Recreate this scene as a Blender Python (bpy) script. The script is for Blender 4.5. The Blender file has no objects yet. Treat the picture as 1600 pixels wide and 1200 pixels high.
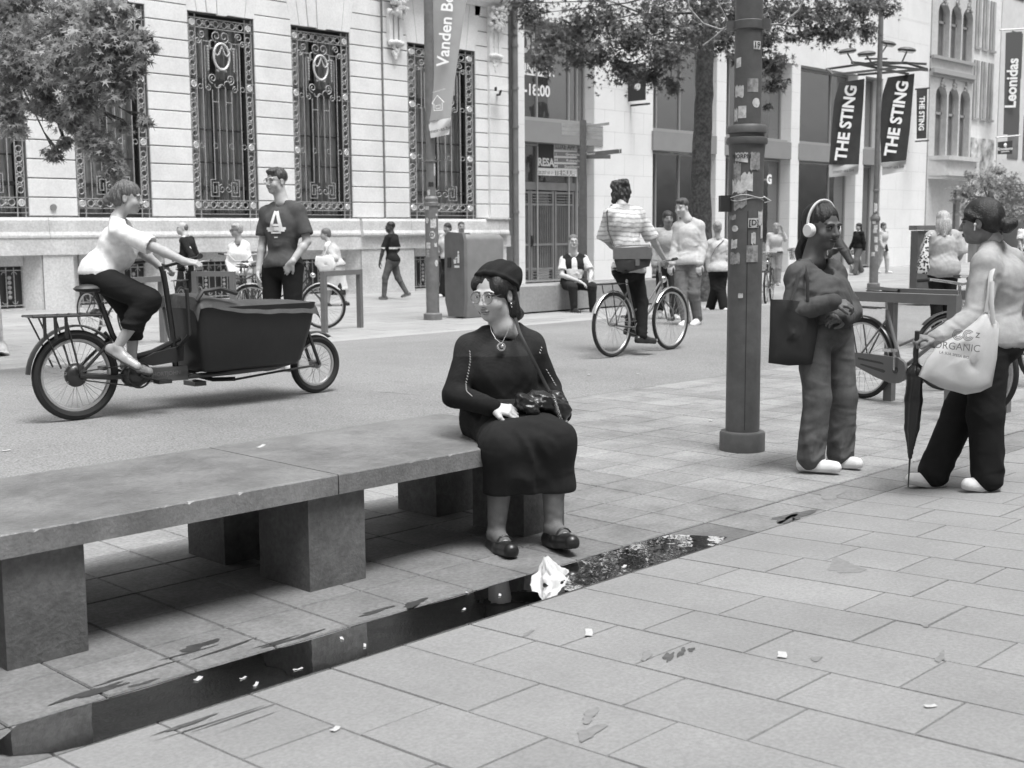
import bpy, math, random
import numpy as np
from mathutils import Vector, Matrix
random.seed(7); rng = np.random.default_rng(11)
SC = bpy.context.scene
COL = SC.collection
# ---------------------------------------------------------------- camera, world, light, exposure
CAM_H = 1.45
F = 1942.0                                   # focal length for a 1600 px wide frame
def _n(v): return v / np.linalg.norm(v)
_X = _n(np.array([1900.0, 250.0, -F]))       # street direction (+X) seen by the camera
_b = np.array([-2015.0, 223.3, -F])
_Y = _n(_b - _X * np.dot(_b, _X))            # across the street (+Y), towards the facades
_Z = np.cross(_X, _Y)
M = np.array([_X, _Y, _Z])                   # world <- camera
CP = np.array([0.0, 0.0, CAM_H])
cd = bpy.data.cameras.new("camera"); cam = bpy.data.objects.new("camera", cd); COL.objects.link(cam)
mw = Matrix([[*M[0], 0], [*M[1], 0], [*M[2], CAM_H], [0, 0, 0, 1]])
cam.matrix_world = mw
cd.sensor_width = 36.0; cd.lens = F / 1600 * 36.0
cd.clip_start = 0.05; cd.clip_end = 600
cd.dof.use_dof = True; cd.dof.focus_distance = 6.6; cd.dof.aperture_fstop = 5.6
SC.camera = cam
SUN_EL, SUN_AZ = 72.0, 190.0                 # azimuth measured from +Y clockwise, high veiled sun
world = bpy.data.worlds.new("World"); SC.world = world; world.use_nodes = True
nt = world.node_tree; bg = nt.nodes["Background"]
sky = nt.nodes.new("ShaderNodeTexSky"); sky.sky_type = 'NISHITA'; sky.sun_disc = False
sky.sun_elevation = math.radians(SUN_EL); sky.sun_rotation = math.radians(SUN_AZ)
sky.air_density = 1.0; sky.dust_density = 6.0; sky.ozone_density = 1.0
bw = nt.nodes.new("ShaderNodeRGBToBW")       # black and white photograph: a grey, overcast sky
nt.links.new(sky.outputs[0], bw.inputs[0]); nt.links.new(bw.outputs[0], bg.inputs[0])
bg.inputs[1].default_value = 0.125
sd = bpy.data.lights.new("sun", 'SUN'); sun = bpy.data.objects.new("sun", sd); COL.objects.link(sun)
sd.energy = 2.0; sd.angle = math.radians(24); sd.color = (1, 1, 1)
_az = math.radians(SUN_AZ)
sun.rotation_euler = Vector((math.sin(_az) * math.cos(math.radians(SUN_EL)), math.cos(_az) * math.cos(math.radians(SUN_EL)),
                             math.sin(math.radians(SUN_EL)))).to_track_quat('Z', 'Y').to_euler()
SC.view_settings.view_transform = 'Standard'; SC.view_settings.look = 'None'
SC.view_settings.gamma = 1; SC.view_settings.exposure = 0.70
SC.render.engine = 'CYCLES'
SC.cycles.max_bounces = 6; SC.cycles.transparent_max_bounces = 12

# ---------------------------------------------------------------- measuring helpers
def ray(px, py): return M @ np.array([px - 800.0, 600.0 - py, -F])
def G(px, py, z=0.0):                         # a point of the photo lying at height z
    r = ray(px, py); t = (z - CAM_H) / r[2]; return CP + t * r
def FA(px, py, Y=23.55):                      # a point of the photo lying on the plane y = Y
    r = ray(px, py); t = Y / r[1]; return CP + t * r
def UP(px, py, d): return CP + ray(px, py) * (d / F)
def depth_of(p): return float(-(M.T @ (np.array(p, float) - CP))[2])
def road_z(y):
    if 7.15 < y < 13.45: return 0.12 * (1 - ((y - 10.3) / 3.15) ** 2)
    return 0.0
def GR(px, py):                               # a point of the photo on the cambered road
    z = 0.0
    for _ in range(6): z = road_z(G(px, py, z)[1])
    return G(px, py, z)
CR = np.array([M[0, 0], M[1, 0], 0.0]); CR /= np.linalg.norm(CR)     # horizontal right of the camera
CA = np.array([-CR[1], CR[0], 0.0])                                  # horizontal away
CANG = math.atan2(CR[1], CR[0])
# ---------------------------------------------------------------- materials
MATS = {}
def mat(name, g=0.5, rough=0.8, var=0.0, scale=8.0, bump=0.0, bscale=60.0, metal=0.0, spec=0.5, attr=False, dirt=0.0, dscale=1.5, clear=0.0, emit=0.0, wave=None, wrinkle=0.0):
    """a grey surface: base value, mottling, dirt patches, fine bump"""
    if name in MATS: return MATS[name]
    m = bpy.data.materials.new(name); m.use_nodes = True; t = m.node_tree; N = t.nodes; L = t.links
    p = N["Principled BSDF"]; p.inputs["Roughness"].default_value = rough; p.inputs["Metallic"].default_value = metal
    p.inputs["Specular IOR Level"].default_value = spec
    if clear: p.inputs["Coat Weight"].default_value = clear; p.inputs["Coat Roughness"].default_value = 0.08
    tc = N.new("ShaderNodeTexCoord")
    if attr:
        a = N.new("ShaderNodeAttribute"); a.attribute_name = "Col"; src = a.outputs["Fac"]
    else:
        v = N.new("ShaderNodeValue"); v.outputs[0].default_value = g; src = v.outputs[0]
    def mul(src, sc, amt, det=5.0, lo=0.35, hi=0.65, rough_=0.6):
        n = N.new("ShaderNodeTexNoise"); n.inputs["Scale"].default_value = sc; n.inputs["Detail"].default_value = det; n.inputs["Roughness"].default_value = rough_
        L.new(tc.outputs["Object"], n.inputs["Vector"])
        r = N.new("ShaderNodeMapRange"); r.inputs[1].default_value = lo; r.inputs[2].default_value = hi
        r.inputs[3].default_value = 1 - amt; r.inputs[4].default_value = 1 + amt * 0.6
        L.new(n.outputs[0], r.inputs[0])
        k = N.new("ShaderNodeMath"); k.operation = 'MULTIPLY'; L.new(src, k.inputs[0]); L.new(r.outputs[0], k.inputs[1])
        return k.outputs[0]
    if var: src = mul(src, scale, var)
    if dirt: src = mul(src, dscale, dirt, 8.0, 0.3, 0.6, 0.7)
    if wave:
        w = N.new("ShaderNodeTexWave"); w.inputs["Scale"].default_value = wave[0]; w.inputs["Distortion"].default_value = wave[1]
        w.bands_direction = wave[3] if len(wave) > 3 else 'X'
        w.inputs["Detail"].default_value = 2.0
        L.new(tc.outputs["Object"], w.inputs["Vector"])
        r = N.new("ShaderNodeMapRange"); r.inputs[3].default_value = 1 - wave[2]; r.inputs[4].default_value = 1 + wave[2]
        L.new(w.outputs["Fac"], r.inputs[0]); k = N.new("ShaderNodeMath"); k.operation = 'MULTIPLY'; L.new(src, k.inputs[0]); L.new(r.outputs[0], k.inputs[1]); src = k.outputs[0]
    L.new(src, p.inputs["Base Color"])
    if emit: L.new(src, p.inputs["Emission Color"]); p.inputs["Emission Strength"].default_value = emit
    if bump:
        n = N.new("ShaderNodeTexNoise"); n.inputs["Scale"].default_value = bscale; n.inputs["Detail"].default_value = 4.0
        L.new(tc.outputs["Object"], n.inputs["Vector"])
        b = N.new("ShaderNodeBump"); b.inputs["Strength"].default_value = bump; b.inputs["Distance"].default_value = 0.01
        L.new(n.outputs[0], b.inputs["Height"]); L.new(b.outputs[0], p.inputs["Normal"])
        if wrinkle:
            w = N.new("ShaderNodeTexNoise"); w.noise_type = 'RIDGED_MULTIFRACTAL'; w.inputs["Scale"].default_value = 4.5; w.inputs["Detail"].default_value = 2.5; w.inputs["Distortion"].default_value = 1.2; w.inputs["Roughness"].default_value = .45
            mp = N.new("ShaderNodeMapping"); mp.inputs["Rotation"].default_value = (.5, .4, .3); mp.inputs["Scale"].default_value = (1, 1, 2.2); L.new(tc.outputs["Object"], mp.inputs["Vector"]); L.new(mp.outputs[0], w.inputs["Vector"])
            b2 = N.new("ShaderNodeBump"); b2.inputs["Strength"].default_value = wrinkle; b2.inputs["Distance"].default_value = 0.02; L.new(w.outputs[0], b2.inputs["Height"]); L.new(b2.outputs[0], b.inputs["Normal"])
    MATS[name] = m; return m
def glass_mat(name, tint=0.25, opac=0.45, rough=0.03, refl=0.06):
    if name in MATS: return MATS[name]
    m = bpy.data.materials.new(name); m.use_nodes = True; t = m.node_tree; N = t.nodes; L = t.links
    N.remove(N["Principled BSDF"]); out = N["Material Output"]
    tr = N.new("ShaderNodeBsdfTransparent"); tr.inputs[0].default_value = (.85, .85, .85, 1)
    gl = N.new("ShaderNodeBsdfGlossy"); gl.inputs["Roughness"].default_value = rough; gl.inputs[0].default_value = (.8, .8, .8, 1)
    df = N.new("ShaderNodeBsdfDiffuse"); df.inputs[0].default_value = (tint, tint, tint, 1)
    tc = N.new("ShaderNodeTexCoord"); nz = N.new("ShaderNodeTexNoise"); nz.inputs["Scale"].default_value = 0.8; nz.inputs["Detail"].default_value = 3
    L.new(tc.outputs["Object"], nz.inputs["Vector"])
    bp = N.new("ShaderNodeBump"); bp.inputs["Strength"].default_value = 0.15; bp.inputs["Distance"].default_value = 0.05
    L.new(nz.outputs[0], bp.inputs["Height"]); L.new(bp.outputs[0], gl.inputs["Normal"])
    m1 = N.new("ShaderNodeMixShader"); m1.inputs[0].default_value = opac; L.new(tr.outputs[0], m1.inputs[1]); L.new(df.outputs[0], m1.inputs[2])
    fr = N.new("ShaderNodeFresnel"); fr.inputs[0].default_value = 1.6
    mr = N.new("ShaderNodeMath"); mr.operation = 'MULTIPLY_ADD'; mr.inputs[1].default_value = 0.9; mr.inputs[2].default_value = refl; L.new(fr.outputs[0], mr.inputs[0])
    m2 = N.new("ShaderNodeMixShader"); L.new(mr.outputs[0], m2.inputs[0]); L.new(m1.outputs[0], m2.inputs[1]); L.new(gl.outputs[0], m2.inputs[2])
    L.new(m2.outputs[0], out.inputs[0]); MATS[name] = m; return m

# ---------------------------------------------------------------- mesh building
class MB:
    def __init__(s): s.v = []; s.f = []; s.c = []; s.cur = None
    def add(s, vs, fs):
        o = len(s.v); s.v.extend([tuple(map(float, p)) for p in vs]); s.f.extend([tuple(i + o for i in f) for f in fs])
        s.c.extend([s.cur if s.cur is not None else 0.5] * len(vs)); return s
    def box(s, x0, x1, y0, y1, z0, z1, ins=0.0):
        """axis box; ins chamfers the edges of the -y face (a stone block)"""
        if ins:
            vs = [(x0, y1, z0), (x1, y1, z0), (x1, y1, z1), (x0, y1, z1), (x0, y0 + ins, z0), (x1, y0 + ins, z0), (x1, y0 + ins, z1), (x0, y0 + ins, z1),
                  (x0 + ins, y0, z0 + ins), (x1 - ins, y0, z0 + ins), (x1 - ins, y0, z1 - ins), (x0 + ins, y0, z1 - ins)]
            fs = [(0, 3, 2, 1), (0, 1, 5, 4), (1, 2, 6, 5), (2, 3, 7, 6), (3, 0, 4, 7), (4, 5, 9, 8), (5, 6, 10, 9), (6, 7, 11, 10), (7, 4, 8, 11), (8, 9, 10, 11)]
            return s.add(vs, fs)
        vs = [(x, y, z) for z in (z0, z1) for y in (y0, y1) for x in (x0, x1)]
        return s.add(vs, [(0, 2, 3, 1), (4, 5, 7, 6), (0, 1, 5, 4), (2, 6, 7, 3), (0, 4, 6, 2), (1, 3, 7, 5)])
    def obox(s, c, ax, ay, az, h):
        """oriented box: centre, three axes, half sizes"""
        c = np.array(c, float); A = [np.array(a, float) for a in (ax, ay, az)]
        vs = [c + A[0] * h[0] * i + A[1] * h[1] * j + A[2] * h[2] * k for k in (-1, 1) for j in (-1, 1) for i in (-1, 1)]
        return s.add(vs, [(0, 2, 3, 1), (4, 5, 7, 6), (0, 1, 5, 4), (2, 6, 7, 3), (0, 4, 6, 2), (1, 3, 7, 5)])
    def beam(s, a, b, w, h, up=(0, 0, 1)):
        a = np.array(a, float); b = np.array(b, float); d = b - a; l = np.linalg.norm(d); d = d / l; up = np.array(up, float)
        sx = np.cross(d, up); sx /= np.linalg.norm(sx); u = np.cross(sx, d)
        return s.obox((a + b) / 2, d, sx, u, (l / 2, w / 2, h / 2))
    def tube(s, pts, r, n=8, closed=False, cap=True, flat=None):
        P = [np.array(p, float) for p in pts]; m = len(P); rr = r if hasattr(r, '__len__') else [r] * m
        rings = []; prev = None
        for i in range(m):
            if closed: t = P[(i + 1) % m] - P[i - 1]
            else: t = P[min(i + 1, m - 1)] - P[max(i - 1, 0)]
            l = np.linalg.norm(t); t = t / l if l > 1e-9 else np.array([0, 0, 1.0])
            if prev is None:
                a = np.array([0, 0, 1.0]) if abs(t[2]) < .9 else np.array([1.0, 0, 0]); u = np.cross(a, t)
            else: u = prev - t * np.dot(prev, t)
            u /= np.linalg.norm(u); prev = u; w = np.cross(t, u)
            rings.append([P[i] + rr[i] * (math.cos(q) * u + math.sin(q) * w * (flat or 1)) for q in [2 * math.pi * k / n for k in range(n)]])
        vs = [p for rg in rings for p in rg]; fs = []
        for i in range(m if closed else m - 1):
            j = (i + 1) % m
            for k in range(n):
                fs.append((i * n + k, i * n + (k + 1) % n, j * n + (k + 1) % n, j * n + k))
        if cap and not closed: fs += [tuple(range(n))[::-1], tuple((m - 1) * n + k for k in range(n))]
        return s.add(vs, fs)
    def cyl(s, a, b, r, r2=None, n=16): return s.tube([a, b], [r, r if r2 is None else r2], n)
    def lathe(s, c, prof, n=24, cap=True):
        c = np.array(c, float); vs = []; fs = []; m = len(prof)
        for r, z in prof: vs += [c + (r * math.cos(2 * math.pi * k / n), r * math.sin(2 * math.pi * k / n), z) for k in range(n)]
        for i in range(m - 1):
            for k in range(n): fs.append((i * n + k, i * n + (k + 1) % n, (i + 1) * n + (k + 1) % n, (i + 1) * n + k))
        if cap: fs += [tuple(range(n))[::-1], tuple((m - 1) * n + k for k in range(n))]
        return s.add(vs, fs)
    def torus(s, c, axis, R, r, N=32, n=8, flat=1.0):
        axis = _n(np.array(axis, float)); a = np.array([0, 0, 1.0]) if abs(axis[2]) < .9 else np.array([1.0, 0, 0]); u = _n(np.cross(a, axis)); w = np.cross(axis, u)
        vs = []; fs = []; c = np.array(c, float)
        for i in range(N):
            q = 2 * math.pi * i / N; d = math.cos(q) * u + math.sin(q) * w
            for k in range(n):
                e = 2 * math.pi * k / n; vs.append(c + d * (R + r * math.cos(e)) + axis * r * math.sin(e) * flat)
        for i in range(N):
            for k in range(n): fs.append((i * n + k, ((i + 1) % N) * n + k, ((i + 1) % N) * n + (k + 1) % n, i * n + (k + 1) % n))
        return s.add(vs, fs)
    def ball(s, c, r, n=12, m=8):
        r = r if hasattr(r, '__len__') else (r, r, r); c = np.array(c, float)
        vs = [c + np.array([0, 0, -r[2]])]; fs = []
        for i in range(1, m):
            q = -math.pi / 2 + math.pi * i / m
            vs += [c + np.array([r[0] * math.cos(q) * math.cos(2 * math.pi * k / n), r[1] * math.cos(q) * math.sin(2 * math.pi * k / n), r[2] * math.sin(q)]) for k in range(n)]
        vs.append(c + np.array([0, 0, r[2]])); L = len(vs) - 1
        for k in range(n): fs.append((0, 1 + (k + 1) % n, 1 + k)); fs.append((L, 1 + (m - 2) * n + k, 1 + (m - 2) * n + (k + 1) % n))
        for i in range(m - 2):
            for k in range(n): fs.append((1 + i * n + k, 1 + i * n + (k + 1) % n, 1 + (i + 1) * n + (k + 1) % n, 1 + (i + 1) * n + k))
        return s.add(vs, fs)
    def poly(s, pts, th):
        """closed polygon given in 3-D, extruded by vector th"""
        n = len(pts); th = np.array(th, float); vs = [np.array(p, float) for p in pts] + [np.array(p, float) + th for p in pts]
        return s.add(vs, [tuple(range(n))[::-1], tuple(range(n, 2 * n))] + [(i, (i + 1) % n, n + (i + 1) % n, n + i) for i in range(n)])
    def grid(s, fn, nu, nv):
        vs = [fn(i / (nu - 1), j / (nv - 1)) for j in range(nv) for i in range(nu)]
        return s.add(vs, [(j * nu + i, j * nu + i + 1, (j + 1) * nu + i + 1, (j + 1) * nu + i) for j in range(nv - 1) for i in range(nu - 1)])
    def build(s, name, m, parent=None, off=(0, 0, 0), smooth=True, colored=False, ang=35):
        me = bpy.data.meshes.new(name); V = np.array(s.v, float).reshape(-1, 3) - np.array(off, float)
        me.from_pydata([tuple(p) for p in V], [], s.f); me.update()
        return finish(name, me, m, parent, smooth, s.c if colored else None, ang)
def finish(name, me, m, parent=None, smooth=True, cols=None, ang=35):
    if cols is not None:
        a = me.color_attributes.new("Col", 'FLOAT_COLOR', 'POINT'); c = np.ones((len(me.vertices), 4), np.float32); c[:, :3] = np.array(cols, np.float32)[:, None]
        a.data.foreach_set("color", c.ravel())
    if m: me.materials.append(m)
    if smooth:
        me.polygons.foreach_set("use_smooth", [True] * len(me.polygons))
        if ang < 170:
            try: me.set_sharp_from_angle(angle=math.radians(ang))
            except Exception: pass
    o = bpy.data.objects.new(name, me); COL.objects.link(o)
    if parent: o.parent = parent
    return o
def tag(o, label=None, cat=None, group=None, kind=None):
    if label: o["label"] = label
    if cat: o["category"] = cat
    if group: o["group"] = group
    if kind: o["kind"] = kind
    return o
def thing(name, loc, label, cat, group=None, rz=0.0):
    o = bpy.data.objects.new(name, None); COL.objects.link(o); o.location = tuple(map(float, loc)); o.rotation_euler = (0, 0, rz); o.empty_display_size = 0.2
    return tag(o, label, cat, group)
def copy_tree(o, parent=None):
    c = o.copy(); COL.objects.link(c); c.parent = parent
    for ch in list(o.children): copy_tree(ch, c)
    return c
def text_mb(txt, size, loc, xd, yd, depth=0.004, bold=0.0, align='CENTER', cur=None, shear=0.0, valign='CENTER'):
    """lettering as geometry: loc, reading direction xd, letter-up direction yd"""
    cu = bpy.data.curves.new("lettering", 'FONT'); cu.body = txt; cu.size = size; cu.align_x = align; cu.align_y = valign; cu.offset = bold * size
    cu.resolution_u = 3; cu.shear = shear
    ob = bpy.data.objects.new("lettering", cu); COL.objects.link(ob)
    dg = bpy.context.evaluated_depsgraph_get(); me = bpy.data.meshes.new_from_object(ob.evaluated_get(dg))
    V = np.array([v.co[:] for v in me.vertices]) if len(me.vertices) else np.zeros((0, 3)); Fs = [tuple(p.vertices) for p in me.polygons]
    bpy.data.objects.remove(ob); bpy.data.curves.remove(cu); bpy.data.meshes.remove(me)
    xd = _n(np.array(xd, float)); yd = _n(np.array(yd, float)); nd = np.cross(xd, yd); loc = np.array(loc, float)
    b = MB(); b.cur = cur
    b.add([loc + xd * p[0] + yd * p[1] + nd * depth for p in V], Fs)
    return b
def merge(a, b): a.c.extend([]); o = len(a.v); a.v.extend(b.v); a.f.extend([tuple(i + o for i in f) for f in b.f]); a.c.extend(b.c); return a
# ================================================================ SETTING: ground sheets
m_slab = mat("paving_stone", rough=0.75, attr=True, var=0.15, scale=75, dirt=0.13, dscale=1.1, bump=0.25, bscale=220)
m_tile = mat("old_paving_tile", rough=0.7, attr=True, var=0.22, scale=50, dirt=0.32, dscale=2.6, bump=0.3, bscale=150)
m_joint = mat("paving_joint", 0.018, 0.95)
m_asph = mat("asphalt", 0.245, 0.9, var=0.40, scale=70, dirt=0.16, dscale=0.45, bump=0.6, bscale=190)
m_base = mat("subgrade", 0.2, 0.95, var=0.2)
SL = -0.0426                                   # the front pavement falls towards the gutter
def zf(y): return SL * (y - 3.25) if y < 3.25 else 0.0
b = MB(); b.grid(lambda u, v: (-160 + 460 * u, -60 + 220 * v, -0.06), 24, 12); tag(b.build("ground", m_base), kind="structure")
def sheet(name, x0, x1, ys, zfn, m, lift, nx=2):
    b = MB(); n = len(ys); b.grid(lambda u, v: (x0 + (x1 - x0) * u, ys[round(v * (n - 1))], zfn(ys[round(v * (n - 1))]) + lift), nx, n)
    return tag(b.build(name, m), kind="structure")
sheet("pavement_bed", -3, 24, [-1.5, 3.25, 3.55, 7.16], zf, m_joint, -0.009, 6)
def slabs(name, m, tiles, zfn, gap=0.004, base=0.40, jit=0.05, chip=0.0025, tone=None):
    """laid slabs, each with its own tone and a tiny worn arris, over the joint bed"""
    b = MB()
    for x0, x1, y0, y1 in tiles:
        b.cur = base * (1 + rng.normal() * jit) * (tone(x0, y0) if tone else 1); dz = rng.normal() * 0.0006
        g0, c = gap * 0.5, chip; a = (x0 + g0, x1 - g0, y0 + g0, y1 - g0); i = (a[0] + c, a[1] - c, a[2] + c, a[3] - c)
        vs = [(a[0], a[2], zfn(a[2]) - .006), (a[1], a[2], zfn(a[2]) - .006), (a[1], a[3], zfn(a[3]) - .006), (a[0], a[3], zfn(a[3]) - .006),
              (i[0], i[2], zfn(i[2]) + dz), (i[1], i[2], zfn(i[2]) + dz), (i[1], i[3], zfn(i[3]) + dz), (i[0], i[3], zfn(i[3]) + dz)]
        b.add(vs, [(4, 5, 6, 7), (0, 1, 5, 4), (1, 2, 6, 5), (2, 3, 7, 6), (3, 0, 4, 7)])
    o = b.build(name, m, colored=True, smooth=False); return tag(o, kind="structure")
ROW = {-3: [2.81], -2: [2.70, 2.26], -1: [2.59, 2.05], 0: [2.91, 2.26, 1.82], 1: [2.80, 2.47, 1.93, 1.49], 2: [2.69, 2.26, 1.70], 3: [2.59, 2.04, 1.60], 4: [2.92, 2.25, 1.92], 5: [2.80, 2.14], 6: [2.70, 2.37]}
tiles = []
for k in range(-15, 60):
    x0 = 2.785 + .3225 * k; js = list(ROW.get(k + 0, [])); js = [3.25] + (js if js else [3.25 - rng.choice([.33, .44, .54, .65])])
    while js[-1] > -1.2: js.append(js[-1] - rng.choice([.33, .44, .54, .65]))
    for a, c in zip(js, js[1:]): tiles.append((x0, x0 + .3225, c, a))
slabs("pavement", m_slab, tiles, zf, gap=0.0050, base=0.258, jit=0.03)
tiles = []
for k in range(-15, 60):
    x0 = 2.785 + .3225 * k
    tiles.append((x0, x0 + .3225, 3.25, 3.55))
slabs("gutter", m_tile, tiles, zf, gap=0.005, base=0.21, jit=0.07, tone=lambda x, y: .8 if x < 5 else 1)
tiles = []
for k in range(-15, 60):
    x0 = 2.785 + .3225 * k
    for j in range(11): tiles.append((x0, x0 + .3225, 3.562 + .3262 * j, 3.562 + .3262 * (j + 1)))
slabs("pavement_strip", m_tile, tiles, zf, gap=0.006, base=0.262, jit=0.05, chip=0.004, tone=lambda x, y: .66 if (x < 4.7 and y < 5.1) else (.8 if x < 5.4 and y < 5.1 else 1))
ys = [7.15 + (13.45 - 7.15) * i / 24 for i in range(25)]
sheet("road", -40, 160, ys, lambda y: road_z(y) * 1.0, m_asph, 0.0, 2)
sheet("far_pavement_bed", -40, 160, [13.45, 24.5], lambda y: 0.0, m_joint, -0.006, 2)
m_far = mat("far_paving", rough=0.8, attr=True, var=0.10, scale=30, dirt=0.12, dscale=0.6, bump=0.2, bscale=100)
tiles = []
for i in range(-20, 110):
    for j in range(25):
        y0 = 13.45 + .42 * j; o = (j % 2) * .4; tiles.append((i * .8 + o, i * .8 + .8 + o, y0, y0 + .42))
slabs("far_pavement", m_far, [t for t in tiles if t[3] < 24.0], lambda y: 0.0, gap=0.006, base=0.31, jit=0.05)
m_crk = mat("road_crack", 0.10, .9); b = MB(); rg = np.random.default_rng(8)
for pts in ([(850, 526), (880, 527), (916, 531)], [(600, 596), (640, 598), (690, 604)], [(205, 720), (240, 731), (262, 738)], [(560, 610), (640, 616), (700, 625)], [(0, 600), (40, 603), (90, 600)], [(730, 548), (800, 553), (850, 560)]):
    P = [GR(*p) for p in pts]; Q = []
    for a, c in zip(P, P[1:]): Q += [a + (c - a) * k / 6 + np.array([0, rg.normal() * .02, 0]) for k in range(6)]
    for i in range(len(Q) - 1):
        w = .010 * math.sin(math.pi * (i + .5) / len(Q)) + .002; a, c = Q[i], Q[i + 1]; za, zc = road_z(a[1]) + .003, road_z(c[1]) + .003; b.add([(a[0], a[1] - w, za), (c[0], c[1] - w, zc), (c[0], c[1] + w, zc), (a[0], a[1] + w, za)], [(0, 1, 2, 3)])
tag(b.build("road_cracks", m_crk, smooth=False), kind="stuff", label="thin dark cracks in the grey road surface")
# kerb line of pale flush stones along the far edge of the road
b = MB()
for i in range(-10, 90): b.box(i * 1.0 + .003, i * 1.0 + .997, 13.30, 13.52, -0.02, 0.010)
tag(b.build("kerb", mat("kerb_stone", 0.36, 0.85, var=0.12, scale=20)), kind="structure")
# the puddle standing in the gutter: a thin film of water with an uneven end
def water_mat():
    m = bpy.data.materials.new("water"); m.use_nodes = True; N = m.node_tree.nodes; L = m.node_tree.links
    N.remove(N["Principled BSDF"]); out = N["Material Output"]
    tr = N.new("ShaderNodeBsdfTransparent"); tr.inputs[0].default_value = (.58, .58, .58, 1)
    gl = N.new("ShaderNodeBsdfGlossy"); gl.inputs["Roughness"].default_value = 0.01; gl.inputs[0].default_value = (1, 1, 1, 1)
    tc = N.new("ShaderNodeTexCoord"); nz = N.new("ShaderNodeTexNoise"); nz.inputs["Scale"].default_value = 7; nz.inputs["Detail"].default_value = 2
    L.new(tc.outputs["Object"], nz.inputs["Vector"]); bp = N.new("ShaderNodeBump"); bp.inputs["Strength"].default_value = 0.05; bp.inputs["Distance"].default_value = 0.02
    L.new(nz.outputs[0], bp.inputs["Height"]); L.new(bp.outputs[0], gl.inputs["Normal"])
    fr = N.new("ShaderNodeFresnel"); fr.inputs[0].default_value = 1.40
    mx = N.new("ShaderNodeMixShader"); L.new(fr.outputs[0], mx.inputs[0]); L.new(tr.outputs[0], mx.inputs[1]); L.new(gl.outputs[0], mx.inputs[2]); L.new(mx.outputs[0], out.inputs[0]); return m
mw_ = water_mat()
top = [(x, 3.536 + .006 * math.sin(x * 9)) for x in np.linspace(1.52, 4.70, 60)]
bot = [(x, 3.254 if 1.55 < x < 4.72 else 3.27) for x in np.linspace(4.76, 1.50, 40)]
bot = [(4.74, 3.50), (4.80, 3.40), (4.86, 3.30)] + bot + [(1.40, 3.34), (1.36, 3.42), (1.45, 3.48)]
b = MB(); b.poly([(x, y, 0.0018) for x, y in top + bot], (0, 0, 0.0016)); tag(b.build("puddle", mw_, smooth=False), kind="structure")
# wet patches and old stains on the slabs
m_wet = mat("wet_stain", 0.06, 0.35, var=0.25, scale=25); m_st = mat("dry_stain", 0.09, 0.8, var=0.3, scale=30)
def blob(b, c, r, z=None, n=22, seed=0, el=(1, 1), ang=0):
    rg = np.random.default_rng(seed); a = rg.uniform(0, 6.28, 4); pts = []
    for i in range(n):
        q = 2 * math.pi * i / n; rr = r * (1 + .28 * math.sin(2 * q + a[0]) + .2 * math.sin(3 * q + a[1]) + .16 * math.sin(5 * q + a[2]) + .1 * math.sin(8 * q + a[3]))
        x, y = rr * math.cos(q) * el[0], rr * math.sin(q) * el[1]; pts.append((c[0] + x * math.cos(ang) - y * math.sin(ang), c[1] + x * math.sin(ang) + y * math.cos(ang)))
    b.add([(x, y, zf(y) + (z or 0.0022)) for x, y in pts] + [(c[0], c[1], zf(c[1]) + (z or 0.0022))], [(i, (i + 1) % n, n) for i in range(n)])
b = MB()
for (px, py, r, ex, ey, an, s) in [(310, 1010, .055, 1.3, .5, .0, 3), (352, 1014, .07, 2.2, .10, .10, 5), (290, 1022, .05, 2.0, .12, .0, 6), (145, 1082, .07, 1.9, .28, .05, 7), (215, 1052, .08, 2.4, .08, .05, 14),
                                   (462, 998, .05, 2.2, .25, .05, 8), (590, 955, .05, 2.0, .25, .0, 9), (648, 943, .045, 1.6, .5, .1, 10), (225, 1068, .03, 1.4, .4, 0, 12), (430, 1004, .04, 2.4, .15, 0, 13)]:
    blob(b, G(px, py), r, seed=s, el=(ex, ey), ang=an)
tag(b.build("damp_stains", m_wet, smooth=False), kind="stuff", label="small dark damp patches on the paving below the bench")
def GF(px, py):
    r = ray(px, py); t = (-SL * 3.25 - CAM_H) / (r[2] - SL * r[1]); return CP + t * r
b = MB()
for (px, py, r, ex, ey, an, s) in [(1045, 1027, .035, 1.6, .4, .5, 21), (1065, 1020, .028, 1.5, .45, .5, 22), (1080, 1016, .018, 1.6, .5, .5, 23), (1238, 808, .09, 1.6, .7, 0.1, 24), (1232, 812, .05, 2, .6, .2, 25), (330, 1130, .05, 3.2, .07, .0, 26), (372, 1120, .05, 3.8, .05, .02, 27), (290, 1133, .05, 2.2, .2, .0, 28), (395, 1126, .03, 3, .07, .05, 29)]:
    blob(b, GF(px, py) if py > 851 else G(px, py), r, seed=s, el=(ex, ey), ang=an)
tag(b.build("dark_stains", m_st, smooth=False), kind="stuff", label="dark stains and scuff marks on the pale paving slabs")
b = MB()
for (px, py, r, ex, ey, s) in [(1318, 886, .11, 1.2, .55, 31), (922, 1118, .035, 1.5, .6, 32), (922, 1145, .045, 1.3, .6, 33), (1010, 1025, .03, 1.8, .5, 34), (825, 990, .022, 1.6, .6, 35), (1445, 977, .02, 1.3, .6, 36), (1275, 1030, .025, 1.5, .5, 37), (1470, 1027, .03, 2, .4, 38), (1300, 775, .1, 1.5, .5, 39)]:
    blob(b, GF(px, py), r, seed=s, el=(ex, ey), ang=0.4)
tag(b.build("faint_stains", mat("faint_stain", 0.215, 0.8, var=0.15, scale=40), smooth=False), kind="stuff", label="faint round stains on the pale paving slabs")
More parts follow.
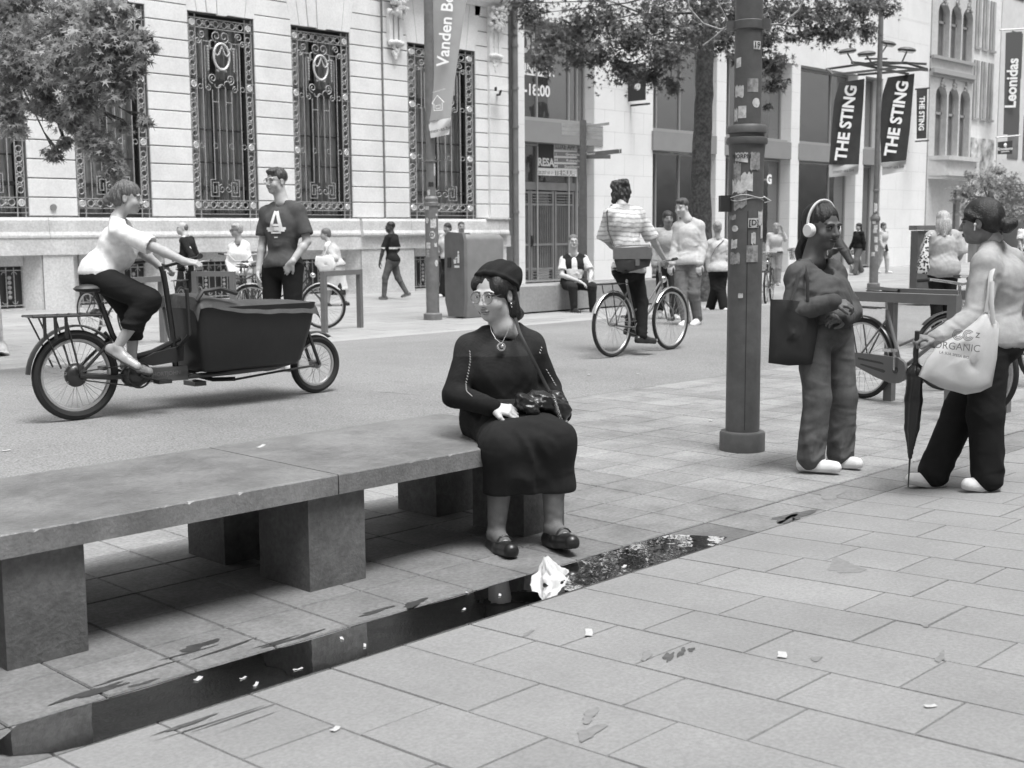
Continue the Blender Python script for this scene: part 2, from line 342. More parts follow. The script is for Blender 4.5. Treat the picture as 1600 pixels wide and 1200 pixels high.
# ================================================================ the stone bench
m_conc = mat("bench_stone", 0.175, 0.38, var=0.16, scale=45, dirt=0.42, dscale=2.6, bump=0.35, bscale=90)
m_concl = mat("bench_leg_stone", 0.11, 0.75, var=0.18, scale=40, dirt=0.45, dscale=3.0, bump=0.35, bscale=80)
bench = thing("stone_bench", (2.3, 4.45, 0), "long dark stone bench of thick slabs on square block legs beside the gutter", "bench")
def block(b, x0, x1, y0, y1, z0, z1, c=0.006):
    """stone block with a worn arris"""
    vs = []; 
    for z, i in ((z0, 0), (z1 - c, 0), (z1, c)):
        vs += [(x0 + i + (c if 0 else 0), y0 + i, z), (x1 - i, y0 + i, z), (x1 - i, y1 - i, z), (x0 + i, y1 - i, z)]
    b.add(vs, [(3, 2, 1, 0), (8, 9, 10, 11)] + [(i, (i + 1) % 4, 4 + (i + 1) % 4, 4 + i) for i in range(4)] + [(4 + i, 4 + (i + 1) % 4, 8 + (i + 1) % 4, 8 + i) for i in range(4)])
def slab_mesh(x0, x1):
    b = MB(); N = 90; y0, y1, z0, z1 = 3.985, 4.95, .392, .474
    rg = np.random.default_rng(int(x0 * 100) + 500); ch = np.zeros(N)
    for _ in range(5):
        c = rg.integers(2, N - 2); ch[c:c + 1] = rg.uniform(.002, .008)
    rings = []
    for i in range(N):
        x = x0 + (x1 - x0) * i / (N - 1); k = .004 + ch[i]
        rings.append([(x, y0, z0), (x, y0, z1 - k), (x, y0 + k, z1), (x, y1 - .005, z1), (x, y1, z1 - .005), (x, y1, z0)])
    vs = [p for r in rings for p in r]; fs = []
    for i in range(N - 1):
        for k in range(6): fs.append((i * 6 + k, i * 6 + (k + 1) % 6, (i + 1) * 6 + (k + 1) % 6, (i + 1) * 6 + k))
    fs += [(5, 4, 3, 2, 1, 0), tuple((N - 1) * 6 + k for k in range(6))]; b.add(vs, [f[::-1] for f in fs]); return b
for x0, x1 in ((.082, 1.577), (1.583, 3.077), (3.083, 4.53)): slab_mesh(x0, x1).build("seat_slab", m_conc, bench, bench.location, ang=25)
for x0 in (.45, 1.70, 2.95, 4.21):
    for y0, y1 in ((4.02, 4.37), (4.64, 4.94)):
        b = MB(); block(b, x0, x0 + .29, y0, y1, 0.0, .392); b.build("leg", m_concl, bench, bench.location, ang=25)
# ================================================================ FACADE 1: the rusticated stone building
Y1 = 23.55
m_st1 = mat("pale_limestone", 0.75, 0.85, var=0.07, scale=25, dirt=0.13, dscale=0.9, bump=0.25, bscale=60)
m_st1j = mat("limestone_joint", 0.24, 0.95, var=0.2, scale=10)
m_plinth = mat("plinth_stone", 0.58, 0.9, var=0.16, scale=22, dirt=0.22, dscale=1.1, bump=0.5, bscale=45)
m_iron = mat("wrought_iron", 0.36, 0.55, var=0.2, scale=20)
m_bright = mat("bright_iron", 0.72, 0.35, metal=0.3, var=0.15, scale=30)
m_wood = mat("dark_window_frame", 0.04, 0.5)
m_curt = mat("curtain", 0.92, 0.9, wave=(1.8, 3.0, 0.35))
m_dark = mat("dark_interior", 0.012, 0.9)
m_glass = glass_mat("window_glass", 0.12, 0.08)
bl1 = thing("stone_building", (10, 24.5, 0), "pale stone building with tall grilled windows and grooved courses", "building")
RH = .3672; Z0 = 1.82; XL, XR = -12.0, 24.0
WINS = [(x, x + 1.65, 6.13) for x in (-5.87, -3.25, -.62, 2.0, 4.62, 6.62 + .0, 9.26, 11.88, 14.53, 17.17)]
WINS = [(14.53 - 2.64 * k, 16.18 - 2.64 * k, 6.13) for k in range(9, 0, -1)] + [(14.53, 16.18, 6.13), (17.17, 18.84, 6.13), (20.55, 22.86, 6.08)]
BAYX = 19.80                                   # from here the wall stands 8 cm proud
def wy(x): return Y1 - (.09 if x > BAYX - .01 else 0)
W = MB(); J = MB()
# joint backing (set back 25 mm) around the openings
edges = [XL] + [e for w in WINS for e in w[:2]] + [XR]
for x0, x1 in zip(edges[::2], edges[1::2]):
    for a, c in ((x0, min(x1, BAYX)), (max(x0, BAYX), x1)):
        if c - a > .05:
            y = wy((a + c) / 2); J.box(a + .004, c - .004, y + .022, y + .60, 1.80, 14.0)
            r = 0
            while Z0 + r * RH < 13.6:
                z0, z1 = Z0 + r * RH, Z0 + (r + 1) * RH
                # the lintel voussoirs take over above the windows
                if z0 > 6.0 and z1 < 7.26:      # courses cut to the slope of the voussoir fan
                    f0, f1 = [.22 * (z - 6.13) / 1.11 for z in (z0, z1)]; ka, kc = a not in (XL, BAYX), c not in (BAYX, XR)
                    W.poly([(a + f0 * ka + .004, y, z0 + .013), (c - f0 * kc - .004, y, z0 + .013), (c - f1 * kc - .004, y, z1 - .013), (a + f1 * ka + .004, y, z1 - .013)], (0, .03, 0)); r += 1; continue
                aa, cc = a, c
                n = 1 if cc - aa < 1.3 else 2; o = (r % 2) * .18 if n > 1 else 0
                cuts = [aa] + [aa + (cc - aa) * (k / n) + (o - .09 if n > 1 else 0) for k in range(1, n)] + [cc]
                for u, v in zip(cuts, cuts[1:]): W.box(u + .002, v - .002, y, y + .03, z0 + .013, z1 - .013, ins=.008)
                r += 1
for (x0, x1, zt) in WINS:
    y = wy((x0 + x1) / 2); J.box(x0 - .003, x1 + .003, y + .022, y + .60, zt + .02, 14.0)
    z1 = 7.24; n = 7; w = x1 - x0
    for k in range(n):                        # fan of voussoirs, keystone proud and lower
        a0, a1 = x0 - .01 + (w + .02) * k / n, x0 - .01 + (w + .02) * (k + 1) / n
        b0, b1 = x0 - .22 + (w + .44) * k / n, x0 - .22 + (w + .44) * (k + 1) / n
        key = k in (3,); d = -.05 if key else (-.025 if k in (2, 4) else 0); zb = zt - (.03 if key else 0)
        W.poly([(a0 + .006, y + d, zb), (a1 - .006, y + d, zb), (b1 - .006, y + d, z1 - .013), (b0 + .006, y + d, z1 - .013)], (0, .08, 0))
    r = 15
    while Z0 + r * RH < 13.6: W.box(x0 + .003, x1 - .003, y, y + .03, Z0 + r * RH + .013, Z0 + (r + 1) * RH - .013, ins=.008); r += 1
W.build("wall", m_st1, bl1, bl1.location, smooth=False); J.build("wall_backing", m_st1j, bl1, bl1.location, smooth=False)
# plinth: moulded top, band, rough base with basement openings
b = MB(); BW = [(w[0] + w[1]) / 2 for w in WINS]
def prof_strip(b, x0, x1, prof):
    n = len(prof); vs = [(x, y, z) for x in (x0, x1) for y, z in prof]
    b.add(vs, [(i, i + 1, n + i + 1, n + i)[::-1] for i in range(n - 1)] + [tuple(range(n)), tuple(range(n, 2 * n))[::-1]])
xs = np.arange(XL, XR, 1.55); 
for i, x in enumerate(xs):
    xe = min(x + 1.55, XR); d = -.09 if x > BAYX - 1 else 0
    prof_strip(b, x + .003, xe - .003, [(Y1 + .5, 1.80), (Y1 - .02 + d, 1.80), (Y1 - .055 + d, 1.74), (Y1 - .06 + d, 1.52), (Y1 - .09 + d, 1.45), (Y1 - .09 + d, 1.41), (Y1 - .07 + d, 1.385), (Y1 - .07 + d, 1.375), (Y1 + .5, 1.375)])
for x in xs: b.box(x + .5, min(x + 2.048, XR), Y1 - .075, Y1 + .5, 1.07, 1.372)
prev = XL
for c in BW:
    b.box(prev, c - 1.0, Y1 - .05, Y1 + .5, -.02, 1.067); prev = c + 1.02
b.box(prev, XR, Y1 - .05, Y1 + .5, -.02, 1.067)
for c in BW:                                    # splayed reveals narrowing to the opening
    for s in (-1, 1):
        b.poly([(c + s * 1.0, Y1 - .04, 0), (c + s * 1.0, Y1 + .45, 0), (c + s * .74, Y1 + .45, 0), (c + s * .74, Y1 + .28, 0), (c + s * .98, Y1 + .0, 0)], (0, 0, 1.066))
    b.box(c - .74, c + .74, Y1 + .22, Y1 + .45, .86, 1.066); b.box(c - .74, c + .74, Y1 + .2, Y1 + .45, -.02, .04)
b.build("plinth", m_plinth, bl1, bl1.location, smooth=False)
# cornice band with carved corbels, by the bay
b = MB()
for x0, x1, d in ((BAYX - .1, 22.9, .42), (22.9, 24.12, .55)):
    prof_strip(b, x0, x1, [(Y1, 7.22), (Y1 - .15, 7.22), (Y1 - .2, 7.32), (Y1 - d, 7.40), (Y1 - d, 7.52), (Y1 - d - .1, 7.62), (Y1 - d - .1, 7.74), (Y1, 7.8)])
b.build("cornice", m_st1, bl1, bl1.location)
for cx in (20.12, 23.52):
    b = MB(); y = wy(21)
    for k in range(130):
        q = rng.uniform(0, 6.28); rr = rng.uniform(.0, .26) ** .9; zz = rng.uniform(6.62, 7.2)
        b.ball((cx + rr * math.cos(q), y - .12 - .2 * (zz - 6.6) + .1 * math.sin(q), zz), (rng.uniform(.03, .065), .06, rng.uniform(.03, .07)), 7, 5)
    for k in (-.16, 0, .16): b.box(cx + k - .055, cx + k + .055, y - .10, y + .05, 6.02, 6.7)
    for k in range(7): b.ball((cx + (k - 3) * .065, y - .1, 6.02 - .01 * abs(k - 3)), (.045, .07, .06), 8, 6)
    for k in range(26):
        t = k / 25; b.ball((cx + rng.uniform(-.17, .17) * (1 - t), y - .06, 5.95 - .32 * t), .045, 7, 5)
    b.build("corbel", m_st1, bl1, bl1.location)
# the wrought iron window grille (window-local: x across, z up from the sill)
def spiral(b, c, r0, r1, turns, a0, sgn=1, y=0, r=.009, n=26):
    pts = [(c[0] + (r0 + (r1 - r0) * i / n) * math.cos(a0 + sgn * turns * 2 * math.pi * i / n), y, c[1] + (r0 + (r1 - r0) * i / n) * math.sin(a0 + sgn * turns * 2 * math.pi * i / n)) for i in range(n + 1)]
    b.tube(pts, r, 4)
def ring(b, cx, cz, R, r=.009, y=0, n=14): b.torus((cx, y, cz), (0, 1, 0), R, r, n, 4)
def grille_mesh(w=1.65, H=4.28):
    b = MB(); br = MB(); zr = [.25, 1.52, 2.80, 4.08]; cxm = w / 2
    for x in (.045, .205, w - .205, w - .045): b.box(x - .009, x + .009, -.012, .012, -.02, H - .02)
    for z in (3.99, 4.18, .16, .35): b.box(-.02, w + .02, -.012, .012, z - .009, z + .009)
    b.box(-.02, w + .02, -.01, .01, .05, .065)
    for z in (1.43, 1.61, 2.71, 2.89):
        b.box(-.03, .22, -.01, .01, z - .008, z + .008); b.box(w - .22, w + .03, -.01, .01, z - .008, z + .008)
    for x in (.125, w - .125):
        for za, zb in zip(zr, zr[1:]):
            n = 5; st = (zb - za - .30) / n
            for k in range(n):
                z = za + .15 + st * (k + .5); ring(b, x, z, .062, .011)
                if k < n - 1:
                    for s in (-1, 1):
                        spiral(b, (x + s * .035, z + st / 2), .028, .008, .9, math.pi / 2 * s, s, r=.012, n=7)
        for z in zr:
            br.torus((x, -.02, z), (0, 1, 0), .060, .014, 16, 5)
            for k in range(6): q = k * math.pi / 3 + .3; br.ball((x + .032 * math.cos(q), -.022, z + .032 * math.sin(q)), (.017, .012, .017), 6, 4)
            br.ball((x, -.03, z), (.016, .012, .016), 6, 4)
    for z in (.255, 4.085):
        n = max(5, round((w - .42) / .22)); st = (w - .42) / n
        for k in range(n):
            x = .21 + st * (k + .5); ring(b, x, z, .066, .012)
            if k < n - 1: spiral(b, (x + st / 2, z + .03), .03, .008, .9, 0, 1, r=.013, n=7); spiral(b, (x + st / 2, z - .03), .03, .008, .9, math.pi, -1, r=.013, n=7)
    for s in (-1, 1):                          # paired standards, greek key foot, scrolls
        xa = cxm + s * .47; b.box(xa - .008, xa + .008, -.01, .01, .36, 3.75); xb = cxm + s * .40; b.box(xb - .008, xb + .008, -.01, .01, 2.72, 3.62)
        ring(b, cxm + s * .53, 2.76, .05, .008); ring(b, cxm + s * .53, 1.52, .05, .007); ring(b, cxm + s * .2, 1.52, .055, .007)
        P = [(s * .24, 2.70), (s * .24, 1.0), (s * .24, .80), (s * .36, .80), (s * .36, .44), (s * .16, .44), (s * .16, .74), (s * .30, .74), (s * .30, .52), (s * .22, .52), (s * .22, .66)]
        for (xa_, za_), (xb_, zb_) in zip(P, P[1:]): b.box(cxm + min(xa_, xb_) - .008, cxm + max(xa_, xb_) + .008, -.009, .009, min(za_, zb_) - .008, max(za_, zb_) + .008)
        b.box(cxm + s * .09 - .008, cxm + s * .09 + .008, -.009, .009, .80, 2.78)
        spiral(b, (cxm + s * .08, .6), .10, .015, 1.4, math.pi / 2, -s); spiral(b, (cxm + s * .34, 2.74), .075, .012, 1.4, math.pi / 2 if s > 0 else math.pi / 2, s)
        spiral(b, (cxm + s * .22, 2.95), .11, .02, 1.5, -math.pi / 2, s, r=.013); spiral(b, (cxm + s * .12, 2.83), .10, .05, .5, 0, s, r=.012)
        spiral(b, (cxm + s * .46, 3.86), .09, .015, 1.4, math.pi, -s, r=.012); spiral(b, (cxm + s * .56, 3.72), .075, .012, 1.4, 0, s, r=.012)
        spiral(b, (cxm + s * .10, 3.84), .12, .03, 1.3, -math.pi / 2, s, r=.013); spiral(b, (cxm + s * .2, 3.68), .1, .06, .5, -math.pi / 2, s, r=.013)
        b.box(cxm + s * .26 - .008, cxm + s * .26 + .008, -.01, .01, 3.55, 3.72); b.box(min(cxm + s * .26, cxm + s * .44), max(cxm + s * .26, cxm + s * .44), -.01, .01, 3.71, 3.726)
        for k in range(9): b.ball((cxm + s * .32, -.012, 3.60 - k * .058), (.034 - .0015 * k, .018, .032), 6, 4)
        b.box(cxm + s * .32 - .05, cxm + s * .32 + .05, -.009, .009, 3.615, 3.63)
    b.box(cxm - .24, cxm - .09, -.009, .009, 2.45, 2.466); b.box(cxm + .09, cxm + .24, -.009, .009, 2.45, 2.466)
    spiral(b, (cxm, 2.74), .09, .09, .5, 0, 1)
    for k in range(5): b.ball((cxm + (k - 2) * .05, -.02, 3.12 + .02 * (2 - abs(k - 2))), (.04, .02, .03), 6, 4)
    R = [(cxm + .195 * math.sin(q), -.03, 3.42 + .275 * math.cos(q)) for q in [2 * math.pi * k / 28 for k in range(28)]]
    br.tube(R, .026, 6, closed=True)
    br.tube([(cxm + .20 * t, -.05, 3.52 - .14 * math.sin(math.pi * abs(t)) + .12 * (1 - abs(t))) for t in np.linspace(-1, 1, 11)], .016, 5)
    return b, br
gm, grm = grille_mesh()
gm.build("grille", m_iron); g_proto = bpy.data.objects["grille"]; g_me = g_proto.data; bpy.data.objects.remove(g_proto)
grm.build("grille_ornament", m_bright); p_ = bpy.data.objects["grille_ornament"]; gr_me = p_.data; bpy.data.objects.remove(p_)  # bright rosettes and oval ring of the grille, joined in one mesh
def mesh_obj(name, me, parent, loc, sc=(1, 1, 1)):
    o = bpy.data.objects.new(name, me); COL.objects.link(o); o.parent = parent; o.location = loc; o.scale = sc; return o
bo = np.array(bl1.location)
for x0, x1, zt in WINS:
    y = wy((x0 + x1) / 2); w = x1 - x0
    b = MB(); yf = y + .40
    for a, c in ((x0, x0 + .07), (x1 - .07, x1)): b.box(a, c, yf - .03, yf + .05, 1.80, zt)
    b.box(x0 + .07, x1 - .07, yf - .03, yf + .05, 4.62, 4.80); b.box(x0 + .07, x1 - .07, yf - .03, yf + .05, zt - .1, zt); b.box(x0 + .07, x1 - .07, yf - .03, yf + .05, 1.80, 1.9)
    b.box(x0 + .07, x1 - .07, yf - .03, yf + .05, 2.42, 2.50); xm = (x0 + x1) / 2; b.box(xm - .045, xm + .045, yf - .035, yf + .05, 1.9, 4.62)
    for z in (3.0, 3.7): b.box(x0 + .07, x1 - .07, yf, yf + .03, z, z + .03)
    win = b.build("window", m_wood, bl1, bo, smooth=False)
    b = MB(); b.add([(x0 + .07, yf + .015, 1.9), (x1 - .07, yf + .015, 1.9), (x1 - .07, yf + .015, zt - .1), (x0 + .07, yf + .015, zt - .1)], [(0, 1, 2, 3)]); b.build("pane", m_glass, win, bo, smooth=False)
    b = MB()
    for a, c in ((x0 + .1, x0 + .1 + w * .42), (x1 - .1 - w * .36, x1 - .1)):
        b.grid(lambda u, v: (a + (c - a) * u, yf + .09 + .035 * math.sin(u * 26 + a) + .015 * math.sin(u * 61), 1.9 + (zt - 2.0) * v), 60, 2)
    b.build("curtain", m_curt, win, bo)
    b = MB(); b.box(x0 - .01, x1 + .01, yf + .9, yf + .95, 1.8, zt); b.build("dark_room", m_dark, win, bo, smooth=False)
    s = w / 1.65
    mesh_obj("grille", g_me, win, (x0 - bo[0], y + .07 - bo[1], 1.83), (s, 1, 1 if w < 2 else .99)); mesh_obj("grille_ornament", gr_me, win, (x0 - bo[0], y + .07 - bo[1], 1.83), (s, 1, 1 if w < 2 else .99))
# basement grilles
b = MB()
for x in np.arange(.06, 1.46, .155): b.box(x - .008, x + .008, -.01, .01, .03, .80)
for z in (.06, .74): b.box(0, 1.48, -.012, .012, z - .01, z + .01)
for cx in (.28, .74, 1.20):
    for k in range(5): b.ball((cx, -.015, .22 + k * .095), (.042, .025, .042), 7, 5)
    for s in (-1, 1):
        b.tube([(cx + s * .1 + .05 * math.sin(q), -.01, .66 + .05 * math.cos(q)) for q in np.linspace(-1.57, 1.57, 8)], .008, 4); b.tube([(cx + s * .1 + .05 * math.sin(q), -.01, .14 - .05 * math.cos(q)) for q in np.linspace(-1.57, 1.57, 8)], .008, 4)
b.build("basement_grille", m_iron); p_ = bpy.data.objects["basement_grille"]; bg_me = p_.data; bpy.data.objects.remove(p_)
m_bwin = mat("basement_pane", 0.045, 0.3, var=0.3, scale=3)
for c in BW:
    b = MB(); b.box(c - .735, c + .735, Y1 + .33, Y1 + .40, .045, .855); bwn = b.build("basement_window", m_bwin, bl1, bo, smooth=False)
    mesh_obj("basement_grille", bg_me, bwn, (c - .74 - bo[0], Y1 + .26 - bo[1], .04))
# round plate on the first pier, a body of the building behind and above
b = MB(); p = FA(83, 324); b.cyl((p[0], Y1 - .002, p[2]), (p[0], Y1 - .03, p[2]), .065, n=20); b.build("wall_plate", m_st1j, bl1, bo)
b = MB(); b.box(XL, XR, Y1 + 1.45, Y1 + 9, 0, 14.0); b.box(XL, XR, Y1 + .62, Y1 + 1.44, 6.3, 14.0); b.box(XL, XR, Y1 + .62, Y1 + 1.44, -.02, 1.5); b.build("rear_body", m_st1j, bl1, bo, smooth=False)
# narrow edge strip, pilaster between the buildings
b = MB(); b.box(23.16, 24.02, Y1 - .19, Y1 + .3, 1.80, 1.82)
for r in range(0, 15): b.box(23.30, 24.0, Y1 - .17, Y1 - .05, Z0 + r * RH + .013, Z0 + (r + 1) * RH - .013, ins=.008)
b.box(23.31, 23.99, Y1 - .145, Y1 - .04, 1.82, 7.2); b.build("pilaster", m_st1, bl1, bo, smooth=False)
# drain pipe between the two buildings
m_pipe = mat("zinc_pipe", 0.17, 0.5, var=0.15, scale=6)
dp = thing("drain_pipe", (24.22, 23.35, 0), "grey metal drain pipe running down between the two facades", "drain pipe"); o_ = (24.22, 23.35, 0)
b = MB(); b.cyl((24.22, 23.36, 0), (24.22, 23.36, 13), .085, n=14); b.build("pipe", m_pipe, dp, o_)
for z in (1.95, 3.0, 4.2, 5.2, 6.3, 8.0): b = MB(); b.cyl((24.22, 23.36, z), (24.22, 23.36, z + .07), .1, n=14); b.build("collar", m_pipe, dp, o_)
# ================================================================ FACADE 2: the modern stone and glass shop building
m_st2 = mat("smooth_white_stone", 0.74, 0.7, var=0.04, scale=30, dirt=0.07, dscale=0.7)
m_line = mat("panel_joint", 0.35, 0.9)
m_fascia = mat("grey_fascia", 0.25, 0.5, var=0.06, scale=2)
m_alu = mat("aluminium_frame", 0.36, 0.4, metal=0.3)
m_glass2 = glass_mat("shop_glass", 0.16, 0.30, 0.03, 0.36)
m_int = mat("shop_interior", 0.10, 0.9, var=0.75, scale=1.6)
bl2 = thing("shop_building", (36, 24.5, 0), "modern shop building of smooth white stone pillars and tall glass bays", "building"); o2 = np.array(bl2.location)
YG = 24.0
def panels(b, jb, x0, x1, y, z0, z1, ph=.62, pw=None, back=.5):
    """stone panels with fine joints"""
    jb.box(x0 + .003, x1 - .003, y + .008, y + back, z0, z1)
    z = z0; r = 0
    while z < z1 - .01:
        ze = min(z + ph, z1); n = 1 if not pw else max(1, round((x1 - x0) / pw)); w = (x1 - x0) / n; o = (w * .5 if (r % 2 and n > 1) else 0)
        cs = [x0] + [x0 + o + w * k for k in range(0 if o else 1, n)] + [x1]
        for a, c in zip(cs, cs[1:]): b.box(a + .003, c - .003, y, y + .02, z + .003, ze - .003)
        z = ze; r += 1
b = MB(); jb = MB()
for x0, x1 in ((24.36, 24.79), (33.74, 34.26), (38.2, 38.74), (42.75, 43.3)):
    panels(b, jb, x0, x1, Y1, 0, 7.15); 
    z = 0
    while z < 7.1: b.box(x0 - .018, x0 + .0, Y1 + .003, YG + .03, z + .003, min(z + .62, 7.15) - .003); z += .62
panels(b, jb, 27.76, 30.48, Y1 + .05, 0, 7.15, .62, .9); z = 0
while z < 7.1: b.box(27.742, 27.76, Y1 + .055, YG + .02, z + .003, min(z + .62, 7.15) - .003); z += .62
panels(b, jb, 44.66, 48.45, Y1, 0, 7.15, .75, 1.25); z = 0
while z < 10: b.box(44.64, 44.66, Y1 + .003, YG + .03, z + .003, min(z + .75, 7.15) - .003); z += .75
panels(b, jb, 24.36, 48.45, Y1, 7.15, 9.6, .8, 2.6); jb.box(24.4, 48.4, Y1 + .53, Y1 + 10, 7.16, 15.5)
for x0, x1 in ((24.36, 30.4), (33, 36), (39, 41.2), (44.4, 48.45)): panels(b, jb, x0, x1, Y1, 9.6, 12.4, .8, 2.2)
panels(b, jb, 24.36, 48.45, Y1, 12.4, 15.6, .8, 2.2)
b.build("wall", m_st2, bl2, o2, smooth=False); jb.build("wall_joint", m_line, bl2, o2, smooth=False)
for x0, x1 in ((30.4, 33), (36, 39), (41.2, 44.4)):
    b = MB(); b.box(x0, x1, YG - .1, YG - .05, 9.6, 12.4); wn = b.build("window", mat("pale_window_glass", 0.42, 0.3, var=0.3, scale=1.5), bl2, o2, smooth=False)
    b = MB()
    for x in (x0 + .03, x1 - .03): b.box(x - .03, x + .03, Y1 + .1, YG - .11, 9.6, 12.4)
    b.build("frame", m_alu, wn, o2, smooth=False)
BAYS = [(24.79, 27.74, [25.72, 27.05, 27.4]), (30.48, 33.72, [31.1, 32.3]), (34.26, 38.18, [35.0, 36.6]), (38.74, 42.73, [39.3, 41.5]), (43.3, 44.64, [43.8])]
for i, (x0, x1, ms) in enumerate(BAYS):
    b = MB(); b.box(x0 - (.06 if i else 0), x1 + .0 + (.36 if i == 0 else 0), Y1 - .03 if i else Y1 + .02, YG + .2, 3.90, 4.47); b.build("fascia", m_fascia, bl2, o2, smooth=False)
    for za, zb in ((.06, 3.88), (4.56, 7.13)):
        b = MB()
        for x in [x0 + .03] + ms + [x1 - .03]: b.box(x - .025, x + .025, YG - .05, YG + .03, za, zb)
        b.box(x0, x1, YG - .055, YG + .03, za, za + .05); b.box(x0, x1, YG - .055, YG + .03, zb - .05, zb)
        if za > 4: b.box(x0, x1, Y1 + .15, YG + .03, 4.475, 4.555)
        wn = b.build("window", m_alu, bl2, o2, smooth=False)
        if not (i == 0 and za < 1):
            b = MB(); b.box(x0, x1, YG - .002, YG + .004, za, zb); b.build("pane", m_glass2, wn, o2, smooth=False)
b = MB(); b.box(24.4, 48.3, YG + 3.0, YG + 3.1, 0, 7.1); b.box(24.4, 48.3, YG + .2, YG + 3.0, 4.0, 4.4); b.box(24.4, 48.3, YG + .2, YG + 3.0, -.02, .02)
b.build("shop_interior", m_int, bl2, o2, smooth=False)
b = MB()
for k in range(26):                             # fittings, rails and dummies standing behind the glass
    x = rng.uniform(31, 44.2); h = rng.uniform(1.2, 2.6); b.box(x, x + rng.uniform(.15, .8), YG + rng.uniform(.6, 1), YG + rng.uniform(1.1, 2.2), .02, h)
for k in range(10): x = rng.uniform(31, 44); b.box(x, x + rng.uniform(.3, 1.2), YG + .7, YG + 1.4, 4.45, 4.45 + rng.uniform(.8, 2.2))
b.build("shop_fittings", mat("shop_fitting", 0.35, 0.7, var=0.7, scale=2.0), bl2, o2, smooth=False)
m_lit = mat("lit_lamp", 1.0, 0.5, emit=6.0)
for px, py in [(1308, 300), (1310, 313), (1379, 301), (1381, 313), (1379, 338), (1379, 352), (1378, 362), (1049, 244), (1062, 245), (1072, 245)]:
    p = FA(px, py, YG + .5); b = MB(); b.ball(p, .05, 8, 6); b.build("shop_lamp", m_lit, bl2, o2)
# slatted blind behind the upper glass
b = MB(); p0, p1 = FA(1262, 125, YG + .25), FA(1280, 205, YG + .25)
z = p1[2]
while z < p0[2]: b.box(p0[0], p1[0] - .45, YG + .22, YG + .26, z, z + .05); b.box(p1[0] - .35, p1[0], YG + .22, YG + .26, z, z + .05); z += .09
b.build("window_blind", mat("pale_blind", 0.6, 0.7), bl2, o2, smooth=False)
# entrance: iron gate doors and transom window of the first bay
m_gate = mat("gate_paint", 0.17, 0.5, var=0.12, scale=4)
b = MB(); yd = YG - .02
b.box(24.79, 27.74, yd, yd + .08, 2.62, 2.84); b.box(24.79, 27.74, yd, yd + .08, 3.82, 3.9)
for x in (24.83, 25.75, 27.14, 27.70): b.box(x - .05, x + .05, yd, yd + .08, 2.84, 3.82)
b.build("transom_frame", m_gate, bl2, o2, smooth=False)
b = MB(); b.box(24.8, 27.7, yd + .05, yd + .06, 2.85, 3.82); b.build("transom_glass", m_glass2, bl2, o2, smooth=False)
for x0, x1 in ((24.8, 25.42), (25.44, 26.42), (26.46, 27.28), (27.32, 27.74)):
    b = MB()
    for x in (x0 + .035, x1 - .035): b.box(x - .035, x + .035, yd - .01, yd + .05, .02, 2.6)
    for z in (.05, .42, 1.1, 2.22, 2.55): b.box(x0 + .07, x1 - .07, yd - .008, yd + .05, z - .03, z + .03)
    n = int((x1 - x0 - .14) / .075)
    for k in range(n):
        x = x0 + .07 + (x1 - x0 - .14) * (k + .5) / n; b.box(x - .011, x + .011, yd + .0, yd + .03, .45, 2.2)
    for z in (.13, .21, .29, .36, 2.30, 2.38, 2.46): b.box(x0 + .1, x1 - .1, yd + .0, yd + .03, z - .012, z + .012)
    dr = b.build("gate_door", m_gate, bl2, o2, smooth=False)
    b = MB(); b.box(x0 + .07, x1 - .07, yd + .055, yd + .065, .05, 2.55); b.build("door_glass", m_glass2, dr, o2, smooth=False)
    if x0 == 25.44: b = MB(); b.tube([(x0 + .05, yd - .05, 1.12), (x0 + .05, yd - .07, 1.2), (x0 + .05, yd - .05, 1.28)], .02, 6); b.box(x0 + .02, x0 + .08, yd - .05, yd - .01, 1.05, 1.35); b.build("door_handle", m_wood, dr, o2)
# white window lettering of the first upper bay
m_wht = mat("white_lettering", 0.8, 0.6)
XA, ZA = (1, 0, 0), (0, 0, 1)
b = MB(); yv = YG - .012
for t, px, py, s in (("DI", 821, 68, .85), ("/ SUNDAY.", 832, 109, .38), ("10-18:00", 831, 141, .42)):
    p = FA(px, py, yv); merge(b, text_mb(t, s, (p[0], yv, p[2]), XA, ZA, .002, bold=.03))
p0, p1 = FA(817, 49, yv), FA(855, 121, yv); b.box(p0[0] - .3, p0[0] + .45, yv - .004, yv, p0[2], p0[2] + .05); b.box(p0[0] - .3, p1[0], yv - .004, yv, p1[2], p1[2] + .05); b.box(p1[0] - .05, p1[0], yv - .004, yv, p1[2] + .05, p1[2] + .3)
b.build("window_lettering", m_wht, bl2, o2, smooth=False)
# to-let poster behind the transom
ps = thing("letting_poster", FA(870, 248, YG - .06), "white and dark letting poster fixed in the window above the gate", "poster"); po = ps.location
def prect(b, a, c, y, th=.006): p, q = FA(*a, y), FA(*c, y); b.box(p[0], q[0], y, y + th, q[2], p[2])
b = MB(); prect(b, (840, 222), (901, 276), YG - .055, .01); b.build("board", m_wht, ps, po, smooth=False)
b = MB(); prect(b, (841, 224), (865.5, 263), YG - .062); b.build("dark_panel", mat("poster_dark", .04, .5), ps, po, smooth=False)
b = MB(); prect(b, (866, 223), (900, 236), YG - .062); b.build("pale_panel", mat("poster_pale", .5, .5), ps, po, smooth=False)
b = MB(); prect(b, (867.5, 265.5), (899, 275), YG - .062); b.build("grey_panel", mat("poster_grey", .28, .5), ps, po, smooth=False)
def txt(t, px, py, s, m, parent, y, off, bold=.03): p = FA(px, py, y); text_mb(t, s, (p[0], y, p[2]), XA, ZA, .002, bold=bold).build("lettering", m, parent, off, smooth=False)
m_blk = mat("black_lettering", 0.03, 0.6)
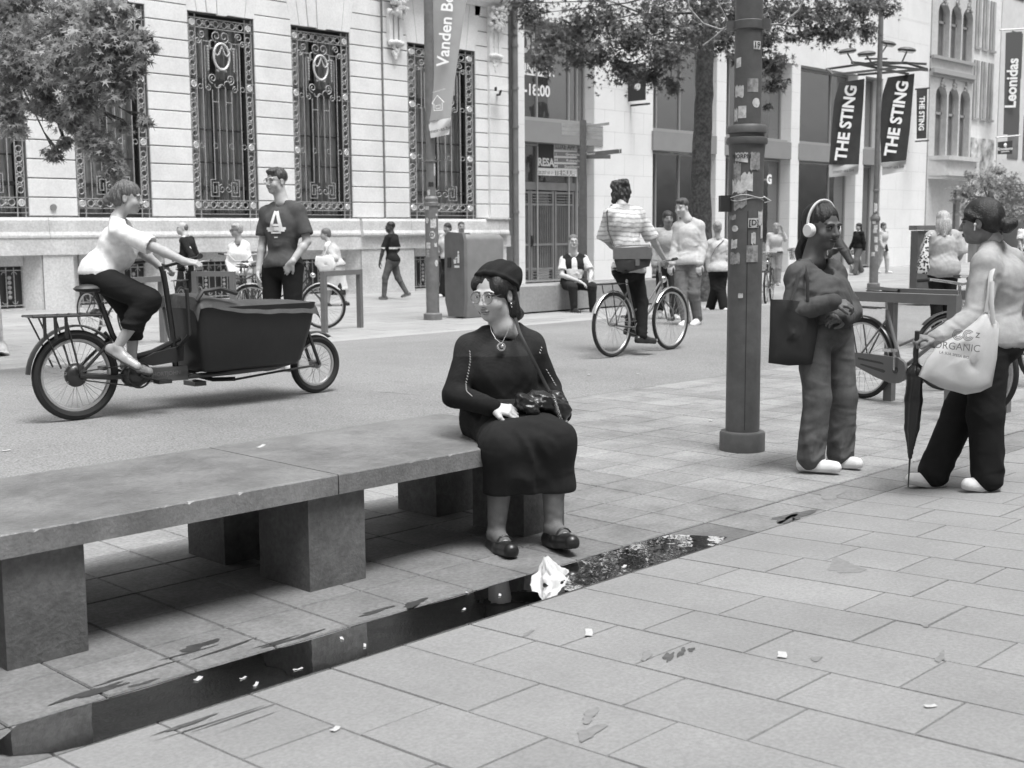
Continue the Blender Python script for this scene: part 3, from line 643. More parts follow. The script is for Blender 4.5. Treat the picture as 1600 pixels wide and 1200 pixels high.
txt("RESA", 853, 254, .30, m_wht, ps, YG - .066, po, .04); txt("LUXE APP", 883, 230, .19, mat("grey_lettering", .15, .6), ps, YG - .066, po); txt("TE HUUR", 883.5, 270.5, .21, m_wht, ps, YG - .066, po)
txt("20.257 10 11", 853, 270, .12, mat("grey_lettering"), ps, YG - .066, po, .01)
# projecting vertical shop banner on the wall between bays
sb = thing("wall_banner", FA(996, 140, 23.3), "small dark banner projecting from the white wall behind the tree crown", "banner"); so = sb.location
b = MB(); p, q = FA(989, 100, 23.4), FA(1008, 160, 23.4); b.box(p[0], p[0] + .04, 22.95, 23.58, q[2], p[2]); b.build("cloth", m_blk, sb, so, smooth=False)
p = FA(998, 162, 23.3); b = MB(); b.cyl((p[0], 23.6, p[2] - .03), (p[0], 22.9, p[2] - .03), .03, n=8); b.build("bracket", m_blk, sb, so)
q = FA(998, 136, 23.2); text_mb("e", .42, (q[0] - .03, 23.25, q[2]), (0, 0, 1), (0, 1, 0), .005, bold=.04).build("lettering", m_wht, sb, so, smooth=False)
# white illuminated G letter
gs = thing("letter_sign", FA(1198, 281, 23.5), "white round letter sign projecting beside the big lamp post", "sign"); p = FA(1198, 281, 23.5)
text_mb("G", .42, (p[0], 23.4, p[2]), XA, ZA, .002, bold=.05).build("lettering", m_wht, gs, p, smooth=False)
b = MB(); b.cyl((p[0], 23.7, p[2]), (p[0], 23.42, p[2]), .03, n=8); b.build("bracket", m_alu, gs, p)
# ================================================================ the buildings further down the street
m_st3 = mat("grey_render", 0.52, 0.85, var=0.08, scale=8, dirt=0.1); m_st4 = mat("white_render", 0.74, 0.85, var=0.05, scale=6, dirt=0.06)
bl3 = thing("gothic_house", (50.3, 24.5, 0), "narrow grey house with rows of pointed arch windows and a stone oriel", "building"); o3 = bl3.location
m_w3 = mat("arched_window_glass", 0.16, 0.35, var=0.35, scale=1.2)
b = MB(); Y3 = Y1 - .05
AW = [(48.98, 50.02), (50.14, 51.12), (51.24, 52.2)]
def arch_wall(b, x0, x1, z0, z1, zs, zt, wins, y):
    """wall strip with pointed openings"""
    xs_ = [x0] + [v for w in wins for v in w] + [x1]
    for a, c in zip(xs_[::2], xs_[1::2]): b.box(a, c, y, y + .4, z0, z1)
    for a, c in wins:
        cx = (a + c) / 2; n = 8; L = [(a, zs)] + [(a + (cx - a) * (1 - math.cos(math.pi / 2 * k / n)), zs + (zt - zs) * math.sin(math.pi / 2 * k / n)) for k in range(1, n + 1)]
        R = [(2 * cx - x, z) for x, z in L[::-1]][1:]
        b.poly([(x, y, z) for x, z in L + R] + [(c, y, z1), (a, y, z1)], (0, .4, 0)); b.box(a, c, y, y + .4, z0, z0 + .02)
arch_wall(b, 48.47, 52.35, 4.42, 7.78, 6.80, 7.28, AW, Y3); arch_wall(b, 48.47, 52.35, 8.38, 11.9, 10.1, 10.6, AW, Y3)
b.box(48.47, 52.35, Y3, Y3 + .4, 11.9, 15); b.box(48.47, 52.35, Y3, Y3 + .4, 7.9, 8.3); b.box(48.47, 50.9, Y3, Y3 + .4, 0, 4.4); b.box(51.6, 52.35, Y3, Y3 + .4, 0, 4.4); b.box(50.9, 51.6, Y3, Y3 + .4, 3.1, 4.4)
b.box(48.47, 52.35, Y3 + .4, Y3 + 9, 11.9, 14.9); b.build("wall", m_st3, bl3, o3, smooth=False)
b = MB(); b.box(48.45, 52.36, Y3 - .13, Y3, 8.3, 8.42); b.box(48.45, 52.36, Y3 - .17, Y3, 7.72, 7.9); b.box(48.45, 52.36, Y3 - .08, Y3, 7.6, 7.72); b.build("string_course", mat("grey_moulding", .34, .85), bl3, o3, smooth=False)
for z0 in (7.28, 10.55):
    for a, c in AW:
        cx = (a + c) / 2; b = MB()
        for k in range(16): t = k / 15; b.ball((cx + rng.uniform(-.22, .22) * (1 - t), Y3 - .05, z0 - .1 + .5 * t), .06, 6, 4)
        b.build("finial", mat("grey_moulding"), bl3, o3)
for z0, zt, zm in ((4.44, 7.3, 6.15), (8.4, 10.6, 9.8)):
    for a, c in AW:
        b = MB(); b.box(a, c, Y3 + .28, Y3 + .3, z0, zt); wn = b.build("window", m_w3, bl3, o3, smooth=False)
        b = MB(); b.box(a, c, Y3 + .22, Y3 + .275, zm, zm + .1); b.box(a, a + .07, Y3 + .22, Y3 + .275, z0, zt - .4); b.box(c - .07, c, Y3 + .22, Y3 + .275, z0, zt - .4); b.box(a + .45, a + .5, Y3 + .22, Y3 + .275, z0, zt - .2); b.build("frame", mat("grey_moulding"), wn, o3, smooth=False)
b = MB()
for z0, z1, d in ((3.5, 3.62, .62), (3.62, 3.72, .72), (3.72, 4.25, .55), (4.25, 4.42, .7)): b.poly([(48.52, Y3, z0), (48.9, Y3 - d, z0), (51.8, Y3 - d, z0), (52.2, Y3, z0)], (0, 0, z1 - z0 - .003))
b.build("oriel", m_st3, bl3, o3, smooth=False)
b = MB(); b.box(50.9, 51.6, Y3 + .2, Y3 + .22, 0, 3.1); b.build("side_window", m_w3, bl3, o3, smooth=False)
bl4 = thing("white_house", (53.8, 24.5, 0), "white rendered house with rows of three slim windows and a fruit mural", "building"); o4 = bl4.location
b = MB(); b.box(52.37, 55.2, Y1 + .03, Y1 + 9, 2.9, 16); b.box(52.37, 52.7, Y1 + .03, Y1 + 1, 0, 2.9); b.box(54.9, 55.2, Y1 + .03, Y1 + 1, 0, 2.9); b.build("wall", m_st4, bl4, o4, smooth=False)
m_w4 = mat("pale_window_glass", 0.42, 0.3, var=0.3, scale=1.5)
for z0, z1 in ((9.15, 11.2), (6.2, 8.6), (11.9, 13.6)):
    for k in range(3):
        x = 52.62 + .72 * k; b = MB(); b.box(x, x + .52, Y1 + .0, Y1 + .026, z0, z1); wn = b.build("window", m_w4, bl4, o4, smooth=False)
        b = MB(); b.box(x - .05, x + .57, Y1 - .06, Y1 - .003, z0 - .1, z0 - .01); b.box(x + .22, x + .27, Y1 - .03, Y1 - .003, z0, z1); b.box(x - .04, x, Y1 - .04, Y1 + .02, z0, z1); b.build("frame", mat("grey_moulding"), wn, o4, smooth=False)
b = MB(); b.box(52.55, 54.85, Y1 - .02, Y1 + .025, 3.3, 5.35); mu = b.build("mural", mat("mural_paint", 0.55, 0.7, var=0.8, scale=1.9), bl4, o4, smooth=False)
b = MB(); b.box(52.7, 54.9, Y1 + .5, Y1 + .52, 0, 2.9); b.build("shop_window", m_w3, bl4, o4, smooth=False)
bl5 = thing("corner_block", (66, 26, 0), "pale office block with dark window strips at the end of the street", "building"); o5 = bl5.location
b = MB(); b.box(55.22, 95, Y1 - .0, Y1 + 10, 3.4, 18); b.box(55.22, 55.7, Y1, Y1 + 2, 0, 3.4)
for x in np.arange(59, 95, 4.5): b.box(x, x + .5, Y1, Y1 + 2, 0, 3.4)
b.build("wall", mat("block_render", .62, .85, var=.06, scale=3), bl5, o5, smooth=False)
for z0, z1 in ((4.6, 6.6), (8.2, 10.2), (11.6, 13.6), (14.6, 16.6)):
    for k, x in enumerate(np.arange(56.3, 92, 1.7)): b = MB(); b.box(x, x + 1.15, Y1 - .03, Y1 - .004, z0, z1); b.build("window", m_w3 if z0 < 7 else m_bwin, bl5, o5, smooth=False)
b = MB(); b.box(55.7, 95, Y1 + 1.2, Y1 + 1.3, 0, 3.4); b.build("shop_front", m_bwin, bl5, o5, smooth=False); b = MB(); b.box(55.3, 95, Y1 - 1.2, Y1 - .005, 3.0, 3.4); b.build("awning", mat("awning_cloth", .06, .7), bl5, o5, smooth=False)
# far end of the street and the houses across it, seen mainly in reflections
def plain_house(name, x0, x1, y, y2, h, g, label, seed, sgn):
    rg = np.random.default_rng(seed); t = thing(name, ((x0 + x1) / 2, y, 0), label, "building"); o = t.location
    b = MB(); b.box(x0, x1, min(y, y2), max(y, y2), 0, h); b.build("wall", mat("render_%d" % int(g * 100), g, .85, var=.08, scale=3), t, o, smooth=False)
    for z in np.arange(.6, h - 2, 3.4):
        for x in np.arange(x0 + .8, x1 - 1.4, 2.3):
            b = MB(); b.box(x, x + 1.2, y + sgn * .03 if sgn > 0 else y - .03, y + .004 * sgn if sgn > 0 else y - .004, z, z + 2.2); b.build("window", m_bwin, t, o, smooth=False)
    return t
for i, (x0, x1, h, g) in enumerate([(-14, -2, 14, .5), (-2, 9, 16, .6), (9, 19, 13, .45), (19, 31, 17, .62), (31, 44, 15, .5), (44, 60, 16, .58)]):
    plain_house("opposite_house", x0, x1, -7, -15, h, g, ["pale", "white", "grey", "tall white", "wide grey", "long pale"][i] + " house across the street behind the viewer, " + ["at its near end", "second along", "third along", "fourth along", "fifth along", "at its far end"][i], i, 1)
# ================================================================ STREET FURNITURE
def VZ(px, py, b):                              # height of a photo point on the vertical line through b
    r = ray(px, py); t = math.hypot(b[0], b[1]) / math.hypot(r[0], r[1]); return CAM_H + t * r[2]
m_post = mat("post_paint", 0.105, 0.5, var=0.12, scale=14, dirt=0.22, dscale=2.5, bump=0.1, bscale=60)
m_post2 = mat("post_paint_pale", 0.17, 0.5, var=0.12, scale=14, dirt=0.2, dscale=2.5, bump=0.1, bscale=60)
m_paper = mat("sticker_paper", 0.62, 0.6, var=0.35, scale=26); m_paperg = mat("sticker_grey", 0.30, 0.6, var=0.5, scale=30); m_ink = mat("sticker_ink", 0.03, 0.6)
def toward(base, ang):                          # unit vector from a post towards the camera, turned by ang
    a = math.atan2(-base[1], -base[0]) + ang; return np.array([math.cos(a), math.sin(a), 0.0])
def sticker(parent, off, base, R, px, pc, z0, z1, w, m, tilt=0.0, shape='rect', seed=0):
    """a paper sticker lying on the round post: px offset from the centre line fixes the angle"""
    s = max(-.93, min(.93, px / pc)); ang = math.asin(s); half = w / R / 2; rg = np.random.default_rng(seed)
    b = MB(); n = 9
    def fn(u, v):
        a = ang + (u - .5) * 2 * half; z = z0 + (z1 - z0) * v + tilt * (u - .5) * w
        if shape == 'torn': z += (rg.uniform(-1, 1) * .12) * (z1 - z0) * (1 if v in (0, 1) else 0)
        if shape == 'round': k = math.sqrt(max(0.02, 1 - (2 * u - 1) ** 2)); z = (z0 + z1) / 2 + (z1 - z0) * (v - .5) * k
        d = toward(base, a); return (base[0] + d[0] * (R + .002), base[1] + d[1] * (R + .002), z)
    b.grid(fn, n, 5); return b.build("sticker", m, parent, off)
def cyl_text(parent, off, base, R, ang, z, txt_, size, m, rot=0):
    tb = text_mb(txt_, size, (0, 0, 0), (1, 0, 0), (0, 1, 0), 0, bold=.02); b = MB(); vs = []
    for p in tb.v:
        x, y = p[0], p[1]
        if rot: x, y = x * math.cos(rot) - y * math.sin(rot), x * math.sin(rot) + y * math.cos(rot)
        d = toward(base, ang + x / R); vs.append((base[0] + d[0] * (R + .004), base[1] + d[1] * (R + .004), z + y))
    b.add(vs, tb.f); return b.build("lettering", m, parent, off, smooth=False)
# --- the big lamp post beside the standing pair
P1b = np.array([6.93, 4.60, 0.0])
lp = thing("lamp_post", P1b, "thick dark lamp post covered in stickers, standing beside the woman with headphones", "lamp post")
b = MB(); b.lathe(P1b, [(.150, 0), (.150, .115), (.143, .128), (.118, .132)], 32); b.build("base", m_post, lp, P1b)
b = MB(); b.lathe(P1b, [(.112, .12), (.110, 2.02)], 32); b.build("lower_shaft", m_post, lp, P1b)
zc = VZ(1169, 212, P1b)
b = MB(); b.lathe(P1b, [(.111, zc - .16), (.118, zc - .06), (.130, zc - .055), (.134, zc - .04), (.130, zc - .015), (.112, zc - .01), (.112, zc + .01), (.126, zc + .015), (.127, zc + .05), (.118, zc + .065), (.09, zc + .07)], 32); b.build("collar", m_post, lp, P1b)
b = MB(); b.lathe(P1b, [(.088, 2.0), (.084, 6.5)], 28); b.build("upper_shaft", m_post, lp, P1b)
zb = VZ(1169, 40, P1b)
b = MB(); b.lathe(P1b, [(.092, zb - .03), (.098, zb - .025), (.098, zb + .025), (.092, zb + .03)], 28)
d = toward(P1b, 1.35); b.obox(P1b + d * .11 + (0, 0, zb), d, (0, 0, 1), np.cross(d, (0, 0, 1)), (.03, .03, .025)); d = toward(P1b, -1.5); b.obox(P1b + d * .11 + (0, 0, zb), d, (0, 0, 1), np.cross(d, (0, 0, 1)), (.03, .03, .02)); b.build("clamp_band", m_post, lp, P1b)
b = MB(); zs, ze = .15, VZ(1169, 330, P1b); d = toward(P1b, .12); b.obox(P1b + d * .1105 + (0, 0, (zs + ze) / 2), d, (0, 0, 1), np.cross(d, (0, 0, 1)), (.0015, (ze - zs) / 2, .0025)); b.build("hatch_seam", m_ink, lp, P1b)
R1, PC1, R2, PC2 = .112, 26.5, .087, 20.5
for (px, ya, yb_, w, m_, ti, sh) in [(-8, 238, 254, .085, m_paper, -.15, 'rect'), (13, 237, 268, .07, m_paperg, 0, 'torn'), (-14, 254, 285, .055, m_paperg, 0, 'torn'), (-2, 272, 300, .10, m_paper, .08, 'torn'),
                                     (-14, 282, 302, .07, m_paper, 0, 'torn'), (-9, 303, 325, .09, m_paperg, .3, 'torn'), (12, 341, 356, .075, m_paper, .02, 'rect'), (-16, 352, 362, .05, m_paper, 0, 'round'), (12, 362, 381, .032, m_paper, .1, 'torn'),
                                     (11, 383, 409, .08, m_paperg, 0, 'rect'), (-17, 374, 388, .05, m_paper, .2, 'torn'), (-16, 395, 412, .08, m_paperg, 0, 'torn'), (22, 330, 352, .05, m_paper, .3, 'torn'), (24, 352, 372, .03, m_paper, 0, 'torn'), (-6, 457, 465, .032, m_paper, 0, 'torn'), (-20, 336, 343, .06, m_paperg, .1, 'torn')]:
    sticker(lp, P1b, P1b, R1, px, PC1, VZ(1169, yb_, P1b), VZ(1169, ya, P1b), w, m_, ti, sh, seed=int(px * 7 + ya))
for (px, ya, yb_, w, m_, ti, sh) in [(13, 67, 80, .055, m_paper, 0, 'rect'), (-14, 92, 107, .04, m_paper, .15, 'rect'), (8, 125, 146, .075, m_paperg, 0, 'rect'), (-13, 135, 153, .07, m_paper, 0, 'torn'), (13, 155, 170, .06, m_paper, 0, 'round'), (-8, 167, 186, .055, m_paper, 0, 'rect'), (-17, 171, 190, .035, m_paper, 0, 'torn')]:
    sticker(lp, P1b, P1b, R2, px, PC2, VZ(1169, yb_, P1b), VZ(1169, ya, P1b), w, m_, ti, sh, seed=int(px * 5 + ya))
cyl_text(lp, P1b, P1b, R2 + .003, math.asin(12 / 20.5), VZ(1169, 73.5, P1b), "19", .05, m_ink); cyl_text(lp, P1b, P1b, R1 + .003, math.asin(-8 / 26.5), VZ(1169, 246, P1b), "NORPN", .036, m_ink); cyl_text(lp, P1b, P1b, R1 + .003, math.asin(12 / 26.5), VZ(1169, 348.5, P1b), "[D]", .05, m_ink)
tpz = VZ(1169, 312, P1b); b = MB(); rg = np.random.default_rng(3)
for k in range(2): b.tube([P1b + toward(P1b, a) * (.116 + .003 * k) + (0, 0, tpz + .01 * math.sin(a * 3 + k * 2) + .02 * k) for a in np.linspace(-1.4, 1.4, 16)], .0022, 4)
d = toward(P1b, 1.45); b.tube([P1b + d * .113 + (0, 0, tpz + .02), P1b + d * .16 + (0, 0, tpz - .01), P1b + d * .12 + (0, 0, tpz - .02)], .004, 5); b.build("cable_tie", m_paper, lp, P1b)
d = toward(P1b, -1.35); b = MB(); b.obox(P1b + d * .14 + (0, 0, VZ(1169, 318, P1b)), d, (0, 0, 1), np.cross(d, (0, 0, 1)), (.032, .052, .04)); b.build("junction_box", m_ink, lp, P1b)
# rope loops and pennant ends hanging from the clamp
b = MB(); d = toward(P1b, -1.5); A = P1b + d * .12 + (0, 0, zb)
b.tube([A, A + d * .06 + (0, 0, -.02), A + d * .17 + (0, 0, .02), A + d * .26 + (0, 0, .12), A + d * .29 + (0, 0, .3), A + d * .28 + (0, 0, .7)], .007, 6); b.tube([A, A + d * .05 + (0, 0, .1), A + d * .12 + (0, 0, .22), A + d * .13 + (0, 0, .7)], .006, 6); b.tube([A + d * .02, A + d * .1 + (0, 0, -.07), A + d * .17 + (0, 0, -.12)], .007, 6)
d = toward(P1b, 1.5); A = P1b + d * .12 + (0, 0, zb); b.tube([A, A + d * .09 + (0, 0, .0), A + d * .19 + (0, 0, .08), A + d * .26 + (0, 0, .24), A + d * .31 + (0, 0, .7)], .007, 6); b.build("rope", m_paperg, lp, P1b)
b = MB(); b.cyl(P1b + (0, 0, 6.4), P1b + (0.8, -.3, 6.9), .05); b.ball(P1b + (.95, -.35, 6.9), (.35, .18, .08), 14, 8); b.build("lamp_head", m_post, lp, P1b)
# --- the lamp post with the fluttering banner, middle distance
P2b = np.array([14.05, 15.5, 0.0])
l2 = thing("lamp_post", P2b, "slim grey lamp post with stickers and a fluttering banner, standing left of the grey bin", "lamp post")
b = MB(); b.lathe(P2b, [(.155, 0), (.155, .10), (.12, .12)], 24); b.build("base", m_post2, l2, P2b)
zc = VZ(672, 314, P2b); b = MB(); b.lathe(P2b, [(.11, .1), (.108, zc)], 24); b.build("lower_shaft", m_post2, l2, P2b)
b = MB(); b.lathe(P2b, [(.112, zc - .09), (.122, zc - .08), (.122, zc - .03), (.114, zc - .02), (.118, zc), (.118, zc + .04), (.08, zc + .08)], 24); b.build("collar", m_post2, l2, P2b)
b = MB(); b.lathe(P2b, [(.078, zc), (.075, 8)], 20); b.build("upper_shaft", m_post2, l2, P2b)
for z_ in (VZ(668, 252, P2b),): b = MB(); b.lathe(P2b, [(.085, z_ - .02), (.09, z_ - .01), (.09, z_ + .01), (.085, z_ + .02)], 20); q = P2b + (0, 0, z_); b.beam(q + CR * .05, q + CR * .26 + (0, 0, .02), .02, .02); b.beam(q - CR * .05, q - CR * .16, .02, .02); b.build("clamp_band", m_post2, l2, P2b)
for (px, ya, yb_, w, m_, ti, sh) in [(-7, 322, 328, .08, m_paper, 0, 'torn'), (8, 334, 338, .04, m_paper, 0, 'torn'), (-7, 340, 349, .06, m_paper, 0, 'round'), (3, 343, 356, .10, m_paper, .1, 'torn'), (1, 361, 373, .09, m_paper, 0, 'round'), (-6, 379, 388, .08, m_paper, 0, 'rect'), (-7, 389, 402, .07, m_paperg, 0, 'torn'), (6, 380, 386, .05, m_paper, 0, 'torn'), (7, 406, 416, .07, m_paper, 0, 'round')]:
    sticker(l2, P2b, P2b, .11, px, 10.5, VZ(672, yb_, P2b), VZ(672, ya, P2b), w, m_, ti, sh, seed=int(px * 5 + ya))
for (px, ya, yb_, w) in [(0, 285, 292, .09), (-4, 297, 305, .05), (6, 255, 275, .04)]: sticker(l2, P2b, P2b, .078, px, 7.5, VZ(670, yb_, P2b), VZ(670, ya, P2b), w, m_ink if ya == 285 else m_paper, 0, 'torn', seed=ya)
cyl_text(l2, P2b, P2b, .114, .05, VZ(672, 367, P2b), "D", .09, m_ink)
m_ban = mat("grey_banner_cloth", 0.36, 0.8, var=0.05, scale=5); m_banw = mat("white_banner_cloth", 0.68, 0.8, var=0.04, scale=5); m_banb = mat("black_banner_cloth", 0.035, 0.75, var=0.2, scale=4)
def flag_grid(b, d0, L, Rr, nu=9, wave=.05, ph=0.0):
    """cloth between a left and a right edge given in photo points at camera depth d0"""
    ys_ = len(L)
    def fn(u, v):
        k = v * (ys_ - 1); i = min(int(k), ys_ - 2); f = k - i; l = (np.array(L[i]) * (1 - f) + np.array(L[i + 1]) * f); r = (np.array(Rr[i]) * (1 - f) + np.array(Rr[i + 1]) * f)
        p = l * (1 - u) + r * u; return tuple(UP(p[0], p[1], d0 + wave * math.sin(u * 5 + v * 4 + ph) * u - .12 * (u)))
    b.grid(fn, nu, 14)
d2 = depth_of(P2b + (0, 0, 3))
bn = thing("street_banner", UP(690, 120, d2), "long grey banner with white lettering bulging from the slim lamp post", "banner"); of = bn.location
b = MB(); flag_grid(b, d2 - .10, [(676, -60), (672, 10), (665, 100), (666, 150), (669, 190)], [(735, -60), (729, 0), (717, 80), (709, 140), (704.5, 183)]); b.build("cloth", m_ban, bn, of)
b = MB(); flag_grid(b, d2 - .10, [(669, 190.5), (671, 203), (673, 216)], [(704.5, 183.5), (703, 198), (702, 210)]); b.build("lower_band", m_banw, bn, of)
def ptxt(t, a, c, size, d, m, parent, off, bold=.03, shear=0.0):
    """lettering reading from photo point a towards c on a cloth at depth d"""
    A, C = UP(a[0], a[1], d), UP(c[0], c[1], d); xd = _n(C - A); v = CP - A; yd = _n(np.cross(_n(v), xd)); yd = _n(yd - xd * np.dot(yd, xd))
    return text_mb(t, size, (A + C) / 2, xd, yd, .004, bold=bold, shear=shear).build("lettering", m, parent, off, smooth=False)
ptxt("Vanden Borre", (690, 131), (706, -70), .27, d2 - .32, m_wht, bn, of, .02); ptxt("meir-as.be", (672.5, 206), (703, 199), .085, d2 - .24, m_post, bn, of, .01); ptxt("vandenborre.be", (674, 145), (697, 138), .035, d2 - .25, m_wht, bn, of, 0)
b = MB(); H_ = [(675, 162), (683, 149), (694, 160), (691, 160), (691, 172), (678, 173), (678, 163), (675, 162)]; b.tube([UP(x, y, d2 - .26) for x, y in H_], .008, 4); b.tube([UP(x, y, d2 - .26) for x, y in [(681, 165), (688, 164), (688, 169), (681, 170)]], .005, 4, closed=True); b.build("house_mark", m_wht, bn, of)
# --- the lamp post with four floodlights and two black banners
P3b = np.array([27.3, 14.5, 0.0]); d3 = depth_of(P3b + (0, 0, 4))
l3 = thing("lamp_post", P3b, "tall grey lamp post with a frame of four floodlights above two black banners", "lamp post")
b = MB(); b.lathe(P3b, [(.15, 0), (.15, .18), (.11, .2)], 20); b.build("base", m_post2, l3, P3b)
zc = VZ(1366, 340, P3b); b = MB(); b.lathe(P3b, [(.105, .15), (.10, zc)], 20); b.build("lower_shaft", m_post2, l3, P3b)
b = MB(); b.lathe(P3b, [(.108, zc - .08), (.118, zc - .06), (.118, zc), (.07, zc + .08)], 20); b.build("collar", m_post2, l3, P3b); b = MB(); b.lathe(P3b, [(.065, zc + .6), (.075, zc + .61), (.075, zc + .65), (.065, zc + .66)], 16); b.build("collar", m_post2, l3, P3b)
b = MB(); b.lathe(P3b, [(.062, zc), (.055, 10)], 18); b.build("upper_shaft", m_post2, l3, P3b)
for k, (ya, yb_, px) in enumerate([(318, 331, 0), (344, 350, -2), (352, 358, 1), (358, 364, 0), (370, 379, 2), (383, 392, 3), (394, 400, -2)]): sticker(l3, P3b, P3b, .104, px, 7, VZ(1366, yb_, P3b), VZ(1366, ya, P3b), .08, m_paper, 0, 'torn', seed=k)
b = MB()
def fr(a, c, w=.06, h=.05): b.beam(UP(*a[:2], d3 + a[2]), UP(*c[:2], d3 + c[2]), w, h)
fr((1292, 108, .5), (1370, 97, .5)); fr((1300, 117, -.3), (1400, 106, -.3)); fr((1292, 108, .5), (1302, 117, -.3)); fr((1370, 97, .5), (1448, 100, .1)); fr((1330, 97, .6), (1450, 110, -.2)); fr((1355, 102, .4), (1416, 98, .4)); fr((1416, 98, .4), (1448, 108, -.3)); fr((1340, 117, .1), (1448, 108, -.3)); fr((1352, 92, 0), (1386, 92, 0), .1, .03)
fr((1330, 98, .3), (1420, 116, -.1)); b.build("light_frame", m_post, l3, P3b)
for (x, y, dd, ax, ay, tl) in [(1324, 80, .3, 1334, 101, .2), (1354, 84, -.2, 1362, 98, .1), (1386, 68, .4, 1372, 92, -.25), (1417, 78, 0, 1408, 100, -.15)]:
    c = UP(x, y, d3 + dd); b = MB(); ux = _n(CR + (0, 0, tl * .6)); uz = _n(np.cross(ux, CA)); b.ball((0, 0, 0), (.22, .16, .065), 16, 8); b.v = [tuple(c + ux * p[0] + CA * p[1] + uz * (p[2] if p[2] > -.02 else -.02 + .3 * p[2])) for p in b.v]
    fl = b.build("floodlight", m_post, l3, P3b)
    b = MB(); b.obox(c - uz * .045, ux, CA, uz, (.17, .12, .004)); b.build("lens", mat("lamp_lens", .5, .2), fl, P3b)
    b = MB(); b.tube([c - uz * .05, UP(ax, ay, d3 + dd * .5)], .018, 6); b.build("bracket", m_post, l3, P3b)
for i, (L, Rr, t0, t1, s, w0, w1, lab) in enumerate([
    ([(1311, 129), (1303, 160), (1299, 210), (1295.5, 257)], [(1351, 123), (1349, 160), (1345, 210), (1342, 257)], (1314, 250), (1331, 134), .36, (1299, 269), (1337, 265), "left black banner with white capital lettering hanging below the floodlight frame"),
    ([(1387, 121), (1378, 150), (1375, 205), (1377, 254)], [(1429, 115), (1427, 140), (1422, 200), (1416, 251)], (1391, 244), (1412, 126), .36, (1381, 262), (1411, 260), "right black banner with white capital lettering hanging below the floodlight frame")]):
    bn = thing("street_banner", UP(L[0][0] + 20, 190, d3), lab, "banner", "black banners on the floodlight post"); of = bn.location
    b = MB(); flag_grid(b, d3 + .05, L, Rr, 9, .06, i * 2.0); b.build("cloth", m_banb, bn, of)
    bl, br_ = L[-1], Rr[-1]; b = MB(); flag_grid(b, d3 + .05, [(bl[0], bl[1] + .3), (bl[0] - .5 + i * 2, bl[1] + 20)], [(br_[0], br_[1] + .3), (br_[0] - 1, br_[1] + 16)], 9, .06, i * 2.0); b.build("lower_band", mat("pale_banner_band", .45, .8), bn, of)
    ptxt("THE STING", t0, t1, s, d3 - .12, m_wht, bn, of, .035); ptxt("meir-as.be", w0, w1, .12, d3 - .12, m_post, bn, of, .01)
# --- small vertical shop sign and the far banners
def flat_sign(name, cat, label, corners, d, m, lets, rods=()):
    c = np.mean([UP(x, y, d) for x, y in corners], axis=0); t = thing(name, c, label, cat)
    b = MB(); b.poly([UP(x, y, d) for x, y in corners], CA * .03); b.build("board", m, t, c, smooth=False)
    for (tx, a, e, s) in lets: ptxt(tx, a, e, s, d - .10, m_wht, t, c, .03)
    if rods:
        b = MB()
        for a, e in rods: b.tube([UP(a[0], a[1], d + .02), UP(e[0], e[1], d + .02)], .035, 6)
        b.build("bracket", m_ink if d < 53 else m_alu, t, c)
    return t
dS = depth_of(FA(1430, 180, 23.1))
flat_sign("vertical_sign", "sign", "narrow black sign reading downward on the corner of the white shop wall", [(1432.5, 217), (1432.5, 140), (1449, 138.5), (1447.5, 216)], dS, m_banb, [("THE STING", (1440.5, 152), (1439, 203), .27)], [((1430, 139.5), (1452.5, 137.5)), ((1430, 221), (1451, 219.5))])
dL = depth_of(FA(1560, 130, 22.9))
flat_sign("vertical_banner", "banner", "tall dark banner with pale bold lettering reading upward at the end of the street", [(1568, 210), (1572, 51), (1597, 49), (1592, 210)], dL, mat("dark_banner", .075, .75), [("Leonidas", (1579, 172), (1584, 88), .60)], [((1562, 47), (1602, 45)), ((1556, 215), (1594, 211.5))])
flat_sign("small_hanging_sign", "sign", "small black square sign with a pale emblem hanging below the tall dark banner", [(1559, 241), (1559.5, 222), (1582, 219.5), (1581.5, 240.5)], dL, m_banb, [("Emotions", (1562, 233), (1579, 232), .17), ("patisserie", (1563, 237), (1578, 236), .09)])
p = UP(1571, 227, dL - .03); b = MB(); b.ball(p, (.17, .03, .10), 10, 6); b.build("emblem", m_wht, bpy.data.objects["small_hanging_sign"], bpy.data.objects["small_hanging_sign"].location)
# --- way-finding signpost by the tree
Pw = G(911, 455) ; Pw = np.array([18.6, 16.0, 0]); 
_r = ray(911, 400); Pw = np.array([_r[0], _r[1], 0]) / math.hypot(_r[0], _r[1]) * 25.4; dW = depth_of(Pw + (0, 0, 2.5))
wp = thing("signpost", Pw, "grey way-finding signpost with pointing finger boards behind the striped cyclist", "signpost")
z2, z3 = VZ(911, 252, Pw), VZ(911, 190, Pw)
b = MB(); b.lathe(Pw, [(.085, 0), (.08, z2 - .4), (.07, z2 - .1), (.068, z3), (.06, z3 + .03)], 16); b.build("pole", m_post2, wp, Pw)
def finger(c4, m, t=None, nm="finger_board"):
    b = MB(); b.poly([UP(x, y, dW + dd) for x, y, dd in c4], CA * .03); f = b.build(nm, m, wp, Pw, smooth=False); return f
m_fb = mat("finger_board_paint", .17, .5, var=.1); m_fbl = mat("finger_board_grey", .48, .5, var=.1)
for k in range(3):
    y = 192 + k * 6.4; finger([(878, y, .2), (878, y + 5.6, .2), (909, y + 7, 0), (909, y + 1.2, 0)], m_fbl)
    y = 199 + k * 6.6; finger([(915, y, 0), (915, y + 5.6, 0), (942, y + 6.6, .2), (942, y + 1.2, .2)], m_fbl)
finger([(914, 196, 0), (914, 200, 0), (952, 195, -.3), (952, 191, -.3)], m_fbl)
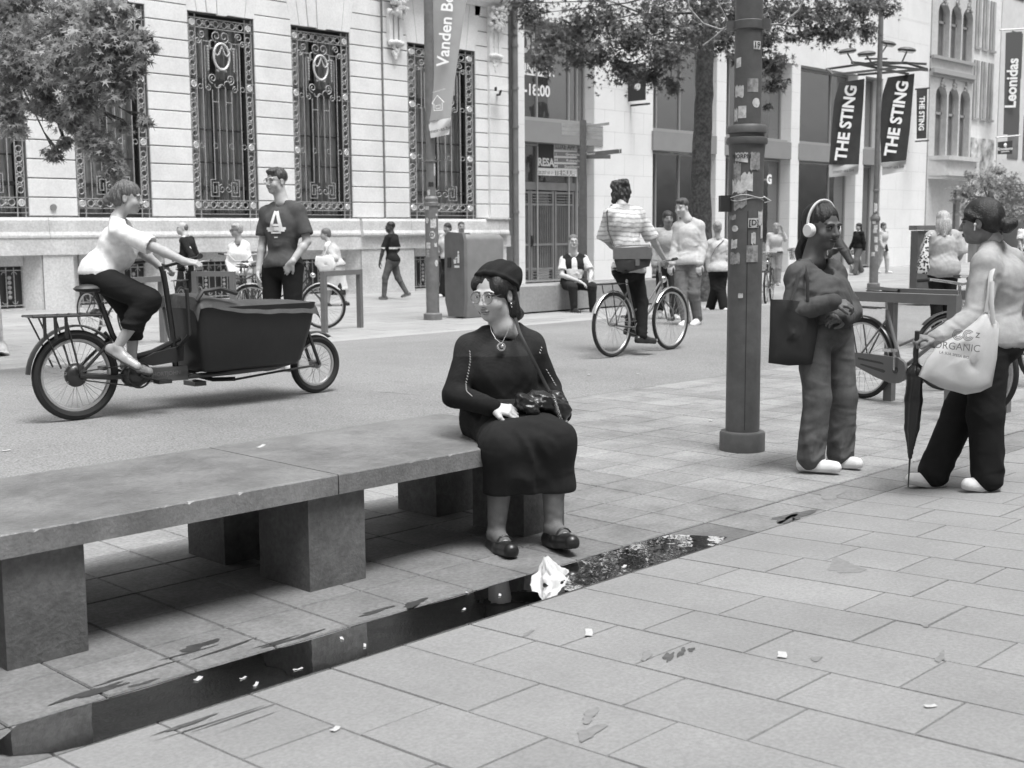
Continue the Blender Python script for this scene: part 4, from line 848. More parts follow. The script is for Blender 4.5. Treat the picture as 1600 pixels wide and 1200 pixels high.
for k in range(3): y = 237 + k * 9.6; finger([(866, y, .1), (866, y + 6.4, .1), (909, y + 7.4, 0), (909, y + 1, 0)], m_fb)
finger([(916, 238, 0), (916, 246, 0), (971, 239, -.4), (971, 232.5, -.4)], m_fb); finger([(916, 243, 0), (916, 248, 0), (954, 248, .3), (954, 242, .3)], m_fb)
for k, s in enumerate(("Groenplaats", "Rubenshuis", "Stadsfeestzaal")): y = 241 + k * 9.6; ptxt(s, (888, y + .2), (908, y + .8), .075, dW + .05 - .06, m_wht, wp, Pw, .01)
for k, s in enumerate(("i", "H", "M")): y = 240.5 + k * 9.6; ptxt(s, (867, y), (871, y), .09, dW + .02, m_wht, wp, Pw, .01)
ptxt("Theaterplein", (918, 240.5), (938, 238.5), .075, dW - .1, m_wht, wp, Pw, .01); ptxt("T", (966, 236), (970, 235.6), .1, dW - .46, m_wht, wp, Pw, .02)
# --- security camera on the bank corner
sc_ = thing("security_camera", FA(782, 138, 23.2), "white security camera on a bracket beside the drain pipe", "camera"); so = sc_.location; q = FA(784, 137, 23.1)
b = MB(); b.obox(q, _n(np.array([1, -.35, .25])), (0, 0, 1), np.cross(_n(np.array([1, -.35, .25])), (0, 0, 1)), (.17, .055, .06)); b.build("housing", m_wht, sc_, so)
b = MB(); b.tube([q + (.02, .05, -.05), q + (.02, .1, -.17), q + (.12, .3, -.15)], .03, 8); b.build("bracket", m_wood, sc_, so)
b = MB(); b.obox(q - _n(np.array([1, -.35, .25])) * .18, _n(np.array([1, -.35, .25])), (0, 0, 1), np.cross(_n(np.array([1, -.35, .25])), (0, 0, 1)), (.01, .05, .055)); b.build("lens", m_ink, sc_, so)
# --- litter bin / press container
bx0, bx1, by0, by1 = 14.55, 15.5, 15.22, 15.62
bi = thing("litter_bin", ((bx0 + bx1) / 2, 15.4, 0), "big rounded grey litter bin with a slot and a tidy-man pictogram", "litter bin"); bo_ = bi.location
zt = VZ(735, 366, (14.6, 15.3))
def rbox(b, x0, x1, y0, y1, z0, z1, r, rz_=.07, n=5, taper=.0):
    """rounded box, tapering towards the ground"""
    L = [(z0, taper + .02), (z0 + .28, .0)] + [(z1 - rz_ + rz_ * math.sin(a), rz_ * (1 - math.cos(a))) for a in np.linspace(0, math.pi / 2, 5)]
    vs = []; N = 4 * n
    for z, i in L:
        for k, (cx, cy) in enumerate(((x1 - r - i, y1 - r - i), (x0 + r + i, y1 - r - i), (x0 + r + i, y0 + r + i), (x1 - r - i, y0 + r + i))):
            for j in range(n): a = math.pi / 2 * (k + j / (n - 1)); vs.append((cx + r * math.cos(a), cy + r * math.sin(a), z))
    m = len(L); b.add(vs, [(i * N + k, i * N + (k + 1) % N, (i + 1) * N + (k + 1) % N, (i + 1) * N + k) for i in range(m - 1) for k in range(N)] + [tuple(range(N))[::-1], tuple((m - 1) * N + k for k in range(N))])
b = MB(); rbox(b, bx0, bx1, by0 - .0, by1, 0.01, zt, .06, .10, taper=.03); b.build("body", mat("bin_paint", .22, .45, var=.1, scale=5), bi, bo_)
b = MB(); b.poly([(bx0 - .035, by0 + .03, .03), (bx0 - .055, by0 - .03, .32), (bx0 - .055, by0 - .03, zt - .12), (bx0 - .035, by0 + .03, zt + .02), (bx0 - .035, by1 - .02, zt + .04), (bx0 - .05, by1 + .06, zt - .05), (bx0 - .05, by1 + .06, .3), (bx0 - .035, by1, .03)], (.07, 0, 0)); b.build("front_panel", mat("bin_front", .15, .45, var=.12, scale=6), bi, bo_)
b = MB(); q = FA(710, 404, by0 + .28); b.box(bx0 - .062, bx0 - .04, by0 + .31, by0 + .38, .86, 1.03); b.build("slot", m_ink, bi, bo_)
b = MB(); yy = by0 + .12; X_ = bx0 - .058; b.ball((X_, yy - .01, 1.12), (.004, .022, .024), 8, 6); b.poly([(X_, yy - .03, .94), (X_, yy + .02, .94), (X_, yy + .01, 1.09), (X_, yy - .03, 1.09)], (.004, 0, 0)); b.poly([(X_, yy + .05, .93), (X_, yy + .10, .93), (X_, yy + .11, 1.0), (X_, yy + .04, 1.0)], (.004, 0, 0)); b.poly([(X_, yy + .0, 1.05), (X_, yy + .07, 1.03), (X_, yy + .07, 1.01), (X_, yy, 1.03)], (.004, 0, 0)); b.poly([(X_, yy - .03, .86), (X_, yy + .09, .86), (X_, yy + .09, .90), (X_, yy - .03, .90)], (.004, 0, 0)); b.build("pictogram", m_wht, bi, bo_, smooth=False)
# --- low stone wall used as a seat, by the tree
lw = thing("low_wall", (17.5, 15.5, 0), "low smooth stone seat wall with a man sitting on it", "wall")
b = MB()
for x0, x1 in ((15.9, 17.35), (17.36, 18.8), (18.81, 20.3)): block(b, x0, x1 - .005, 15.25, 15.95, .03, .50, .015)
b.build("seat", mat("seat_wall_stone", .30, .75, var=.12, scale=20, dirt=.15), lw, lw.location, ang=25)
b = MB(); b.box(16.0, 20.2, 15.33, 15.9, 0, .03); b.build("base", m_joint, lw, lw.location)
# --- bicycle racks (inverted U of square tube)
m_rack = mat("rack_paint", 0.16, 0.45, var=0.1, scale=8)
def hoop(a, c, h, label, w=.075):
    a = np.array([a[0], a[1], 0.]); c = np.array([c[0], c[1], 0.]); u = _n(c - a); o = (a + c) / 2; t = thing("bike_rack", o, label, "bike rack", "square steel bicycle hoops"); v = np.cross((0, 0, 1), u)
    for p in (a, c): b = MB(); b.obox(p + (0, 0, (h - w) / 2), u, v, (0, 0, 1), (w / 2, w / 2, (h - w) / 2)); b.build("leg", m_rack, t, o, smooth=False)
    b = MB(); b.obox(o + (0, 0, h - w / 2), u, v, (0, 0, 1), (np.linalg.norm(c - a) / 2 + w / 2, w / 2 + .001, w / 2)); b.build("top_rail", m_rack, t, o, smooth=False)
    return t
def hp(px, py, h=0.9):                          # ground point below a photo point lying h above ground
    p = G(px, py, h); return (p[0], p[1])
hoop(G(563, 512), hp(505, 424), .90, "empty steel bike hoop left of the slim lamp post")
hoop(hp(471, 421), hp(418, 424), .90, "steel bike hoop standing behind the man in the lettered T-shirt")
hoop(hp(363, 424), hp(304, 424), .90, "steel bike hoop behind the handlebars of the cargo bike")
hoop(hp(252, 431), hp(200, 434), .90, "steel bike hoop behind the cargo bike rider")
hoop((9.03, 4.13), (9.12, 5.2), .96, "steel bike hoop right beside the woman with headphones, the nearer one"); hoop((9.80, 5.03), (9.76, 4.02), .96, "steel bike hoop with two legs behind the parked roadster bike")
# --- distribution cabinet behind the blonde woman
Pk = G(1445, 448); 
cb = thing("street_cabinet", Pk, "dark grey street cabinet with a flat lid behind the blonde woman", "cabinet")
dk = 22.0; q0, q1 = UP(1427, 460, dk), UP(1447, 460, dk); zt_ = UP(1430, 356, dk)[2]
c0 = (q0 + UP(1460, 460, dk)) / 2; c0[2] = 0; cb.location = c0
b = MB(); w_ = .20; b.obox(c0 + (0, 0, zt_ / 2 + .05), CR, CA, (0, 0, 1), (w_, .2, zt_ / 2 - .1)); b.build("body", m_post, cb, c0, smooth=False); b = MB(); b.obox(c0 + (0, 0, zt_), CR, CA, (0, 0, 1), (w_ + .03, .23, .04)); b.build("lid", m_post2, cb, c0, smooth=False); b = MB(); b.obox(c0 + (0, 0, .06), CR, CA, (0, 0, 1), (w_ - .04, .17, .06)); b.build("base", m_post, cb, c0, smooth=False)
b = MB(); b.obox(c0 - CA * .203 + (-.0, 0, zt_ - .35) - CR * .06, CR, CA, (0, 0, 1), (.09, .002, .07)); b.build("notice", m_paperg, cb, c0, smooth=False)

# ================================================================ litter and cigarette ends
m_lit_ = mat("litter_paper", 0.5, 0.7, var=0.1, scale=40)
def scrap(px, py, l, w, ang, label, name="paper_scrap", front=True, dz=.004, m=None):
    l *= .8; w *= .75; p = (GF(px, py) if front else G(px, py)); t = math.radians(ang); u = np.array([math.cos(t), math.sin(t), 0]); v = np.array([-math.sin(t), math.cos(t), 0]); z = (zf(p[1])) + dz
    b = MB(); n = 5
    b.add([(p[0] + u[0] * l * a + v[0] * w * c, p[1] + u[1] * l * a + v[1] * w * c, z + .004 * abs(a) * (1 + c)) for a, c in ((-.5, -.5), (0, -.55), (.5, -.4), (.45, .5), (0, .42), (-.5, .5))] , [(0, 1, 4, 5), (1, 2, 3, 4)])
    o = b.build(name, m or m_lit_, None, p, smooth=False); o.location = p; tag(o, label, "litter")
for a in [(920, 990, .10, .035, 40, "torn white paper scrap on the pale slabs in front of the seated woman"), (1222, 1025, .075, .04, 30, "white paper scrap on the slabs, just right of the dark stain"), (1454, 1105, .045, .022, -35, "small white rectangular scrap far out on the right of the slabs"), (524, 1141, .045, .025, 20, "tiny white scrap near the lower edge of the pale slabs")]: scrap(*a)
for i, (px, py, l, w, an, s) in enumerate([(534, 1000, .04, .016, 60, "third from the left end"), (570, 1011, .045, .012, 50, "beside a paving joint"), (466, 1048, .045, .012, -10, "lying crosswise in the water"), (400, 1072, .05, .014, 40, "at the edge of the slabs"), (310, 1063, .05, .025, 30, "nearest the bench shadow"), (781, 932, .04, .014, 40, "just left of the crumpled napkin"), (725, 954, .03, .014, 20, "broad and folded"), (975, 887, .06, .02, 20, "right of the crumpled napkin"), (380, 1062, .035, .012, 10, "small and pale"), (730, 928, .025, .012, 80, "smallest, on the gutter edge")]):
    scrap(px, py, l, w, an, "white scrap floating in the puddle, " + s, "paper_scrap", False, .0055)
scrap(410, 756, .09, .02, 35, "white dry splash of paper on the bench top near the slab joint", "paper_scrap", True); o = bpy.context.scene.objects[-1] if False else None
for ob in [x for x in COL.objects if x.get("label", "").startswith("white dry splash")]: q = G(410, 756, .474); ob.location = (q[0], q[1], .474 + .002)
for i, (px, py) in enumerate([(10, 705), (920, 586), (1110, 658), (997, 585), (1160, 640)]):
    q = GR(px, py) if py < 640 or px < 100 else G(px, py); scrap(px, py, .07, .03, 20 * i, ["pale scrap on the road at the left edge", "pale scrap on the road behind the seated woman", "pale scrap on the paving left of the big lamp post", "small pale scrap on the road before the striped cyclist", "pale scrap close to the foot of the big lamp post"][i], front=False)
    ob = [x for x in COL.objects if x.name.startswith("paper_scrap")][-1]; ob.location = (q[0], q[1], q[2] + .002)
# crumpled napkin standing up in the puddle
pn = G(862, 908); b = MB(); rg = np.random.default_rng(5)
def napkin(u, v):
    a = u * 2 * math.pi; r = .052 * (1 - v) ** .9 + .008; r *= 1 + .14 * math.sin(3 * a + 4 * v) + .12 * math.sin(7 * a + 9 * v) + .07 * math.sin(13 * a - 6 * v)
    if v < .22: r *= 1.25 + .25 * math.sin(2 * a + 1) + .12 * math.sin(5 * a)
    return (pn[0] + r * math.cos(a) * 1.1 - .025 * v, pn[1] + r * math.sin(a) * .8 + .01 * v, .003 + .105 * v ** .85 + .008 * math.sin(5 * a + 2) * (1 - v) + .004 * math.sin(11 * a + 12 * v))
b.grid(napkin, 49, 15); npk = b.build("crumpled_napkin", mat("napkin_paper", .62, .75, var=.05), None, pn, ang=180); npk.location = pn; tag(npk, "crumpled white napkin standing up in the puddle by the woman's shoes", "napkin")

# ================================================================ bicycles
m_tyre = mat("tyre_rubber", 0.022, 0.8); m_rim = mat("alloy_rim", 0.55, 0.3, metal=0.7); m_bk = mat("black_enamel", 0.025, 0.3, clear=.3); m_gr = mat("grey_enamel", 0.16, 0.35, clear=.3); m_lt = mat("pale_enamel", 0.55, 0.35, clear=.2); m_chr = mat("chrome", 0.65, 0.2, metal=0.9); m_sad = mat("saddle_leather", 0.03, 0.5)
def wheel(parent, x, R, tw=.02, ns=30, spoke=.0016, off=(0, 0, 0), hub=.02, rimw=.012):
    c = np.array([x, 0, R]); w = bpy.data.objects.new("wheel", None); COL.objects.link(w); w.parent = parent
    b = MB(); b.torus(c, (0, 1, 0), R - tw, tw, 44, 8); b.build("tyre", m_tyre, w)
    b = MB(); b.torus(c, (0, 1, 0), R - tw * 2 - .006, rimw, 44, 6); b.build("rim", m_rim, w)
    b = MB()
    for k in range(ns):
        a = 2 * math.pi * k / ns; s = .03 * (1 if k % 2 else -1); t = a + .5 * (1 if (k // 2) % 2 else -1)
        b.tube([c + (hub * math.cos(t), s, hub * math.sin(t)), c + ((R - tw * 2 - .008) * math.cos(a), 0, (R - tw * 2 - .008) * math.sin(a))], spoke, 3, cap=False)
    b.build("spokes", mat("spoke_steel", .30, .5), w)
    b = MB(); b.cyl(c + (0, -.045, 0), c + (0, .045, 0), hub, n=10); b.build("hub", m_gr, w); return w
def bike(label, rear, front, R=.345, style='step', paint=None, group="parked bicycles", fender=None, rack=True, chaincase=None, bars='city', basket=False, lean=0.0, light=True, crank_ang=-.5, name="bicycle", ns=30, wb=1.08):
    rear = np.array(rear, float); front = np.array(front, float); d = front - rear; h = math.atan2(d[1], d[0])
    t = thing(name, rear, label, "bicycle", group, h); t.rotation_euler = (lean, 0, h); paint = paint or m_bk
    wheel(t, 0, R, ns=ns); wheel(t, wb, R, ns=ns)
    rc, fc = np.array([0, 0, R]), np.array([wb, 0, R]); bb = np.array([.44, 0, .29]); st = np.array([.26, 0, .78]); hb_, ht = np.array([wb - .18, 0, .72]), np.array([wb - .22, 0, .90])
    b = MB()
    b.tube([bb, st], .015, 8)
    for s in (-1, 1):
        b.tube([bb + (0, s * .02, 0), rc + (0, s * .055, 0)], .010, 6); b.tube([st - (0, 0, .08), rc + (0, s * .055, 0)], .008, 6)
        b.tube([ht - (0, 0, .25), fc + (-.05, s * .05, .12), fc + (0, s * .055, 0)], .010, 6)
    b.tube([hb_, ht], .019, 8)
    if style == 'step': b.tube([hb_ + (.0, 0, .02), (.72, 0, .50), bb + (.04, 0, .03)], .018, 8); b.tube([hb_ + (0, 0, .1), (.68, 0, .60), bb + (-.03, 0, .2)], .012, 8)
    else: b.tube([ht - (0, 0, .04), st - (0, 0, .06)], .014, 8); b.tube([hb_, bb], .016, 8)
    b.build("frame", paint, t)
    b = MB(); b.tube([st, st + (-.02, 0, .14)], .012, 8); b.build("seat_post", m_chr, t)
    b = MB(); q = st + (-.02, 0, .16); b.grid(lambda u, v: (q[0] - .13 + .27 * u, q[1] + (v - .5) * 2 * (.085 * (1 - u) ** .7 + .02), q[2] + .02 * (1 - (2 * v - 1) ** 2) + .015 * (1 - u)), 10, 7)
    b.grid(lambda u, v: (q[0] - .13 + .27 * u, q[1] - (v - .5) * 2 * (.085 * (1 - u) ** .7 + .02), q[2] - .035 * (1 - (2 * v - 1) ** 2)), 10, 7); b.build("saddle", m_sad, t, ang=60)
    b = MB(); tp = ht + (-.01, 0, .12); b.tube([ht, tp], .013, 8)
    if bars == 'city': P = [tp + (-.16, .29, .03), tp + (-.04, .27, .04), tp + (.05, .15, .02), tp + (.03, 0, 0), tp + (.05, -.15, .02), tp + (-.04, -.27, .04), tp + (-.16, -.29, .03)]
    elif bars == 'flat': P = [tp + (-.02, .29, .0), tp + (.01, .1, .0), tp, tp + (.01, -.1, 0), tp + (-.02, -.29, 0)]
    else: P = [tp + (-.02, .38, .12), tp + (.02, .2, .10), tp + (.02, .1, .0), tp, tp + (.02, -.1, 0), tp + (.02, -.2, .1), tp + (-.02, -.38, .12)]
    b.tube(P, .011, 8); b.build("handlebar", m_chr if bars != 'high' else m_lt, t)
    for s in (0, -1):
        a, c = (np.array(P[0]), np.array(P[1])) if s == 0 else (np.array(P[-1]), np.array(P[-2])); b = MB(); b.tube([a, a + (c - a) * .9 * min(1, .12 / np.linalg.norm(c - a))], .017, 8); b.build("grip", m_sad, t)
    if fender:
        for x, a0, a1 in ((0, .15, 2.75), (wb, .75, 2.55)):
            b = MB(); Rf = R + .022; n = 18
            def ff(u, v): a = a0 + (a1 - a0) * u; w_ = (v - .5) * 2; rr = Rf - .012 * w_ * w_; return (x + rr * math.cos(a), w_ * .028, R + rr * math.sin(a))
            b.grid(ff, n, 5); b.build("mudguard", fender, t)
    if rack:
        b = MB(); zr = R * 2 + .09
        for s in (-1, 0, 1): b.tube([(-.28, s * .06, zr), (.2, s * .06, zr)], .006, 5)
        for x in (-.28, -.1, .1): b.tube([(x, -.06, zr), (x, .06, zr)], .006, 5)
        for s in (-1, 1): b.tube([(-.1, s * .07, zr), (0, s * .06, R)], .006, 5)
        b.build("luggage_rack", m_bk, t)
    b = MB(); b.cyl(bb + (0, -.05, 0), bb + (0, .05, 0), .022, n=10)
    for s, a in ((-1, crank_ang), (1, crank_ang + math.pi)):
        e = bb + (.17 * math.cos(a), s * .07, .17 * math.sin(a)); b.tube([bb + (0, s * .09, 0), e + (0, s * .02, 0)], .011, 6); b.obox(e + (0, s * .07, 0), (1, 0, 0), (0, 1, 0), (0, 0, 1), (.045, .04, .012))
    b.build("crankset", m_chr, t)
    if chaincase:
        b = MB(); y = -.075; A = [(.53, .36), (.555, .29), (.53, .215), (.46, .18), (.38, .175), (.22, .21), (-.03, R - .06), (-.06, R), (-.03, R + .05), (.25, .40), (.46, .395)]; b.poly([(x, y, z) for x, z in A], (0, .03, 0)); cc = b.build("chain_case", chaincase, t, ang=50)
        b = MB(); b.poly([(x, y - .002, z) for x, z in [(.02, .362), (.28, .345), (.31, .335), (.31, .325), (.02, .345)]], (0, .001, 0)); b.poly([(x, y - .002, z) for x, z in [(.05, .300), (.31, .255), (.33, .262), (.33, .275), (.31, .282), (.05, .312)]], (0, .001, 0)); b.cyl((.44, y - .004, .29), (.44, y, .29), .030, n=16); b.build("chain_case_slot", m_bk, cc)
    else:
        b = MB(); b.torus(bb + (0, -.045, 0), (0, 1, 0), .085, .006, 22, 4); b.tube([bb + (0, -.045, .085), (0, -.045, R + .03)], .004, 4); b.tube([bb + (0, -.045, -.085), (0, -.045, R - .03)], .004, 4); b.build("chainring", m_gr, t)
    if light: b = MB(); b.ball(ht + (.07, 0, -.08), (.05, .04, .04), 10, 6); b.build("headlight", m_chr, t)
    if basket:
        b = MB(); c = np.array([-.05, 0, R * 2 + .11]) if basket == 'rear' else ht + (.22, 0, -.02); h2 = .22
        for k in range(9): z = c[2] + h2 * k / 8; i = 1 + .12 * k / 8; b.tube([(c[0] + .19 * i * sx, .15 * i * sy, z) for sx, sy in ((1, 1), (-1, 1), (-1, -1), (1, -1))], .003, 4, closed=True)
        for k in range(28):
            u = k / 28 * 4; sd_, f = int(u), u - int(u); pts = [(1, 1), (-1, 1), (-1, -1), (1, -1), (1, 1)]; x, y = pts[sd_][0] * (1 - f) + pts[sd_ + 1][0] * f, pts[sd_][1] * (1 - f) + pts[sd_ + 1][1] * f; b.tube([(c[0] + .19 * x, .15 * y, c[2]), (c[0] + .213 * x, .168 * y, c[2] + h2)], .003, 4)
        b.build("basket", m_bk, t)
    return t
def bp(pxa, pya, pxb, pyb, fit=1.08):
    """rear and front contact points; the front is placed at the true wheelbase"""
    a, c = GR(pxa, pya), GR(pxb, pyb); d = c - a; d[2] = 0; d = _n(d); c2 = a + d * fit; c2[2] = a[2]; return a, c2
def seat_on(t, a): return t
a, c = bp(1346, 622, 1548, 652, 1.22); roadster = bike("grey roadster bicycle with a big chain case parked behind the standing pair", a, c, .35, 'step', m_gr, fender=m_bk, chaincase=mat('case_paint', .12, .4, clear=.2), bars='city', crank_ang=1.6, wb=1.23)
a, c = G(1478, 610), G(1700, 600); dd_ = _n(a - c); bike("dark bicycle parked at the steel hoop behind the woman with the umbrella", a - dd_ * 1.08, a, .35, 'diamond', m_bk, fender=m_bk, bars='flat', rack=False)
a, c = bp(143, 527, 236, 536); bike("dark bicycle leaning behind the cargo bike rider", a, c, .335, 'diamond', m_bk, bars='flat', rack=False, lean=.04, light=False)
a, c = bp(395, 515, 488, 514); bike("bicycle with a bright front mudguard behind the man in the lettered T-shirt", a, c, .345, 'step', m_bk, fender=m_lt, bars='flat')
a, c = bp(285, 520, 335, 505); bike("dark bicycle standing at the hoop behind the cargo box, below the suited man", a, c, .345, 'step', m_bk, bars='city', light=False)
a, c = bp(405, 500, 352, 512); bike("dark bicycle with high pale handlebars in front of the woman in the white shirt", a, c, .345, 'step', m_bk, bars='high', light=True)
a, c = bp(375, 505, 425, 512); bike("black bicycle parked between the hoops beside the woman in the white shirt", a, c, .345, 'diamond', m_bk, bars='flat', basket=False)
a, c = bp(1262, 470, 1214, 479); bike("bicycle with a front basket half hidden right of the big lamp post", a, c, .345, 'step', m_gr, bars='city', basket='front')
a, c = bp(1205, 470, 1160, 486); bike("bicycle half hidden left of the big lamp post foot", a, c, .345, 'diamond', m_bk, bars='flat', rack=False)
a, c = bp(957, 558, 1040, 545); c = a + _n(_n(c - a) * .35 + np.array([.65, 0, 0])) * 1.10; city = bike("city bicycle with bright mudguards ridden by the person in the striped shirt", a, c, .355, 'step', m_gr, None, fender=m_chr, bars='city', crank_ang=-.9, wb=1.10)
CITY = (a, c)
# --- the long cargo bicycle
CB0 = GR(122, 656); CB1 = GR(494, 614); hd = math.atan2(CB1[1] - CB0[1], CB1[0] - CB0[0])
cg = thing("cargo_bicycle", CB0, "long dark cargo bicycle with a big soft-topped box in front of the rider", "cargo bicycle", None, hd)
wheel(cg, 0, .335, .034, 32, .002, rimw=.016, hub=.03); fw = wheel(cg, 2.14, .25, .032, 28, .002, rimw=.014, hub=.035)
b = MB(); b.ball((0, -.0, .335), (.09, .06, .09), 16, 8); b.build("rear_hub_gear", m_bk, cg)
b = MB()
b.tube([(.0, -.06, .335), (.25, -.05, .30), (.47, 0, .29)], .020, 8); b.tube([(.0, .06, .335), (.25, .05, .30), (.47, 0, .29)], .020, 8)
b.tube([(.0, -.06, .335), (.14, -.05, .46), (.28, -.03, .58), (.24, 0, .64)], .013, 8); b.tube([(.0, .06, .335), (.14, .05, .46), (.28, .03, .58)], .013, 8)
b.tube([(.47, 0, .30), (.30, 0, .62), (.22, 0, .86)], .022, 8); b.tube([(.40, 0, .42), (.62, 0, .46), (.86, 0, .55)], .022, 8); b.tube([(.47, 0, .28), (.9, 0, .26)], .030, 8)
for s in (-1, 1): b.tube([(.86, s * .12, .26), (1.2, s * .2, .27), (1.6, s * .2, .28), (1.84, s * .16, .31), (1.95, s * .08, .42), (1.99, s * .04, .58), (2.0, 0, .72)], .020, 8)
b.tube([(.82, 0, .24), (.80, 0, .6), (.76, 0, .95), (.74, 0, 1.08)], .024, 8); b.tube([(1.3, -.05, .19), (1.7, -.05, .22), (2.05, -.1, .25)], .010, 6)
for s in (-1, 1): b.tube([(1.98, s * .03, .70), (2.04, s * .06, .52), (2.14, s * .065, .25)], .015, 8)
b.build("frame", m_bk, cg)
b = MB(); b.obox((.68, 0, .285), _n(np.array([1, 0, -.02])), (0, 1, 0), (0, 0, 1), (.22, .045, .055)); b.build("down_tube_cover", mat("graphite_paint", .09, .4, clear=.3), cg)
b = MB(); b.poly([(.46, -.05, .40), (.60, -.05, .36), (.86, -.05, .38), (.87, -.05, .50), (.62, -.05, .46)], (0, .1, 0)); b.build("side_bag", m_sad, cg)
ptb = text_mb("SHORTJOHN", .045, (.70, -.05, .29), (1, 0, 0), (0, 0, 1), .001, bold=.02).build("lettering", m_gr, cg, smooth=False)
# the box: tapering tub with a fabric cover
tub = MB(); B0 = [(.95, .20, .30), (1.84, .20, .30)]
def tubring(z, x0, x1, w, r=.06, n=4):
    P = []
    for k, (cx, cy) in enumerate(((x1 - r, w - r), (x0 + r, w - r), (x0 + r, -w + r), (x1 - r, -w + r))):
        for j in range(n): a = math.pi / 2 * (k + j / (n - 1)); P.append((cx + r * math.cos(a), cy + r * math.sin(a), z))
    return P
rings = [tubring(.29, .96, 1.82, .22), tubring(.33, .93, 1.85, .25), tubring(.60, .88, 1.93, .29), tubring(.80, .86, 1.97, .31)]
N_ = 16; tub.add([p for r in rings for p in r], [(i * N_ + k, i * N_ + (k + 1) % N_, (i + 1) * N_ + (k + 1) % N_, (i + 1) * N_ + k) for i in range(3) for k in range(N_)] + [tuple(range(N_))[::-1]])
tub.build("box", mat("cargo_box_plastic", .016, .45, var=.15, scale=6, bump=.2, bscale=14), cg, ang=50)
cv = MB(); 
def cover(u, v):
    x = .84 + 1.15 * u; w = .325; y = (v - .5) * 2 * w; e = max(abs(2 * v - 1), 0); z = .875 - .075 * u + .006 * math.sin(3 * u * math.pi) + .003 * math.sin(31 * u + 9 * v) - .08 * (e ** 10) - .02 * e ** 2 + .03 * math.exp(-((u - .1) / .1) ** 2)
    if u < .02 or u > .98: z -= .09
    return (x, y, z)
cv.grid(cover, 46, 25); cv.build("box_cover", mat("cargo_cover_fabric", .055, .6, var=.2, scale=9, bump=.6, bscale=22), cg, ang=60)
b = MB(); b.tube([(.85, -.3, .86), (.90, -.31, .93), (1.05, -.31, .945), (1.2, -.31, .90)], .018, 6); b.tube([(.82, 0, .45), (.80, -.26, .6), (.78, -.28, .95)], .016, 6); b.build("box_strap", m_sad, cg)
for x, R_, a0, a1, w_ in ((0, .375, .25, 3.05, .045), (2.14, .285, .9, 2.6, .04)):
    b = MB(); zc_ = .335 if x == 0 else .25
    b.grid(lambda u, v: (x + (R_ - .015 * (2 * v - 1) ** 2) * math.cos(a0 + (a1 - a0) * u), (2 * v - 1) * w_, zc_ + (R_ - .015 * (2 * v - 1) ** 2) * math.sin(a0 + (a1 - a0) * u)), 20, 5); b.build("mudguard", m_bk, cg)
b = MB(); zr = .785
for s in (-1, 1): b.tube([(-.34, s * .09, zr), (.18, s * .09, zr - .01)], .010, 6); b.tube([(-.3, s * .09, zr), (-.22, s * .08, .6), (-.14, s * .07, .40)], .007, 5); b.tube([(-.1, s * .09, zr), (0, s * .07, .36)], .008, 5)
for x in np.linspace(-.34, .18, 7): b.tube([(x, -.09, zr), (x, .09, zr)], .007, 5)
for x in (-.26, -.18, -.1): b.obox((x, -.10, .70), (1, 0, 0), (0, 1, 0), (0, 0, 1), (.012, .004, .08))
b.ball((.18, 0, zr), (.035, .07, .035), 8, 6); b.build("luggage_rack", m_bk, cg)
b = MB(); q = np.array([.16, 0, .97]); b.tube([(.22, 0, .84), (.18, 0, .95)], .015, 8); b.ball(q, (.15, .075, .035), 14, 6); b.build("saddle", m_sad, cg)
b = MB(); tp = np.array([.72, 0, 1.12]); b.tube([(.75, 0, 1.02), tp], .018, 8); b.tube([tp + (-.10, .33, .03), tp + (.02, .22, .04), tp + (.05, 0, 0), tp + (.22, -.22, .07), tp + (.16, -.33, .08)], .013, 8); b.build("handlebar", m_bk, cg)
for e, s in ((tp + (-.10, .33, .03), tp + (0.0, .24, .04)), (tp + (.16, -.33, .08), tp + (.2, -.24, .07))): b = MB(); b.tube([e, s], .02, 8); b.build("grip", m_sad, cg)
b = MB(); bb = np.array([.47, 0, .30]); b.ball(bb, (.12, .07, .10), 16, 8); b.torus(bb + (0, -.075, 0), (0, 1, 0), .095, .008, 24, 5)
for s, a_ in ((-1, -.35), (1, math.pi - .35)): e = bb + (.16 * math.cos(a_), s * .10, .16 * math.sin(a_)); b.tube([bb + (0, s * .09, 0), e], .012, 6); b.obox(e + (0, s * .05, 0), (1, 0, 0), (0, 1, 0), (0, 0, 1), (.055, .045, .014))
b.build("crankset", m_bk, cg)
b = MB(); b.tube([(.47, -.075, .39), (.02, -.07, .365)], .005, 4); b.tube([(.47, -.075, .21), (.02, -.07, .30)], .005, 4); b.build("drive_belt", m_bk, cg)
b = MB(); b.tube([(1.05, .15, .24), (1.2, .1, .19), (1.35, 0, .19)], .02, 6); b.obox((.98, 0, .19), (1, 0, 0), (0, 1, 0), (0, 0, 1), (.05, .09, .018)); b.build("kick_stand", m_bk, cg)
